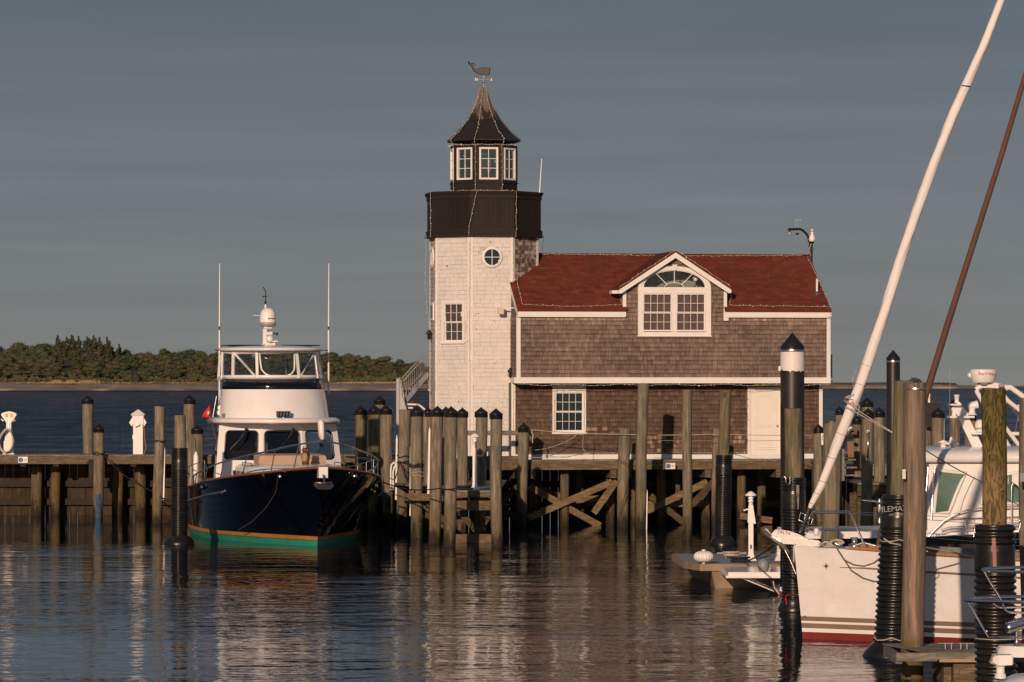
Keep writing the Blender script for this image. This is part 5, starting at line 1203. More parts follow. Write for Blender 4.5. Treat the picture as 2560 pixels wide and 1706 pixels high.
text('lettering','DELTA',.075,Matrix.Translation(SF@(AP(1960,1332,.05)))@Matrix.Rotation(R(-15),4,'Z')@Matrix.Rotation(R(8),4,'Y')@UPR,GREYM,an,.003)
m=MB(SF); plate(m,[(1985,1345),(2045,1352),(2060,1366),(1995,1366)],-.07,-.05); plate(m,[(1985,1345),(2045,1352),(2060,1366),(1995,1366)],.05,.07); m.cyl(tuple(AP(1946,1352,-.07)),tuple(AP(1946,1352,.07)),.04); m.build('bow_roller',CHROME,sb)
m=MB(SF); m.tube([AP(1955,1362),AP(1975,1400),AP(1990,1436)],.012); m.build('bobstay',CHROME,sb)
m=MB(SF); z=1.6
sp_=[(2017,1330),(2022,1300),(2030,1283),(2040,1280),(2110,1280),(2122,1281),(2130,1290),(2145,1325),(2160,1360)]
near=[AP(a,b,.0) for a,b in sp_]
def spread(p,sg,wd): return Vector((sg*wd,p.y,p.z))
for sg in (-1,1):
    pts=[spread(fx(SF,a,b,sg*w_),sg,w_) if False else fx(SF,a,b+(3 if sg>0 else -2),sg*w_) for (a,b),w_ in zip(sp_,(.05,.09,.12,.15,.38,.42,.45,.5,.56))]
    m.tube(pts,.0125,8)
    m.tube([fx(SF,2018,1322+sg*1,sg*.08),fx(SF,2030,1325+sg*1,sg*.12),fx(SF,2152,1325+sg*2.5,sg*.5)],.0125,8)
    for a,b in (((2131,1282),(2560,1290)),((2152,1326),(2560,1338))): m.tube([fx(SF,a[0],a[1]+sg*2,sg*.45),fx(SF,a[0]+90,a[1]+7+sg*3.5,sg*.8),fx(SF,b[0],b[1]+20+sg*8,sg*1.45)],.005,5)
m.tube([fx(SF,2030,1283,-.12),fx(SF,2030,1287,.12)],.0125)
m.build('pulpit_rail',CHROME,sb)
q=fx(SF,2041,1331,.2); m=MB(SF); m.lathe(tuple(q),[(.03,-.06),(.045,-.05),(.045,.05),(.03,.065)],12); m.build('bow_light',PLAST,sb)
m=MB(SF); q=fx(SF,2136,1350,0); m.lathe((0,q.y,1.57),[(.10,0),(.10,.05),(.05,.06),(.045,.13),(.07,.145),(.07,.165)],16); m.lathe((0,q.y-.25,1.57),[(.06,0),(.05,.04),(.01,.05)],12); m.build('windlass',CHROME,sb)
m=MB(SF); q=fx(SF,2085,1356,.15); m.tube([(.15,q.y-.25,1.6),(.15,q.y-.15,1.66),(.15,q.y,1.64),(.15,q.y+.1,1.6)],.025); m.tube([(.12,q.y+.35,1.6),(.12,q.y+.5,1.65),(.12,q.y+.7,1.6)],.02); m.build('deck_cleat',CHROME,sb)
m=MB(SF)
for i in range(5):
    m.tube([(.2+.04*math.cos(t*.9)*0+.02*i,q.y+.0+.11*math.cos(R(20*t))+.02*i,1.60+.06*math.sin(R(20*t))+.01*i) for t in range(0,13)],.018,6)
m.build('rope_coil',ROPEW,sb)
# furled headsail
pts=[(2018,1285),(2028,1262),(2054,1212),(2100,1094),(2149,968),(2180,872),(2214,772),(2250,655),(2290,533),(2335,408),(2383,288),(2457,120),(2503,0),(2560,-150),(2700,-520)]
C=[fx(SF,a,b,0) for a,b in pts]
m=MB(SF); rr=[.012,.042,.068,.084,.089,.087,.085,.083,.081,.079,.077,.070,.058,.05,.02]
rows=[]; nseg=14; cl=[]
for i in range(len(C)-1):
    for k in range(nseg): t=k/nseg; cl.append((C[i].lerp(C[i+1],t),lerp(rr[i],rr[i+1],t)))
cl.append((C[-1],rr[-1]))
for j,(p,r_) in enumerate(cl):
    d=(cl[min(j+1,len(cl)-1)][0]-cl[max(j-1,0)][0]).normalized(); a=Vector((1,0,0)); b=d.cross(a).normalized()
    row=[]
    for k in range(22):
        an_=2*math.pi*k/22; tw=an_-j*.13; q_=r_*(.95+.15*((tw/(2*math.pi))%1)+.03*math.sin(5*tw+j*.4)+.02*math.sin(j*1.3)); row.append(p+(a*math.cos(an_)+b*math.sin(an_))*q_)
    rows.append(row)
m.loft(rows,True,True,True); sl2=m.build('furled_sail',SAILW,sb)
m=MB(SF)
for k in range(8,120,7) : 
    if k<70: 
        p,r_=cl[k]; m.tube([p+(Vector((1,0,0))*math.cos(R(30*i))+Vector((0,.92,-.35))*math.sin(R(30*i)))*(r_*1.09) +Vector((0,0,.0)) for i in range(13)],.004,4)
m.build('sail_lashing',GREYM,sl2)
p,r_=cl[11*14-8]; m=MB(SF); m.tube([p+(Vector((1,0,0))*math.cos(R(30*i))+Vector((0,.92,-.1))*math.sin(R(30*i)))*(r_*1.1) for i in range(13)],.012,5); m.build('sail_band',BLUEP,sl2)
q=fx(SF,2134,1009,-.0); m=MB(SF@Matrix.Translation((.1,q.y,q.z))@Matrix.Rotation(R(90),4,'Z')); ring(m,0,0,.022,.030,-.012,.0,20); m.beam((-.018,-.006,-.018),(.018,-.006,.018),.006,.006,(0,1,0)); m.beam((-.018,-.006,.018),(.018,-.006,-.018),.006,.006,(0,1,0)); m.build('red_mark',REDI,sl2)
m=MB(SF); a=fx(SF,2016,1292,0); b=fx(SF,2026,1270,0); m.tube([fx(SF,2003,1330,0),fx(SF,2012,1300,0)],.03); m.tube([fx(SF,2010,1308,0),fx(SF,2024,1270,0)],.04); 
for i in range(4): c=fx(SF,2008+i*3.2,1314-i*8,0); m.lathe(tuple(c),[(.085-.012*i,-.008),(.085-.012*i,.008)],16)
m.build('furler_drum',BLKI,sb)
m=MB(SF); m.tube([fx(SF,2000,1332,0),fx(SF,2009,1306,0)],.022); 
for dx in (0,14): m.tube([fx(SF,a_,b_,.03) for a_,b_ in ((1997+dx*1.6,1300+dx*.5),(2002+dx*1.6,1281+dx*.8),(2014+dx*1.3,1288+dx*.8),(2009+dx*1.3,1306+dx*.5),(1997+dx*1.6,1300+dx*.5))],.006,5)
m.build('furler_fitting',CHROME,sb)
m=MB(SF); m.tube([(0,4.4,1.4),(0,4.6,14.6)],.09,12,.06); m.build('mast',ALU,sb)
# ropes tied round the furled sail
m=MB(SF)
c=fx(SF,2128,990,0)
for k in range(4): m.tube([c+Vector((.11*math.cos(R(30*i)),.11*math.sin(R(30*i)),-.04*k+.05*math.sin(R(30*i+k*70)))) for i in range(13)],.009,5)
m.tube([fx(SF,2118,1003,.12),fx(SF,2150,1030,.2),fx(SF,2231,1081,.6)],.009,5); m.tube([fx(SF,2113,1017,.12),fx(SF,2150,1037,.2),fx(SF,2231,1083,.6)],.009,5)
m.tube([fx(SF,2140,1002,.13),fx(SF,2148,1018,.14),fx(SF,2144,1040,.14)],.009,5); m.tube([fx(SF,2134,968,.05),fx(SF,2131,950,.12),fx(SF,2140,925,.1)],.006,5)
m.build('furling_line',ROPEW,sb)
# second, low sloop behind with brown furled sail
BF=frame((2196-1280)/F*76,76,0,-95)
s3=thing('low_sloop',BF,'mostly hidden sloop with a brown furled headsail, moored behind the white sloop','boat')
S3=[((0.01,0),(.02,-.15,.92)),((.2,.6),(.3,.5,.9)),((.5,1.8),(.7,1.7,.87)),((.9,3.6),(1.1,3.5,.84)),((1.2,6),(1.35,6,.82)),((1.0,8.5),(1.2,8.6,.82))]
hull(BF,'hull',s3,S3,[.12,.2],[REDB,TAUPE,GEL],lambda s:.9,5); m=MB(BF); decksheet(m,S3,-.02,0,.05); m.build('deck',GEL,s3)
m=MB(BF); br_=[fx(BF,a,b,0) for a,b in ((2191,1390),(2205,1330),(2240,1215),(2290,1060),(2325,955),(2372,802),(2430,620),(2500,400),(2560,200),(2640,-60),(2760,-420))]
m.tube(br_,lambda t:.05+.025*math.sin(math.pi*min(1,t*2.2+.12)) if t<.4 else .07-.05*(t-.4),14); m.build('furled_sail',SAILB,s3)
m=MB(BF); m.tube([(0,4.3,.8),(0,4.4,13.4)],.08,12,.06); m.build('mast',ALU,s3)
m=MB(BF); m.tube([fx(BF,2152,1251,.1),fx(BF,2180,1254,.15),fx(BF,2215,1259,.25),fx(BF,2300,1275,.4)],.016); m.tube([fx(BF,2152,1251,-.1),fx(BF,2180,1252,-.15),fx(BF,2215,1254,-.25)],.016); m.tube([fx(BF,2215,1259,.2),fx(BF,2204,1395,.2)],.014); m.build('pulpit_rail',CHROME,s3)
m=MB(BF); q=fx(BF,2199,1270,0); m.lathe((0,q.y,q.z-.12),[(.04,0),(.07,.05),(.05,.15),(.06,.22),(.03,.3)],10); m.lathe((0,q.y,fx(BF,2199,1300,0).z-.1),[(.03,0),(.05,.06),(.02,.12),(.04,.18)],10); m.build('furler_drum',ALU,s3)
m=MB(BF); m.beam(fx(BF,2202,1318,.1),fx(BF,2211,1278,.1),.04,.01); m.build('pink_strap',bpy.data.materials['pink_strap'],s3)
# ---------------------------------------------------------------- navy cruiser with hardtop
CF=frame((1938-1280)/F*81,81,0,-90)      # local y runs to the right (stern to bow), +x towards the viewer
cr=thing('navy_cruiser',CF,'navy cruiser with white hardtop cabin, green glass and slanted instrument mast','boat')
S4=[((1.45,0),(1.55,.0,1.16)),((1.5,1),(1.6,1,1.17)),((1.55,3),(1.68,3,1.22)),((1.5,5),(1.68,5,1.32)),((1.2,7),(1.5,7,1.45)),((.7,8.6),(1.1,8.8,1.58)),((.01,10),(.02,10.6,1.72))]
hull(CF,'hull',cr,[((a,b+.0),c) for (a,b),c in S4][::-1],[.1,.2],[REDB,GEL,NAVY],lambda s:1,5)
m=MB(CF); decksheet(m,S4[::-1],.0,.0,.03); m.build('deck',GEL,cr)
# transom rake and platform
m=MB(CF); m.bx(-1.3,1.3,-1.05,.0,.40,.48); m.bx(-1.32,1.32,-1.10,-.0,.36,.41); m.build('swim_platform',GEL,cr)
m=MB(CF); 
for x in (-1,1.1): m=MB(CF); m.beam((x,-.8,.37),(x,.05,.02),.05,.03); m.build('platform_strut',CHROME,cr)
m=MB(CF)
m.tube([(1.2,.0,.02),(1.2,-.1,.15),(1.2,-.12,.3)],.05); m.build('platform_bracket',CHROME,cr)
m=MB(CF); m.lathe((1.15,-.32,.62),[(.08,-.15),(.12,-.05),(.12,.06),(.06,.12),(.01,.13)],14); m.build('outboard_cover',GREYM,cr)
zc=lambda py,x=1.4: fx(CF,2350,py,x).z
yc=lambda px,x=1.4: fx(CF,px,1200,x).y
m=MB(CF)   # cockpit coaming and a box coloured as its blue-grey shade
m.loft([[(-1.6,.1,1.17),(1.6,.1,1.17),(1.5,.15,zc(1331)),(-1.5,.15,zc(1331))],[(-1.6,yc(2330),1.2),(1.6,yc(2330),1.2),(1.5,yc(2330),zc(1326)),(-1.5,yc(2330),zc(1326))]],True,True,False); m.build('cockpit_coaming',GEL,cr)
m=MB(CF); m.bx(1.2,1.52,yc(2022),yc(2092),zc(1352),zc(1322)); m.build('coaming_shade',simple('blue_grey_shade',(.30,.36,.42),.7),cr)
# cabin side as stacked outlines
yA,yB=yc(2318),yc(2318)+6.3
cabr=[]
for z,w_,fa,ff in ((zc(1370),1.5,0,0),(zc(1285),1.42,0,.1),(zc(1160),1.30,.05,1.6)):
    cabr.append([(w_,yA+fa,z),(w_,yB-ff-1.2,z),(w_*.6,yB-ff-.3,z),(-w_*.6,yB-ff-.3,z),(-w_,yB-ff-1.2,z),(-w_,yA+fa,z)])
m=MB(CF); m.loft(cabr,True,True,False); cb=m.build('cabin',GEL,cr)
def sidep(px,py,off=0): 
    z=fx(CF,px,py,1.38).z; z0,z1=zc(1285),zc(1160); x=lerp(1.42,1.30,(z-z0)/(z1-z0)) if z>z0 else 1.45; q=fx(CF,px,py,x+off); return q
def sidewin(pts,fr,mat,name,r=.03):
    a=[sidep(px,py,.004) for px,py in pts]; m=MB(CF); n=len(a)
    m.loft([[p-Vector((.01,0,0)) for p in a],[p+Vector((.012,0,0)) for p in a]],True,True,False); o=m.build(name,mat,cb)
    m=MB(CF); m.tube([p+Vector((.015,0,0)) for p in a]+[a[0]+Vector((.015,0,0))],r,6); m.build('window_frame',fr,o)
GRP=simple('green_glass_dark',(.10,.165,.13),.06,var=.5,scale=.8,coat=.6)
sidewin([(2345,1176),(2416,1183),(2404,1203),(2390,1235),(2380,1262),(2372,1282),(2334,1283)],WHITE,GRP,'side_window',.04)
sidewin([(2452,1258),(2460,1225),(2478,1203),(2510,1188),(2550,1180),(2600,1176),(2620,1262)],WHITE,GRP,'side_window',.035)
m=MB(CF); q=[sidep(px,py,.02) for px,py in ((2320,1168),(2318,1200),(2314,1245),(2311,1300))]; m.tube(q,.02); m.tube([p+Vector((0,.14,0)) for p in q],.03); m.build('door_post',CHROME,cb)
m=MB(CF); m.tube([sidep(a,b,.03) for a,b in ((2434,1190),(2420,1215),(2405,1250),(2395,1285))],.035); m.build('moulding',GEL,cb)
m=MB(CF); zt1,zt0=zc(1122,1.5),zc(1157,1.5)
rows=[]
for z,e in ((zt0-.0,.0),(zt0+.05,.06),(zt0+.16,.04),(zt1-.04,-.12),(zt1+.02,-.5)):
    rows.append([(1.42+e,yA-.25-e,z),(1.42+e,yB-2.4+e,z),(.8,yB-1.6+e,z),(-.8,yB-1.6+e,z),(-1.42-e,yB-2.4+e,z),(-1.42-e,yA-.25-e,z)])
m.loft(rows,True,True,True); htp=m.build('hardtop',GEL,cr)
X0=.6
hp2=lambda px,py: fx(CF,px,py,X0)
m=MB(CF); a,b=hp2(2384,1008),hp2(2443,1122)
for px0,py0,px1,py1,w_ in ((2388,1012,2412,1044,.16),(2405,1040,2446,1124,.24)): m.beam(hp2(px0,py0),hp2(px1,py1),.2,w_*.9,(1,0,0))
m.bx(X0-.3,X0+.3,hp2(2371,1043).y,hp2(2432,1043).y,hp2(0,1045).z,hp2(0,1040).z); m.bx(X0-.25,X0+.25,hp2(2373,1010).y,hp2(2402,1010).y,hp2(0,1014).z,hp2(0,1010).z)
m.bx(X0-.3,X0+.3,hp2(2425,1081).y,hp2(2455,1081).y,hp2(0,1086).z,hp2(0,1081).z)
ms=m.build('instrument_mast',GEL,htp)
m=MB(CF); q=hp2(2392,1008); m.lathe(tuple(q),[(.045,0),(.05,.04),(.04,.05),(.05,.06),(.05,.13),(.06,.14),(.06,.17)],12); m.build('anchor_light',PLAST,ms)
m=MB(CF); q=hp2(2385,1041); m.lathe(tuple(q),[(.04,0),(.05,.06),(.035,.08),(.055,.12),(.055,.17),(.02,.19)],12); m.build('steaming_light',PLAST,ms)
m=MB(CF); q=hp2(2430,1038); m.lathe(tuple(q),[(.12,0),(.08,.03),(.06,.1),(.075,.14)],14); m.tube([q+Vector((0,-.08,.18)),q+Vector((0,.12,.22))],.07,12,.085); m.build('searchlight',GEL,ms)
m=MB(CF); q=hp2(2450,1080); m.lathe(tuple(q),[(.11,0),(.115,.08),(.10,.2),(.06,.245),(.01,.255)],16); gd=m.build('gps_dome',PLAST,ms)
text('lettering','GARMIN',.07,CF@Matrix.Translation((q.x+.118,q.y,q.z+.07))@Matrix.Rotation(R(90),4,'Z')@UPR,BLKI,gd,.003); 
q=hp2(2345,1122); m=MB(CF)
m.lathe((X0,hp2(2358,1122).y,q.z-.02),[(.06,0),(.06,.14),(.12,.15),(.02,.2)],12); m.lathe((X0,hp2(2378,1122).y,q.z-.02),[(.05,0),(.05,.1),(.17,.11),(.15,.14),(.05,.16),(.02,.26)],14); m.build('roof_vents',PLAST,htp)
m=MB(CF); q=hp2(2374.5,1043); m.tube([q,hp2(2374.5,922)],.004,5); m.build('whip_antenna',ALU,ms)
# rails
m=MB(CF)
xs_=1.62
cur=[(2316,1350),(2335,1326),(2360,1302),(2390,1284),(2420,1275),(2454,1271),(2560,1266)]
m.tube([fx(CF,a,b,xs_) for a,b in cur],.016); 
for pys in ((1322,1318),(1330,1327)): m.tube([fx(CF,2352,pys[0]+3,xs_),fx(CF,2375,pys[0]-4,xs_),fx(CF,2560,pys[1]-8,xs_)],.014)
m.tube([fx(CF,2529,1330,xs_),fx(CF,2529,1215,xs_),fx(CF,2533,1209,xs_)],.014)
m.build('side_rail',CHROME,cr)
m=MB(CF); m.tube([fx(CF,2375,1298,1.53),fx(CF,2560,1292,1.53)],.01,6); m.build('stripe',VARN,cr)
m=MB(CF); m.beam(fx(CF,2340,1334,1.55),fx(CF,2352,1366,1.55),.05,.03); m.beam(fx(CF,2347,1334,1.55),fx(CF,2359,1366,1.55),.05,.03); m.build('ladder',GREYM,cr)
m=MB(CF); m.bx(1.6,1.69,yc(2366),yc(2445),zc(1372,1.6),zc(1360,1.6)); m.build('recess_shade',BLACKP,cr)  # raised black box, its colour stands in for shade inside a recess
m=MB(CF); m.loft([[fx(CF,a,b,1.7) for a,b in ((2530,1187),(2555,1182),(2570,1190),(2575,1225),(2568,1262),(2552,1238),(2545,1215),(2530,1205))],[fx(CF,a,b,1.6) for a,b in ((2530,1187),(2555,1182),(2570,1190),(2575,1225),(2568,1262),(2552,1238),(2545,1215),(2530,1205))]],True,True,False); m.build('life_ring_cover',PLAST,cr)
# ---------------------------------------------------------------- radar arch of a yacht out of frame
AF=frame(14.6,94,0,-90)
ra=thing('radar_arch',(P(2560,0,94).x,94,0),'white tubular stern arch carrying a round radar dome at the right','radar arch')
Y9=94; p=lambda a,b,dy=0: P(a,b,Y9)+Vector((0,dy,0))
m=MB(); 
m.tube([p(2441,975),p(2444,983),p(2452,996),p(2470,1030),p(2560,1180)],.06); m.tube([p(2441,975),p(2446,969),p(2460,967),p(2526,969),p(2560,993),p(2640,1050)],.07)
m.tube([p(2500,975,.5),p(2512,990,.5),p(2560,1050,.5),p(2640,1150,.5)],.06); m.tube([p(2500,985,-.5),p(2513,1002,-.5),p(2560,1040,-.5)],.055); m.tube([p(2500,1055),p(2514,1070),p(2560,1130),p(2620,1210)],.055)
for a,b,c in ((2530,1017,2570),(2528,1085,2560)): m.tube([p(a,b),p(c,b)],.05)
m.tube([p(2640,1050),p(2640,1300),p(2640,1400)],.07)
m.tube([p(2470,958),p(2520,971)],.07)
arch=m.build('arch_tubes',GEL,ra)
q=p(2458,957); m=MB(); m.lathe((q.x,Y9,0),[(.26,P(0,957,Y9).z),(.29,P(0,952,Y9).z),(.31,P(0,942,Y9).z),(.325,P(0,936,Y9).z),(.33,P(0,930,Y9).z),(.31,P(0,925,Y9).z),(.28,P(0,923.5,Y9).z),(.01,P(0,923,Y9).z)],28); m.sphere(p(2425,939),.07,10); rd=m.build('radar_dome',PLAST,ra)
text('lettering','Raytheon',.105,Matrix.Translation((q.x+.04,Y9-.335,P(0,933.5,Y9).z))@UPR,simple('faded_red_ink',(.55,.16,.13),.6),rd,.004)
m=MB(); m.tube([p(2426,950),p(2428,962),p(2440,966),p(2448,958)],.02); m.bx(p(2450,0).x,p(2464,0).x,93.8,94,P(0,962,Y9).z,P(0,955,Y9).z); m.bx(p(2495,0).x,p(2508,0).x,93.8,94,P(0,968,Y9).z,P(0,961,Y9).z); m.build('bracket',GREYM,ra)
m=MB(); m.tube([p(2508,962),p(2640,966)],.008); m.tube([p(2556,975),p(2530,1130)],.006); m.build('aerial_wire',GREYM,ra)
# ---------------------------------------------------------------- two near bows at the lower right
YN=40.0; pn=lambda a,b,Y=YN: P(a,b,Y)
nb=thing('near_pulpit_boat',(pn(2620,1700).x,YN,0),'near navy boat bow with white pulpit platform, steel rails and chrome searchlight','boat')
NB=frame(pn(2498,1700).x,YN,0,-90)
S5=[((.01,1.6),(.10,.55,1.60)),((.4,2.4),(.65,1.3,1.58)),((.9,3.6),(1.2,2.6,1.55)),((1.3,5.5),(1.5,4.8,1.5)),((1.4,8),(1.55,8,1.45))]
hull(NB,'hull',nb,S5,[.1,.2],[REDB,GEL,NAVY],lambda s:1.3,6); m=MB(NB); decksheet(m,S5,.01,0,.04); m.build('deck',GEL,nb)
def plat(z0,z1,e): return [[(w_*q,y,z) for (w_,y) in ((.12+e,-.02-e),(.24+e,.10),(.30+e,.35),(.34+e,1.3)) for q in (1,)]+[(-w_,y,z) for (w_,y) in ((.34+e,1.3),(.30+e,.35),(.24+e,.10),(.12+e,-.02-e))] for z in (z0,z1)]
zp=pn(0,1640).z
m=MB(NB); r1_=plat(zp,zp+.055,0); m.loft(r1_+[[(x*.85,y+.03,zp+.11) for x,y,z in r1_[1]]],True,True,True); m.build('bow_platform',GEL,nb)
m=MB(NB); m.loft(plat(zp-.045,zp-.005,.012),True,True,True); m.build('rub_strip',NAVY,nb)
m=MB()
def r_(pts,r=.016,dy=0,Y=YN): m.tube([pn(a,b,Y+dy) for a,b in pts],r,10)
# top rail loop
m.tube([pn(2600,1416,YN+.45),pn(2560,1418.5,YN+.4),pn(2480,1421,YN+.12),pn(2461,1423,YN+.05),pn(2456,1425.5,YN),pn(2461,1428,YN-.05),pn(2480,1429,YN-.12),pn(2560,1431,YN-.4),pn(2600,1433,YN-.45)],.017,10)
m.tube([pn(2600,1490,YN+.5),pn(2560,1492,YN+.45),pn(2440,1495,YN+.12),pn(2419,1496.5,YN+.05),pn(2413,1499,YN),pn(2419,1501.5,YN-.05),pn(2440,1503,YN-.12),pn(2560,1506,YN-.45),pn(2600,1508,YN-.5)],.019,10)
r_([(2460,1430),(2478,1461),(2497,1490),(2508,1515),(2514,1527),(2522,1531),(2560,1533),(2600,1534)],.014,-.1)
r_([(2483,1509),(2490,1516),(2500,1520),(2520,1520),(2560,1518),(2600,1517)],.014,.25)
r_([(2417,1502),(2430,1525),(2450,1560),(2471,1594)],.010)
r_([(2419,1502),(2433,1525),(2453,1560),(2472,1594)],.007,.04)
m.tube([pn(2471,1594),pn(2560,1590,YN+.3)],.009); m.tube([pn(2471,1594),pn(2560,1596,YN-.3)],.009)
r_([(2600,1400),(2600,1640)],.014)
for a,b in ((2426,1509),(2466,1579)):
    m.tube([pn(a+2.2*math.cos(R(t*36)),b+2.2*math.sin(R(t*36)),YN-.02) for t in range(11)],.003,5)
m.build('pulpit_rail',CHROME,nb)
m=MB(); a=pn(2521,1570,YN-.1); b=pn(2562,1556,YN-.05); d=(b-a).normalized()
m.tube([a-d*.02,a,a+d*.02,a+d*.14,a+d*.15,b+d*.1],lambda t:.055 if t<.1 else .062 if t<.9 else .05,20); m.cyl(pn(2541,1580,YN-.1),pn(2542,1610,YN-.1),.012); m.lathe(tuple(pn(2542,1611,YN-.1)),[(.045,-.02),(.03,.0),(.02,.03),(.018,.06)],14); m.build('searchlight',CHROME,nb)
wb=thing('near_white_boat',(pn(2600,1706,36).x,36,0),'nearest white boat, only its foredeck with a white horn speaker showing','boat')
WF=frame(pn(2425,1706,36.5).x,36.5,0,-90)
S6=[((.01,.6),(.05,.0,1.42)),((.35,1.3),(.5,.45,1.42)),((.8,2.5),(1.0,1.5,1.42)),((1.2,4.5),(1.35,4,1.42)),((1.3,7),(1.4,7,1.42))]
hull(WF,'hull',wb,S6,[.1],[REDB,GEL],lambda s:1.2,5)
m=MB(WF); rows=[]
for (_,(xs,ys,zs)) in S6: rows.append([(xs*q,ys,1.42+ (.16*min(1,ys/.5+.1)+.02*ys)*(1-q**4)) for q in [k/6 for k in range(-6,7)]])
m.loft(rows,False,False,True); m.build('foredeck',GEL,wb)
m=MB(); c=P(2501,1685,36.3); zt=P(0,1663,36.3).z; z3=P(0,1637,36.3).z; zb3=P(0,1688,36.3).z
m.lathe((c.x,36.3,zb3),[(.055,-.03),(.05,.01),(.04,.015),(.038,zt-zb3-.02),(.045,zt-zb3-.01),(.045,zt-zb3)],18)
x0=P(2480,0,36.3).x; x1=P(2530,0,36.3).x
m.loft([[(x0+.0,36.3-.06,zt+.03),(x0+.0,36.3+.06,zt+.03),(x0+.0,36.3+.06,z3-.02),(x0+.0,36.3-.06,z3-.02)],[(x0+.05,36.3-.09,zt),(x0+.05,36.3+.09,zt),(x0+.05,36.3+.09,z3),(x0+.05,36.3-.09,z3)],[(x1-.01,36.3-.09,zt+.005),(x1-.01,36.3+.09,zt+.005),(x1-.01,36.3+.09,z3),(x1-.01,36.3-.09,z3)],[(x1,36.3-.08,zt+.015),(x1,36.3+.08,zt+.015),(x1,36.3+.08,z3-.01),(x1,36.3-.08,z3-.01)]],True,True,False)
for i in range(8): m.bx(x0-.02+i*.004,x0+.03,36.3-.075,36.3+.075,zt+.02+i*.010,zt+.024+i*.010)
m.build('horn_speaker',PLAST,wb)
# ---------------------------------------------------------------- floating docks
fd=thing('floating_dock',(P(1850,0,84).x,84,0),'concrete edged floating dock with white lamp post and round fender','dock')
YD0,YD1=82.6,87.6; xl=P(1750,0,YD0).x; xr=P(1995,0,YD0).x+1.2
m=MB(); m.slab([(xl+.02,YD0+.02),(xr,YD0+.02),(xr,YD1),(xl-.35,YD1),(xl-.25,YD0+1.2)],.47,.515); m.build('deck',DOCKT,fd)
m=MB(); m.loft([[(xl,YD0-.02,z0),(xl,YD0-.02,z1),(xl,YD0+.12,z1+.012),(xl,YD0+.12,z0)] for z0,z1 in ((.37,.505),)]+[[(xr,YD0-.02,.37),(xr,YD0-.02,.505),(xr,YD0+.12,.517),(xr,YD0+.12,.37)]],True,True,False); m.beam((xl+.05,YD0,.44),(xl-.25,YD0+1.2,.44),.1,.14); m.beam((xl-.25,YD0+1.2,.44),(xl-.35,YD1,.44),.1,.14); m.build('edge_beam',CONC,fd)
x1_=P(1779,0,YD0).x
m=MB(); m.loft([[(x1_+.16,YD0+.1,-.4),(xr-.1,YD0+.1,-.4),(xr-.1,YD1-.2,-.4),(x1_+.1,YD1-.2,-.4)],[(x1_,YD0+.05,.37),(xr,YD0+.05,.37),(xr,YD1-.1,.37),(xl-.2,YD1-.1,.37)]],True,True,False); m.build('float',CONC,fd)
q=P(1759,1392,YD0+.1); m=MB(); rows=[]
for i in range(13):
    a=math.pi*i/12; r0=.2*math.sin(a)**.8+.004; rows.append([(q.x+r0*(1+.05*math.cos(18*2*math.pi*k/72))*math.cos(2*math.pi*k/72),q.y+r0*(1+.05*math.cos(18*2*math.pi*k/72))*math.sin(2*math.pi*k/72),q.z-.125*math.cos(a)) for k in range(72)])
m.loft(rows); m.cyl((q.x,q.y,q.z+.12),(q.x,q.y,q.z+.15),.04); m.cyl((q.x,q.y,q.z-.12),(q.x,q.y,.5),.03); m.build('round_fender',PLAST,fd)
m=MB(); q=P(1815,1383,85.5)
m.tube([(q.x-.2,85.5,.62),(q.x+.45,85.5,.62)],.018); m.cyl((q.x,85.5,.52),(q.x,85.5,.62),.02); m.cyl((q.x+.25,85.5,.52),(q.x+.25,85.5,.62),.02)
cl=m.build('dock_cleat',ALU,fd)
def coil(name,label,c,r,n,th,mat,flat=1.0,rs=1):
    rr=random.Random(rs); m=MB(); pts=[]
    for i in range(n*16): a=i/16*2*math.pi; q=r*(.75+.35*rr.random()*.3+.25*math.sin(i*.13)); pts.append((c[0]+q*math.cos(a)+.01*math.sin(i),c[1]+q*math.sin(a)*flat,c[2]+th+i/(n*16)*th*n*1.0))
    m.tube(pts,th,6); o=m.build(name,mat); o['label']=label; o['category']='rope'; return o
coil('rope_coil','pale rope coiled round the cleat of the floating dock',(q.x+.12,85.5,.55),.17,4,.02,ROPEW,.8,2)
coil('rope_coil','dark rope heap lying beside the lamp post on the floating dock',(P(1851,0,83.3).x,83.3,.515),.2,4,.022,ROPEB,.6,5)
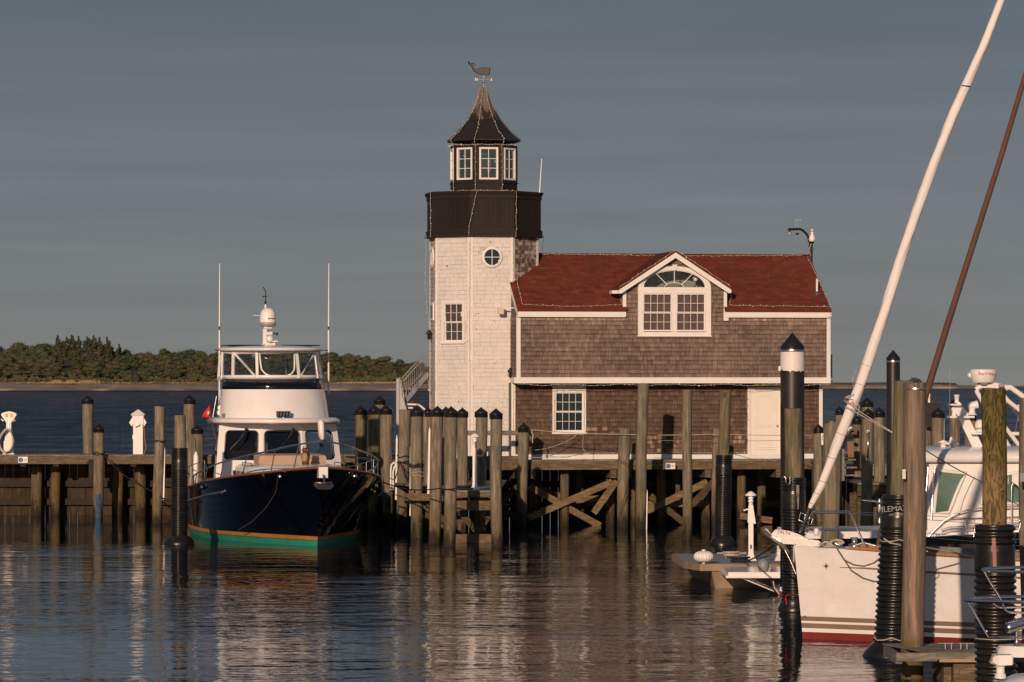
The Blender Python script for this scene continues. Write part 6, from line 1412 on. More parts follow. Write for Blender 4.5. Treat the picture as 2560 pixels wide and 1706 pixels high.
def lamp_post(label,px,pyb,pyt,Y,w_,arm=0,group='white dock lamp posts'):
    b=P(px,pyb,Y); t=P(px,pyt,Y); h=t.z-b.z; o=thing('dock_lamp',(b.x,Y,b.z),label,'lamp post',group); s=w_/2/F*Y
    m=MB(Matrix.Translation(b)); m.loft([[(sx*s*2.3,sy*s*2.3,0) for sx,sy in ((-1,-1),(1,-1),(1,1),(-1,1))],[(sx*s*2.1,sy*s*2.1,.02) for sx,sy in ((-1,-1),(1,-1),(1,1),(-1,1))],[(sx*s*1.1,sy*s*1.1,.13) for sx,sy in ((-1,-1),(1,-1),(1,1),(-1,1))],[(sx*s,sy*s,.2) for sx,sy in ((-1,-1),(1,-1),(1,1),(-1,1))],[(sx*s,sy*s,h*.78) for sx,sy in ((-1,-1),(1,-1),(1,1),(-1,1))],[(sx*s*.8,sy*s*.8,h*.80) for sx,sy in ((-1,-1),(1,-1),(1,1),(-1,1))]],True,True,False)
    m.build('post',WHITE,o)
    m=MB(Matrix.Translation(b)); m.lathe((0,0,0),[(s*.9,h*.79),(s*.9,h*.84),(s*1.2,h*.85),(s*1.2,h*.865),(s*.8,h*.87),(s*.8,h*.885),(s*1.25,h*.89),(s*1.25,h*.905),(s*.8,h*.91),(s*.8,h*.925),(s*2.4,h*.93),(s*2.4,h*.945),(s*1.0,h*.985),(s*.4,h*.995),(.003,h)],20); m.build('lamp_head',PLAST,o)
    m=MB(Matrix.Translation(b))
    if arm: m.tube([(s,0,h*.60),(s*3.6,0,h*.60),(s*3.8,0,h*.62),(s*3.8,0,h*.70)],.018); m.bx(-s*.45,s*.45,-s-.01,-s,h*.70,h*.77); 
    else:
        m.loft([[(-s*1.4,-s*1.3,h*.55),(s*2.0,-s*1.3,h*.53),(s*2.0,s,h*.53),(-s*1.4,s,h*.55)],[(-s*1.1,-s*1.1,h*.74),(s*1.1,-s*1.1,h*.74),(s*1.1,s,h*.74),(-s*1.1,s,h*.74)]],True,True,False); m.tube([(-s,0,h*.74),(-s*3,0,h*.72)],.018)
    m.build('outlet_box',PLAST,o)
    if not arm: 
        m=MB(Matrix.Translation(b)); m.bx(-s*.35,s*.35,-s-.012,-s,h*.17,h*.23); m.build('valve_plate',BRONZE,o)
    return o
lamp_post('slim white lamp post with mushroom head on the floating dock',1877,1402,1228,84.2,12)
lamp_post('slim white lamp post with a side hook on the low platform by the berth corner',1187,1225,1083,107.5,11,1)
ff=thing('finger_dock',(P(2380,0,57).x,57,0),'narrow floating finger dock of grey planks in the foreground','dock')
xa=P(2305,0,57).x; xz=P(2700,0,57).x
m=MB(); n=60
for i in range(n): x=xa+(xz-xa)*i/n; m.add([(x+.004,56.05,.44),(x+(xz-xa)/n-.006,56.05,.44),(x+(xz-xa)/n-.006-.5,57.9,.44),(x+.004-.5,57.9,.44),(x+.004,56.05,.465),(x+(xz-xa)/n-.006,56.05,.465),(x+(xz-xa)/n-.006-.5,57.9,.465),(x+.004-.5,57.9,.465)],[(4,5,6,7),(0,1,5,4),(1,2,6,5),(3,0,4,7)])
m.build('deck_boards',GREY,ff)
m=MB(); za=P(0,1653,56).z; zb2=P(0,1632,56).z; m.bx(P(2240,0,56).x,P(2343,0,56).x,55.95,56.04,za,zb2); m.bx(P(2344,0,56).x,xz,55.97,56.05,za+.02,zb2)
m.beam((P(2240,0,56).x+.04,56,.36),(P(2216,0,57.9).x,57.9,.36),.09,.13); m.bx(P(2216,0,57.9).x,P(2330,0,57.9).x,57.85,57.93,.3,.42)
m.build('edge_beam',GREY,ff)
m=MB(); m.bx(P(2347,0,56).x,xz,55.9,55.97,za-.01,za+.035); m.build('rub_rail',simple('tan_rub_rail',(.35,.25,.15),.8),ff)
m=MB(); m.bx(P(2385,0,56).x,xz,56.05,57.8,-.2,za-.02); m.bx(P(2365,0,56).x,P(2384,0,56).x,56.3,57.8,-.2,za); m.build('float',BEAM,ff)
for i,(px,py) in enumerate(((2370,1611),(2409,1620))):
    q=P(px,py,56.6+.0*i); m=MB(); m.tube([(q.x-.15,q.y,.55),(q.x+.15,q.y,.55)],.012); m.cyl((q.x-.04,q.y,.46),(q.x-.04,q.y,.55),.014); m.cyl((q.x+.05,q.y,.46),(q.x+.05,q.y,.55),.014); m.build('dock_cleat',CHROME,ff)
# ---------------------------------------------------------------- pedestals on the left pier
b=P(346,1137,128.5); pb=thing('power_pedestal',(b.x,128.5,DK),'white box shaped power pedestal with pyramid cap and side flaps on left pier','power pedestal')
zz=lambda py: P(0,py,128.5).z
xx=lambda px: P(px,0,128.5).x
YP=128.5
m=MB(); m.bx(xx(334),xx(358),YP-.16,YP+.16,DK,zz(1062)); m.bx(xx(332),xx(360),YP-.2,YP+.18,zz(1062),zz(1040)); m.build('cabinet',WHITE,pb)
m=MB(); cxp=(xx(328.5)+xx(363))/2; hw=(xx(363)-xx(328.5))/2
m.loft([[(cxp+sx*hw*.9,YP+sy*hw*.9,zz(1039.5)) for sx,sy in ((-1,-1),(1,-1),(1,1),(-1,1))],[(cxp+sx*hw,YP+sy*hw,zz(1036)) for sx,sy in ((-1,-1),(1,-1),(1,1),(-1,1))],[(cxp+sx*.01,YP+sy*.01,zz(1024)) for sx,sy in ((-1,-1),(1,-1),(1,1),(-1,1))]],True,True,False); m.build('cap',PLAST,pb)
m=MB()
for sx,a,b_ in ((-1,332,324),(1,360,367)): m.prism([(xx(a),zz(1044)),(xx(b_),zz(1057)),(xx(a+(b_-a)*.2),zz(1066)),(xx(a),zz(1066))],YP-.15,YP+.12)
m.bx(xx(341),xx(350),YP-.23,YP-.2,zz(1064),zz(1056)); m.beam((xx(339),YP-.25,zz(1067)),(xx(350),YP-.25,zz(1062)),.06,.03); m.bx(xx(331.5),xx(334),YP-.05,YP+.05,zz(1098),zz(1088)); m.build('outlet_flap',PLAST,pb)
m=MB(); m.tube([(xx(360.5),YP-.1,zz(1066)),(xx(363),YP-.1,zz(1100)),(xx(366),YP-.1,zz(1120)),(xx(361),YP-.1,DK+.02)],.018); m.build('cable',simple('orange_cable',(.28,.13,.06),.7),pb)
b=P(26,1137,128.3); pc=thing('water_pedestal',(b.x,128.3,DK),'white round-headed pedestal with yellow outlets and a hung hose on left pier','power pedestal')
YP=128.3
m=MB(); m.prism([(xx(12),DK),(xx(36),DK),(xx(35),zz(1103)),(xx(33),zz(1102)),(xx(31),zz(1072)),(xx(18),zz(1072)),(xx(15),zz(1102)),(xx(13),zz(1103))],YP-.16,YP+.16)
m.bx(xx(10),xx(39),YP-.2,YP+.2,DK,DK+.03); m.build('post',WHITE,pc)
m=MB(); hd_=[(20,1058),(6,1037),(9,1033),(18,1030),(25.5,1028.5),(33,1030),(42,1033),(45,1037),(31,1058)]; m.prism([(xx(a),zz(b_)) for a,b_ in hd_],YP-.18,YP+.14); m.bx(xx(19),xx(31),YP-.15,YP+.1,zz(1072),zz(1058)); m.build('head',WHITE,pc)
m=MB(); m.bx(xx(17),xx(23),YP-.2,YP-.18,zz(1043),zz(1034)); m.bx(xx(29),xx(35),YP-.2,YP-.18,zz(1043),zz(1034)); m.cyl((xx(37),YP-.12,zz(1050)),(xx(40),YP-.12,zz(1053)),.05); m.build('yellow_outlet',simple('amber_plastic',(.62,.38,.10),.5),pc)
m=MB(); m.cyl((xx(6),YP-.12,zz(1048)),(xx(12),YP-.12,zz(1053)),.05); m.bx(xx(25),xx(26.4),YP-.19,YP-.16,zz(1071),zz(1044)); m.build('tap',ALU,pc)
m=MB()
for k in range(7):
    rx,rz2=(17.5+1.2*math.sin(k*2.1)),(29+1.3*math.cos(k*1.7)); cx0=20+1.5*math.sin(k*1.3)
    pts=[]
    for i in range(25): a=2*math.pi*i/24; wq=1-.35*max(0,math.sin(a)); pts.append((xx(cx0+rx*math.cos(a)*wq+ (4 if math.sin(a)>0 else 0)*math.sin(a)),YP-.24-.03*k,zz(1101-rz2*math.sin(a))))
    m.tube(pts,.016,6)
m.build('hose',simple('grey_white_hose',(.45,.43,.41),.5),pc)
# ---------------------------------------------------------------- pole lamp behind the roof
yl=7.0; ql=lambda px,py: fy(FH,px,py,yl)
b=ql(2027,1000); lm=thing('curved_lamp_pole',FH@Matrix.Translation((b.x,yl,DK)),'black gooseneck lamp pole with camera dome and wind cups behind the roof end','lamp post')
m=MB(FH); b0=ql(2027,700); m.tube([(b0.x,yl,DK-.1),(b0.x,yl,4),ql(2027,596)],.065); pole=m.build('pole',BLACKP,lm)
m=MB(FH); m.tube([ql(1970,574),ql(1990,573),ql(2000,573),ql(2008,577),ql(2016,585),ql(2021,594),ql(2023,606)],.04); m.cyl(ql(1974,575),ql(1974,582),.035); m.bx(ql(1990,0).x,ql(1996,0).x,yl-.06,yl+.06,ql(0,575).z,ql(0,570).z); m.build('curved_arm',BLACKP,lm)
m=MB(FH); m.sphere(ql(1974,584),.045,10,1.3); m.build('bulb',simple('amber_bulb',(.6,.35,.15),.3),lm)
q=ql(2028.5,594); m=MB(FH); m.lathe((q.x,yl-.1,0),[(.06,ql(0,593).z),(.105,ql(0,591).z),(.108,ql(0,586).z),(.085,ql(0,578).z),(.05,ql(0,575).z),(.048,ql(0,568).z),(.03,ql(0,566).z),(.045,ql(0,565).z),(.045,ql(0,562).z),(.01,ql(0,560).z)],18); cmd=m.build('camera_dome',PLAST,lm)
m=MB(FH); m.lathe((q.x,yl-.1,0),[(.03,ql(0,598).z),(.065,ql(0,596).z),(.075,ql(0,593).z)],14); m.lathe((q.x,yl-.1,0),[(.047,ql(0,566.5).z),(.047,ql(0,565).z)],14); m.build('dark_ring',BLACKP,cmd)
m=MB(FH); m.tube([ql(1995,572),ql(1995,549)],.008); m.tube([ql(1991,550),ql(2002,550)],.006); m.sphere(ql(1991,550),.025,8); m.sphere(ql(2002,550),.025,8); m.sphere(ql(1995,552),.02,8); m.tube([ql(1988,571),ql(1988,555)],.008); m.sphere(ql(1988,554),.028,8); m.build('wind_cups',WIREM,lm)
m=MB(FH); m.tube([ql(2024+3*math.sin(i*.9),600+i*5)+Vector((0,-.075,0)) for i in range(9)],.012); m.build('cable',WIREM,lm)
# ---------------------------------------------------------------- outside stair by the tower
sx=thing('outside_stair',FH@Matrix.Translation((-3.2,3.5,DK)),'white railed timber stair climbing beside the tower, with dark treads','stairs')
ys0,ys1=3.3,4.4
def sq(px,py,y=ys0): return fy(FH,px,py,y)
# z6b coordinates: scale 7.127, origin (980,880)
S=lambda x,y,yy=ys0: sq(980+x/7.127,880+y/7.127,yy)
STW=simple('stair_paint',(.19,.19,.21),.6,var=.15)
m=MB(FH)
for yy in (ys0,ys1): m=MB(FH); m.beam(S(235,880,ys0)+Vector((0,yy-ys0,0)),S(640,395,ys0)+Vector((0,yy-ys0,0)),.05,.14); m.build('stringer',STW,sx)
for i in range(6):
    a=S(300-0,870-i*108); b=S(430,870-i*108); x0=S(250+i*92,870-i*108).x; m=MB(FH); z=S(0,872-i*109).z; m.bx(x0,x0+.34,ys0+.03,ys1-.03,z-.045,z); m.build('tread',PLANK,sx)
m=MB(FH)
for yy in (ys0-.02,):
    m.beam(S(170,475),S(620,-10),.04,.035); m.beam(S(180,540),S(640,20),.03,.04)
    for i in range(14):
        t=i/13; top=S(190+450*t,520-500*t); bot=S(190+450*t,840-470*t); m.beam(top,(top.x,top.y,S(0,850-480*t).z+.0),.016,.016,(0,1,0))
m.build('banister',STW,sx)
m=MB(FH); a=S(75,500); b=S(75,1560); m.bx(S(55,0).x,S(100,0).x,ys0-.35,ys0-.2,DK,S(0,480).z); m.loft([[(S(95,0).x,ys0-.3,S(0,1030).z),(S(232,0).x,ys0-.3,S(0,1030).z),(S(232,0).x,ys0-.25,S(0,1030).z),(S(95,0).x,ys0-.25,S(0,1030).z)],[(S(90,0).x,ys0-.3,S(0,490).z),(S(140,0).x,ys0-.3,S(0,490).z),(S(140,0).x,ys0-.25,S(0,490).z),(S(90,0).x,ys0-.25,S(0,490).z)]],True,True,False); m.build('gate_panel',simple('grey_white_board',(.42,.41,.41),.6,var=.1),sx)
m=MB(FH); m.tube([S(240,935),S(460,940),S(510,965),S(590,1035)],.035); m.tube([S(260,1000),S(370,1000)],.03); m.tube([S(255,960),S(255,1560)],.03); m.build('handrail',PLAST,sx)
# dock ladder hoops right of the yacht
lh=thing('boarding_ladder',(P(980,0,112).x,112,0),'pale looped boarding ladder rails against the flat-topped pile','ladder')
m=MB(); pz=lambda a,b,Y=112: P(a,b,Y)
m.tube([pz(977,1225),pz(977,1175),pz(979,1162),pz(984,1157),pz(990,1162),pz(992,1175)],.028); m.tube([pz(983,1225),pz(983,1180),pz(986,1168),pz(993,1163)],.028); m.build('loop_rail',PLAST,lh)
# fenders beside the yacht
def fender(label,px,py0,py1,Y,r,mat,cat='fender'):
    a=P(px,py0,Y); b=P(px,py1,Y); o=thing('fender',(a.x,Y,b.z),label,cat); m=MB(); h=a.z-b.z
    m.lathe((a.x,Y,b.z),[(.02,-.06),(r*.5,-.02),(r,.08),(r*1.02,h*.5),(r,h-.08),(r*.5,h+.02),(.02,h+.06)],16); m.build('body',mat,o)
    m=MB(); m.tube([(a.x,Y,a.z+.05),(a.x-.02,Y,a.z+.45)],.012); m.build('lanyard',ROPEB,o)
fender('white fender hung upright on the yacht left side rail',489.5,1135,1205,112.0,.07,PLAST)
fender('large black fender hanging between the yacht and the flat-topped pile',960,1235,1318,111.4,.20,SLEEVE)
# ---------------------------------------------------------------- ropes
def sag(a,b,s,n=14):
    a=Vector(a); b=Vector(b); return [a.lerp(b,i/n)+Vector((0,0,-s*4*(i/n)*(1-i/n))) for i in range(n+1)]
def rope(label,pts,r,mat,group=None,name='mooring_line'):
    m=MB(); m.tube(pts,r,6); o=m.build(name,mat); tag(o,label,'rope',group); return o
def wrap(label,px,pyl,Y,r,mat,th=.018,group=None):
    c=P(px,0,Y); rr=random.Random(px); m=MB()
    for i,py in enumerate(pyl):
        z=P(0,py,Y).z; m.tube([(c.x+(r+th)*math.cos(R(24*k)),Y+(r+th)*math.sin(R(24*k)),z+.03*math.sin(R(24*k+rr.random()*360))) for k in range(16)],th,5)
    o=m.build('rope_wrap',mat); tag(o,label,'rope',group)
wrap('black rope bound round the blue-footed pile',247,(1133,1136),127,.17,ROPEB)
rope('dark mooring line running down from the blue-footed pile to the sleeved pile',sag(P(260,1139,126.6),P(380,1228,124),.15)+sag(P(380,1228,124),P(470,1262,113),.1)[1:],.018,ROPEB)
wrap('dark rope tied round the tall pile beside the box pedestal',400,(1101,1104),121.5,.165,ROPEB)
rope('dark line from the tall pile by the box pedestal down to the yacht side',sag(P(410,1104,121.3),P(430,1140,116),.05)+sag(P(430,1140,116),P(520,1218,110.5),.1)[1:],.014,ROPEB)
wrap('two turns of black rope round the pile below the stair',1009,(1141,1156,1158),115.5,.175,ROPEB)
wrap('black and pale rope turns round the leftmost berth corner pile',1041,(1162,1165,1168),109.5,.18,ROPEB)
wrap('pale rope turns lower on the leftmost berth corner pile',1041,(1182,1190),109.5,.18,ROPEW,.012)
rope('black line from the stair pile down to the yacht quarter',sag(P(1000,1158,115),P(975,1232,112),.05),.016,ROPEB)
rope('crossing black line from the stair pile towards the low platform',sag(P(1002,1160,115.2),P(1022,1205,112),.1)+sag(P(1022,1205,112),P(1100,1221,108),.05)[1:],.016,ROPEB)
rope('long black mooring line from the low platform to the yacht',sag(P(1140,1221,103.6),P(1100,1221,104),.03)+sag(P(1100,1221,104),P(958,1206,108),.12)[1:],.018,ROPEB)
coil('rope_coil','black rope coiled on the low platform behind the lamp',(P(1160,0,107.2).x,107.2,FZ),.22,4,.022,ROPEB,.7,4)
rope('dangling black rope end in front of the white strip pile',[P(1101,1222,104),P(1103,1240,104.0),P(1100,1252,104),P(1106,1256,104),P(1109,1246,104),P(1105,1232,104)],.018,ROPEB)
q0=sheerline(ST,.02,-.14,-1)[9]; rope('brown line drooping down the yacht hull from its bow fitting',[TF@(q0+Vector((-.05,-.1,0)))]+[P(a,b,104.2+c) for a,b,c in ((690,1230,.1),(665,1270,.6),(630,1305,1.2),(595,1326,2.2))],.012,simple('brown_rope',(.07,.045,.03),.8))
rope('white line strung along the house wall from the rail beam to the far piles',sag(P(1330,1075,118.3),P(1547,1086,118.3),.03)+sag(P(1578,1087,118.3),P(1790,1086,118.5),.02)+sag(P(1800,1086,118.5),P(2050,1088,115),.02),.011,ROPEW,None,'guard_line')
rope('second thin guard line sagging below the first across the house wall',sag(P(1600,1101,118.4),P(1790,1101,118.4),.01)+sag(P(1800,1101,118.4),P(1960,1101,118.5),.02),.008,simple('dull_brown_rope',(.25,.19,.14),.8),None,'guard_line')  # darker and browner than the other guard line
rope('pale rope loop sagging from the rail beam pile up to the window sill',sag(P(1320,1126,119.0),P(1440,1090,119.8),.12),.010,ROPEW)
rope('short knotted pale rope hanging from the rail beam end',[P(1331,1075,118.1),P(1329,1082,118.1),P(1333,1088,118.1),P(1331,1098,118.1),P(1331,1108,118.1)],.02,ROPEW)
rope('thin line hanging below the small window to a cleat on the deck edge',[P(1459,1085,118.8),P(1457,1105,118.8),P(1457,1122,118.8),P(1468,1136,118.6),P(1480,1133,118.6)]+sag(P(1480,1133,118.6),P(1322,1144,118.6),.05),.008,ROPEW)
rope('dark line looping down the rust-streaked pile to the water',[P(1547,1151,118.2),P(1562,1157,118),P(1578,1164,118.2),P(1570,1210,118.1),P(1555,1265,118.2),P(1549,1290,118.3)],.010,ROPEB)
# sloop lines
pA=SF@(hs_pt(2092,1372)+Vector((.05,0,.02)))
rope('thick pale bow line sagging from the white sloop to the leaning sleeve',[pA]+[P(a,b,64.6-i*.3) for i,(a,b) in enumerate(((2110,1400),(2135,1413),(2160,1416),(2185,1408),(2205,1392)))],.014,simple('worn_rope',(.22,.18,.14),.85))
rope('pale rope tied round the leaning sleeve and led to the sloop',[P(2210,1347,61.7),P(2225,1358,61.55),P(2250,1363,61.6),P(2310,1368,62.8),P(2400,1385,63.6),P(2445,1396,63.7)],.013,ROPEW)
wrap('pale rope turn round the upper part of the leaning sleeve',2249,(1349,),61.9,.295,ROPEW,.01)
wrap('pale rope turn round the foot of the leaning sleeve',2230,(1597,),61.9,.295,ROPEW,.01)
rope('pair of thin grey lines running from the near pile to the cruiser cabin',sag(P(2314,1126,66),P(2452,1204,76),.02)+sag(P(2452,1204,76),P(2545,1262,78),.02)[1:],.010,simple('grey_line',(.25,.23,.21),.8))
rope('black line from the floating dock to the sloop bow',sag(P(1858,1405,83.2),P(1935,1362,70),.05),.016,ROPEB)
rope('red line hanging below the sloop stem',[P(1966,1512,69),P(1964,1490,69),P(1962,1500,69),P(1967,1487,69),P(1995,1487,67.5)],.008,REDI)
# ================================================================ strings of small lights
def string(label,pts,name='string_lights',step=.125,frame_=None,group='strings of small lights'):
    rr=random.Random(len(label)+int(pts[0][0]*7)); X=frame_ or Matrix.Identity(4); pts=[X@Vector(p) for p in pts]
    path=[]; 
    for i in range(len(pts)-1):
        L_=(pts[i+1]-pts[i]).length; n=max(2,int(L_/.1))
        for k in range(n): path.append(pts[i].lerp(pts[i+1],k/n)+Vector((rr.uniform(-1,1)*.012,rr.uniform(-1,1)*.006,rr.uniform(-1,1)*.012)))
    path.append(pts[-1])
    m=MB(); m.tube(path,.0065,4); o=m.build(name,WIREM); tag(o,label,'string lights',group)
    m=MB(); d=0
    for i in range(1,len(path)):
        d+=(path[i]-path[i-1]).length
        if d>step:
            d=rr.uniform(-.03,.03); c=path[i]+Vector((rr.uniform(-1,1)*.02,-.01,rr.uniform(-1,1)*.02)); r=rr.uniform(.011,.019)
            if rr.random()<.04: r*=1.9
            m.add([c+Vector(v)*r for v in ((1,0,0),(-1,0,0),(0,1,0),(0,-1,0),(0,0,1.3),(0,0,-1.3))],[(0,2,4),(2,1,4),(1,3,4),(3,0,4),(2,0,5),(1,2,5),(3,1,5),(0,3,5)],True)
    b=m.build('bulbs',BULB,o); b['kind']='stuff'
ribs=('far left','left','middle','right')
for k,l in ((6,'left-hand'),(7,'middle'),(0,'right-hand')):
    string('small lights down the %s rib of the bell roof and lantern corner'%l,[Vector(r[k])*1.0+Vector((math.cos(R(-67.5+45*k))*.03,math.sin(R(-67.5+45*k))*.03,.02)) for r in rows_roof[::-1]]+[(*octv(RL_+.03,k),ZL1-.05),(*octv(RL_+.03,k),ZL0+.05)],frame_=FT,step=.11)
string('small lights along the lantern roof eave',[(*octv(1.16,k),ZL1-.02) for k in (5,6,7,0,1)],frame_=FT,step=.08)
string('dense small lights lying on the gallery top round the lantern foot',[(*octv(1.2,k),ZL0+.06) for k in (5,6,7,0,1)]+[(*octv(1.24,k),ZL0+.05) for k in (1,0,7,6,5)],frame_=FT,step=.07)
a=octv(RG+.07,6); b_=octv(RG+.07,0); c_=octv(RG+.06,7)
string('small lights down the left corner of the black gallery',[(*a,ZG1),(*a,ZG0-.03)],frame_=FT)
string('small lights down the right corner of the black gallery',[(*b_,ZG1),(*b_,ZG0-.03)],frame_=FT)
string('slanting small lights across the front of the black gallery',[(c_[0]+.25,c_[1]-.05,ZG1),(c_[0]+.1,c_[1]-.03,ZG1-.7),(*c_,ZG1-1.1),(*c_,ZG0-.03)],frame_=FT)
for k,l in ((7,'middle'),(0,'right'),(6,'left')):
    p=octv(RW+.02,k); string('small lights down the %s corner board of the white tower'%l,[(*p,ZG0-.05),(p[0]-.02,p[1],6),(p[0]+.01,p[1],4),(*p,DK+.3)],frame_=FT,step=.16)
string('loose lights hanging free from the gallery left edge',[fy(FH,1065,588,1.9),fy(FH,1063,700,1.9),fy(FH,1068,780,1.9),fy(FH,1073,815,2.1)],frame_=FH,step=.12)
string('short loose lights dangling from the gallery right edge',[fy(FH,1358,588,2.2),fy(FH,1357,630,2.2)],frame_=FH)
ro=-.03
def rfp(px,py,y=None):
    # point just above the main roof plane under a pixel
    best=None
    for i in range(300):
        y=YE+i*.0101*1.0*(RY-YE)/3.0; q=fy(FH,px,py,y); e=abs(q.z-main_z(y))
        if best is None or e<best[0]: best=(e,q)
    return best[1]+Vector((0,-.03,.04))
string('small lights along the ridge of the red roof',[(RL+.9,RY-.12,ZR-.02),(APX-1.0,RY-.12,ZR-.03)]+[(APX-.4,RY-.9,ZR-.0)][:0]+[(APX+.9,RY-.12,ZR-.05),(XE1-.25,RY-.12,ZR-.02)],frame_=FH)
string('small lights down the right rake of the red roof',[rfp(2018,645),rfp(2045,700),rfp(2060,735),rfp(2076,770)],frame_=FH)
string('small lights along the right eave of the red roof',[rfp(2078,770),rfp(2000,770),rfp(1900,768),rfp(1824,766)],frame_=FH)
string('small lights along the left eave of the red roof',[rfp(1556,765),rfp(1460,769),rfp(1400,769),rfp(1308,765)],frame_=FH)
string('small lights down the left rake of the red roof to the eave',[rfp(1290,698),rfp(1300,740),rfp(1306,764)],frame_=FH)
string('small lights where the red roof meets the tower',[fy(FH,1341,650,1.9),fy(FH,1335,662,1.6),fy(FH,1315,680,1.1),fy(FH,1300,690,.8),fy(FH,1288,700,.45)],frame_=FH,step=.07)
for s_,l in ((-1,'left'),(1,'right')):
    xe=hx(1548 if s_<0 else 1826,YU-.25); string('small lights up the %s slope of the dormer gable'%l,[(APX,yf-.03,APZ+.05),(xe,yf-.03,APZ+.05-abs(xe-APX)*dsl)],frame_=FH)
    string('small lights beside the %s dormer cheek'%l,[rfp(1547,728) if s_<0 else rfp(1829,728),rfp(1556,764) if s_<0 else rfp(1824,764)],frame_=FH)
string('small lights under the white band of the upper storey',[(XL+.05,YU-.03,ZB0-.04)]+[(XL+(XR-XL)*i/12,YU-.04,ZB0-.05-.04*(i%2)) for i in range(1,12)]+[(XR+.1,YU-.03,ZB0-.05)],frame_=FH)
string('small lights round the lower window casing',[(lwx0-.05,-.06,lwz0-.1),(lwx0-.05,-.06,lwz1+.06),(lwx1+.05,-.06,lwz1+.06),(lwx1+.05,-.06,lwz0-.1),(lwx0+.2,-.06,lwz0-.15)],frame_=FH,step=.14)
string('small lights along the house base board',[(XL+.2,-.07,DK+.17),(1.7,-.07,DK+.05),(2.4,-.07,DK+.18),(dx0-.1,-.07,DK+.17)],frame_=FH,step=.2)
string('small lights up the left side of the door frame',[(dx0-.09,-.07,DK+.2),(dx0-.09,-.07,ZB0-.1)],frame_=FH,step=.17)
string('small lights down the left corner board of the house',[(XL+.05,-.06,ZB0-.1),(XL+.05,-.06,DK+.2)],frame_=FH,step=.17)
string('small lights wound round the stair gate',[fy(FH,990,947,2.9),fy(FH,998,945,2.9),fy(FH,1002,975,2.9),fy(FH,1010,1005,2.9),fy(FH,1012,1015,2.9)],frame_=FH,step=.08)
string('small lights hanging along the stair side of the tower',[fy(FH,1071,925,2.2),fy(FH,1069,945,2.2),fy(FH,1075,985,2.2),fy(FH,1087,1010,2.2)],frame_=FH,step=.08)
# ================================================================ sea, far shore and wood
def water():
    m,t,b=nodes('sea_water'); t.nodes.remove(b); o=[x for x in t.nodes if x.type=='OUTPUT_MATERIAL'][0]
    tc=t.nodes.new('ShaderNodeTexCoord'); s=t.nodes.new('ShaderNodeSeparateXYZ'); t.links.new(tc.outputs['Object'],s.inputs[0])
    def v(sc): mp=t.nodes.new('ShaderNodeMapping'); mp.inputs['Scale'].default_value=sc; t.links.new(tc.outputs['Object'],mp.inputs[0]); return mp.outputs[0]
    M=lambda a,k: math_(t,'MULTIPLY',a,k)
    A=lambda a,k: math_(t,'ADD',a,k)
    n0=noise(t,v((.16,.42,1)),1,3,.5,.3); n1=noise(t,v((.85,1.15,1)),1,2,.5,.4); n2=noise(t,v((2.4,4.0,1)),1,2,.5,.2); n3=noise(t,v((7,11,1)),1,2,.5)
    h=A(A(M(n0,.9),M(n1,1.10)),A(M(n2,.42),M(n3,.05)))
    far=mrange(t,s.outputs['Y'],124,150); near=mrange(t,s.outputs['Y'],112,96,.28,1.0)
    calm=mrange(t,noise(t,v((.05,.09,1)),1,4,.55),.40,.60,.45,1.5)
    bp=t.nodes.new('ShaderNodeBump'); bp.inputs['Distance'].default_value=.10; bp.inputs['Strength'].default_value=1
    t.links.new(M(h,M(calm,A(M(near,WN),M(far,WF_)))),bp.inputs['Height'])
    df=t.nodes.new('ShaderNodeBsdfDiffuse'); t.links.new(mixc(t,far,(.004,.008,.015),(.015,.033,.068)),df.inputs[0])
    gl=t.nodes.new('ShaderNodeBsdfGlossy'); gl.inputs['Roughness'].default_value=.03; gl.inputs[0].default_value=(.95,.97,1,1)
    fr=t.nodes.new('ShaderNodeFresnel'); fr.inputs[0].default_value=1.333
    for x in (gl,fr): t.links.new(bp.outputs[0],x.inputs['Normal'])
    mx=t.nodes.new('ShaderNodeMixShader'); t.links.new(M(fr.outputs[0],M(mrange(t,far,0,1,.92,.40),A(1,M(far,mrange(t,A(M(noise(t,v((.35,.05,1)),1,3,.6),.6),M(noise(t,v((.06,.012,1)),1,3,.6),.4)),.38,.62,-.55,.55))))),mx.inputs[0]); t.links.new(df.outputs[0],mx.inputs[1]); t.links.new(gl.outputs[0],mx.inputs[2]); t.links.new(mx.outputs[0],o.inputs[0])  # far reflectivity noise paints lighter and darker wave faces and wind patches
    return m
WN,WF_=.29,1.6
m=MB(); xs=[-9000,-600,-60,60,600,9000]; ys=[-300,0,40,140,600,3000,12000,60000]
for i in range(len(xs)-1):
    for j in range(len(ys)-1): m.add([(xs[i],ys[j],0),(xs[i+1],ys[j],0),(xs[i+1],ys[j+1],0),(xs[i],ys[j+1],0)],[(0,1,2,3)])
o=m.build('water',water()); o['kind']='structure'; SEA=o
m=MB(); m.bx(-200,200,30,200,-3.2,-3.1); o=m.build('seabed',simple('seabed_mud',(.03,.025,.02),.9)); o['kind']='structure'
YS=3000.0
def sandmat():
    m,t,b=nodes('beach_sand'); z=objz(t); n=noise(t,vec(t,(.02,.02,.3),False),1,6,.6); n2=noise(t,vec(t,(.008,.03,.9),False),1,5,.7)
    c=ramp(t,n,((.3,(.19,.155,.12)),(.7,(.38,.31,.25))))
    c=mixc(t,mrange(t,math_(t,'ADD',z,mrange(t,n,.3,.7,-1.2,1.2)),5.2,6.6),c,ramp(t,n2,((.35,(.10,.10,.035)),(.65,(.26,.19,.11)))))
    c=mixc(t,mrange(t,z,.9,.4),c,(.03,.022,.016)); c=mixc(t,mrange(t,n2,.62,.68,0,.8),c,(.05,.03,.022))
    t.links.new(c,b.inputs['Base Color']); b.inputs['Roughness'].default_value=.95; b.inputs['Specular IOR Level'].default_value=.1; return m
SAND=sandmat()
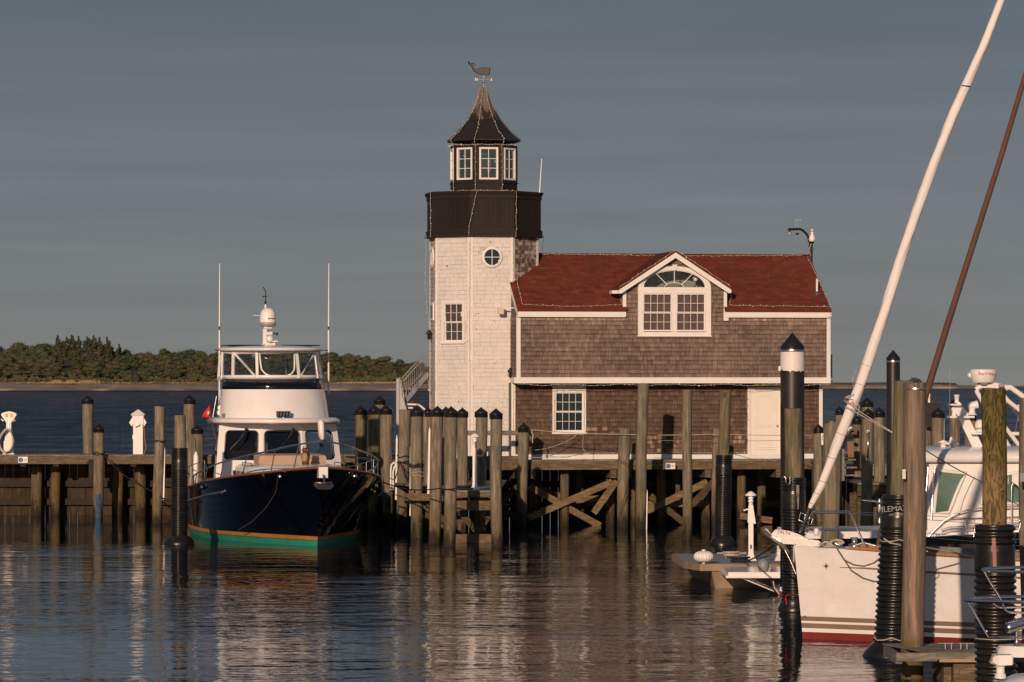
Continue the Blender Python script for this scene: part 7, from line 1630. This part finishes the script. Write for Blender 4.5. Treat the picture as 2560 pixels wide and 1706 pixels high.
def shore(name,Y0,xa,xb,prof,n=90,seed=1,mat=SAND,taper=None):
    rr=random.Random(seed); m=MB(); rows=[]
    for d,z in prof:
        rows.append([(lerp(xa,xb,i/n),Y0+d+6*mn.noise(Vector((i*.3,d*.05,seed)))*3,z*(1 if taper is None else taper(i/n))*(1+.25*mn.noise(Vector((i*.45,d*.02,seed+5)))*(z>0))) for i in range(n+1)])
    m.loft(rows,False,False,True); o=m.build(name,mat); o['kind']='structure'; return o
shore('beach',YS,-560,40,[(-8,-.5),(0,.1),(6,1.6),(30,2.2),(55,5.2),(75,7.2),(400,9),(1500,10)],140,1)
shore('far_spit',5000,-300,700,[(-10,-.6),(0,.1),(10,3.2),(60,5.2),(120,8.2),(500,8.6)],160,4,SAND,lambda t: 1.0 if t<.86 else max(.08,1-(t-.86)*9))
m=MB()
for px,w_ in ((2068,22),(2113,12)):
    q=P(px,0,3600); m.loft([[(q.x+a*w_*.18,WY(978)*.0+3300+b*6,z) for a,b in ((-1,0),(-.5,-1),(.5,-1),(1,0),(.4,1),(-.5,1))] for z in (-.3,)]+[[(q.x+a*w_*.12,3300+b*4,z) for a,b in ((-1,0),(-.5,-1),(.5,-1),(1,0),(.4,1),(-.5,1))] for z in (1.0,)],True,True,False)
o=m.build('rocks',simple('dark_rock',(.02,.02,.022),.9)); o['kind']='structure'
# trees of the far wood
def leafmat(name,a,b_,trans=.0):
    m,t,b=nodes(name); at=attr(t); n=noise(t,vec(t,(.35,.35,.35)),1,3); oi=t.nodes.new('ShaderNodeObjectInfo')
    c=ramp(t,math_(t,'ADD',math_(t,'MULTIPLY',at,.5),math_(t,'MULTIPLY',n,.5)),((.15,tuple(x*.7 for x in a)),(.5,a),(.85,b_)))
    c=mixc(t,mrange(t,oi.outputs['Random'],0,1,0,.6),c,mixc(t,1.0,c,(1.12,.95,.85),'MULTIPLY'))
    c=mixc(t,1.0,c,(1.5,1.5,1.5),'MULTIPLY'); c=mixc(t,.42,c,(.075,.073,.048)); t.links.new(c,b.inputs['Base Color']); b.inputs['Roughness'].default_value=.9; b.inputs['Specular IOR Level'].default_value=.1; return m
LV=[leafmat('olive_foliage',(.058,.066,.024),(.090,.096,.034)),leafmat('green_foliage',(.042,.066,.024),(.062,.096,.032)),leafmat('brown_budding_foliage',(.066,.060,.034),(.092,.082,.046)),leafmat('dark_pine_foliage',(.026,.030,.018),(.044,.046,.027)),leafmat('deep_green_foliage',(.034,.050,.022),(.052,.074,.030))]
BARK=simple('bark',(.06,.045,.035),.9)
def crown(kind,seed,hgt,wid):
    rr=random.Random(seed); m=MB(); blobs=[]
    if kind=='pine':
        for i in range(9): f=i/8; blobs.append((rr.uniform(-.12,.12)*wid,rr.uniform(-.1,.1)*wid,hgt*(.22+.74*f),wid*(.5*(1-f)**.7+.07),hgt*.09))
    else:
        n=rr.randint(9,13)
        for i in range(n):
            a=rr.random()*6.28; q=rr.random()**.5*.36; z=.35+.5*rr.random(); q*=1.0 if z<.75 else .6
            blobs.append((wid*q*math.cos(a),wid*q*math.sin(a),hgt*z,wid*rr.uniform(.19,.31),hgt*rr.uniform(.12,.19)))
        blobs.append((0,0,hgt*.55,wid*.33,hgt*.26)); blobs.append((0,0,hgt*.8,wid*.22,hgt*.16))
    for bx_,by_,bz_,br_,bh_ in blobs:
        nf=int(150 if kind!='pine' else 70)
        for _ in range(nf):
            u=rr.uniform(-1,1); a=rr.random()*6.28; s=math.sqrt(1-u*u); rad=rr.uniform(.72,1.08)
            nx,ny,nz=s*math.cos(a),s*math.sin(a),u
            c=Vector((bx_+nx*br_*rad,by_+ny*br_*rad,bz_+nz*bh_*rad)); sz=wid*rr.uniform(.014,.036)*(1 if kind!='pine' else 1.6)
            d1=Vector((rr.uniform(-1,1),rr.uniform(-1,1),rr.uniform(-1,1))).normalized(); nn=(Vector((nx,ny,nz*1.2+.3))+d1*.5).normalized(); t1=nn.cross(d1).normalized(); t2=nn.cross(t1)
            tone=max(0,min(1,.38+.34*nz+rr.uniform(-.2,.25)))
            k=[c+t1*sz*math.cos(x)*rr.uniform(.6,1.2)+t2*sz*math.sin(x)*rr.uniform(.6,1.2) for x in (0,1.26,2.5,3.77,5.0)]
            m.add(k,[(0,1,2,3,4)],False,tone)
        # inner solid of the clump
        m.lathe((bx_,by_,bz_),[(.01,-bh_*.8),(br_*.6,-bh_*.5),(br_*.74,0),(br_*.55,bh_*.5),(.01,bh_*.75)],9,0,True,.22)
    return m
def trunk(hgt,wid,seed,kind):
    rr=random.Random(seed); m=MB(); m.tube([(0,0,-1.5),(.1,0,hgt*.3),(rr.uniform(-.3,.3),0,hgt*.85)],wid*.022,6,wid*.006)
    if kind!='pine':
        for i in range(6): a=i*1.05+rr.random(); z=hgt*(.22+.07*i); m.tube([(0,0,z),(wid*.16*math.cos(a),wid*.16*math.sin(a),z+hgt*.14),(wid*.3*math.cos(a),wid*.3*math.sin(a),z+hgt*.24)],wid*.01,5,wid*.003)
    return m
proto=[]
for i,(kind,mt) in enumerate((('r',0),('r',1),('r',2),('pine',3),('r',4),('r',0),('r',2),('pine',3),('r',1))):
    hgt,wid=(1.0*30,24) if kind=='r' else (34,13)
    cm=crown(kind,100+i,hgt,wid); tm=trunk(hgt,wid,200+i,kind)
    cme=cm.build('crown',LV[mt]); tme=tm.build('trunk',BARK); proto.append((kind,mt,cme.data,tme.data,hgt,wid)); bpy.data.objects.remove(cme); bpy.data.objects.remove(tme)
LBL=['rounded olive-leaved tree of the far wood, one of many alike','fresh green rounded tree of the far wood, one of many alike','brownish bare-twigged tree of the far wood, one of many alike','dark pointed pine standing tall in the far wood, one of several alike','deep green dense tree of the far wood, one of many alike']
GRPN=['olive trees of the far wood','fresh green trees of the far wood','budding brown trees of the far wood','pines of the far wood','deep green trees of the far wood']
def put_tree(pi,x,y,z,h,ws=1):
    kind,mt,cme,tme,hg,wd=proto[pi]; o=thing('pine_tree' if kind=='pine' else 'broadleaf_tree',(x,y,z),LBL[mt],'tree',GRPN[mt]); s=h/hg
    o.scale=(s*ws,s*ws,s); o.rotation_euler=(0,0,random.random()*6.28)
    for nm,me in (('crown',cme),('trunk',tme)): c=bpy.data.objects.new(nm,me); COL.objects.link(c); c.parent=o
TOP=[(-40,850),(0,853),(48,849),(67,858),(93,848),(119,857),(146,853),(190,853),(231,851),(267,854),(290,862),(326,878),(381,877),(400,868),(420,865),(452,866),(500,869),(548,872),(640,868),(700,869),(760,872),(827,877),(887,879),(947,887),(1000,893),(1060,905),(1100,915)]
def topy(px):
    for i in range(len(TOP)-1):
        if TOP[i][0]<=px<=TOP[i+1][0]: t=(px-TOP[i][0])/(TOP[i+1][0]-TOP[i][0]); return lerp(TOP[i][1],TOP[i+1][1],t)
    return 915
rr=random.Random(5)
K=YS/F
for row,(dy,frac) in enumerate(((560,1.0),(430,.86),(300,.70),(200,.53),(120,.38))):
    px=-60+row*9
    while px<1090:
        ph=(958-topy(px))*frac*rr.uniform(.90,1.04); Y=YS+dy; zb=7.5+(7 if row==0 else 2.5 if row==1 else 0); h=(H+(HOR-(958-ph))/F*Y)-zb
        r=rr.random()
        inp=140<px<300 and row<=2
        if inp and r<.9: pi=3 if r<.45 else 7; 
        elif row==0: pi=rr.choice((0,4,2,4,0,8))
        elif row==1: pi=rr.choice((0,1,2,4,5))
        elif row==2: pi=rr.choice((0,5,1,2,6,8))
        else: pi=rr.choice((1,4,2,6,8,5))
        if proto[pi][0]=='pine': h*=rr.uniform(.98,1.10); ws=1.15; step=16
        else: ws=rr.uniform(.95,1.5)*(1.3 if row>2 else 1.1); step=rr.uniform(28,46)*ws*.8
        put_tree(pi,(px-1280)/F*Y,Y+rr.uniform(-25,25),zb,max(6,h),ws); px+=step
for px,py in ((146,841),(165,846),(181,844),(195,844),(217,845),(231,842),(250,846),(267,845)):
    Y=YS+520; zb=13; put_tree(3 if px%2 else 7,(px-1280)/F*Y,Y,zb,(H+(HOR-py)/F*Y)-zb,1.0)
# underwood and reeds
m=MB(); rr=random.Random(9)
for i in range(5200):
    px=rr.uniform(-60,1100); lay=rr.random(); Y=YS+85+lay*60; x=(px-1280)/F*Y; hh=(2.5+7*abs(mn.noise(Vector((px*.03,3,1))))+rr.uniform(0,2.5))*(.5+.7*lay); z0=7; sz=rr.uniform(.8,1.9)
    c=Vector((x,Y+rr.uniform(-4,4),z0+rr.uniform(-.5,hh)))
    d1=Vector((rr.uniform(-1,1),rr.uniform(-1,1),rr.uniform(-1,1))).normalized(); nn=(Vector((0,-1,.6))+d1*.7).normalized(); t1=nn.cross(d1).normalized(); t2=nn.cross(t1)
    m.add([c+t1*sz*math.cos(a)*rr.uniform(.6,1.2)+t2*sz*math.sin(a)*rr.uniform(.6,1.2) for a in (0,1.26,2.5,3.77,5.0)],[(0,1,2,3,4)],False,rr.random())
o=m.build('underwood',leafmat('underwood_leaves',(.040,.048,.018),(.075,.085,.028))); o['kind']='stuff'
m=MB(); m.loft([[( (px-1280)/F*(YS+640),YS+640,z*1.0 if z<8 else 8+(957-topy(px))*.26*.9 ) for px in range(-80,1120,20)] for z in (2,12)],False,False,True)
rows=[[((px-1280)/F*(YS+d),YS+d,(8 if q==0 else 8+(957-topy(px))*K*q*1.1)) for px in range(-80,1120,20)] for d,q in ((150,0),(330,.42),(600,.72),(900,.78),(1200,0))]
m=MB(); m.loft(rows,False,False,True); o=m.build('wooded_hill',LV[4]); o['kind']='structure'
m=MB(); rr=random.Random(12)
for i in range(2600):
    px=rr.choice((rr.uniform(120,250),rr.uniform(0,560),rr.uniform(820,1040))); Y=YS+rr.uniform(58,84); x=(px-1280)/F*Y; h=rr.uniform(.4,2.8)*(1 if 120<px<250 and mn.noise(Vector((px*.06,1,1)))>-.1 else .35); z0=6.2+(Y-YS-62)*.04
    m.add([(x-.35,Y,z0),(x+.35,Y,z0),(x+rr.uniform(-.5,.5),Y,z0+h)],[(0,1,2)],False,rr.random())
o=m.build('beach_grass',simple('dry_grass',(.27,.19,.10),.9,var=.3)); o['kind']='stuff'
for px,w_,h_ in ((340,24,26),(362,13,10)):
    q=P(px,958,YS+80); m=MB(); r2=random.Random(px)
    W=w_*K/2; Hh=h_*K
    m.lathe((q.x,YS+80,6.5),[(W*.6,0),(W*.85,Hh*.3),(W*.8,Hh*.6),(W*.4,Hh*.85),(.1,Hh*.95)],12,0,True,.3)
    for i in range(260):
        a=r2.random()*6.28; f=r2.random(); rad=W*(.6+.4*math.sin(math.pi*(f*.9+.1)))*(1.0 if f<.7 else (1-f)*2.6+.2); c=Vector((q.x+rad*math.cos(a),YS+80+rad*math.sin(a),6.5+Hh*f)); s=r2.uniform(.4,.9)
        m.add([c+Vector((r2.uniform(-s,s),r2.uniform(-s,s),r2.uniform(-s,s))) for _ in range(4)],[(0,1,2,3)],False,r2.random())
    o=m.build('shore_bush',LV[3]); tag(o,('large dark brown rounded bush' if w_>20 else 'small dark bush')+' at the top of the far beach','bush')
# bushes on the spit
for px,py,w_,lb in ((2286,940,44,'wind-shaped bush standing on the far spit behind the near pile'),(2355,957,70,'low scrub along the far spit right of the near pile')):
    Y=5100; q=P(px,py,Y); r2=random.Random(px); o=thing('spit_bush',(q.x,Y,4),lb,'bush'); top=q.z; W=w_/F*Y/2
    m=MB(); 
    for i in range(520):
        a=r2.uniform(-1,1); hh=(1-abs(a)**2.2)*(.75+.25*mn.noise(Vector((a*5,1,px)))); c=Vector((q.x+a*W,Y+r2.uniform(-6,6),6.5+(top-6.5)*hh*r2.random()**.8)); s=r2.uniform(.7,1.6)
        m.add([c+Vector((r2.uniform(-s,s),r2.uniform(-s,s),r2.uniform(-s,s))) for _ in range(4)],[(0,1,2,3)],False,r2.random())
    m.build('foliage',LV[4],o)
    m=MB(); m.tube([(q.x,Y,3.5),(q.x+1,Y,8)],.4,6,.2); m.build('trunk',BARK,o)
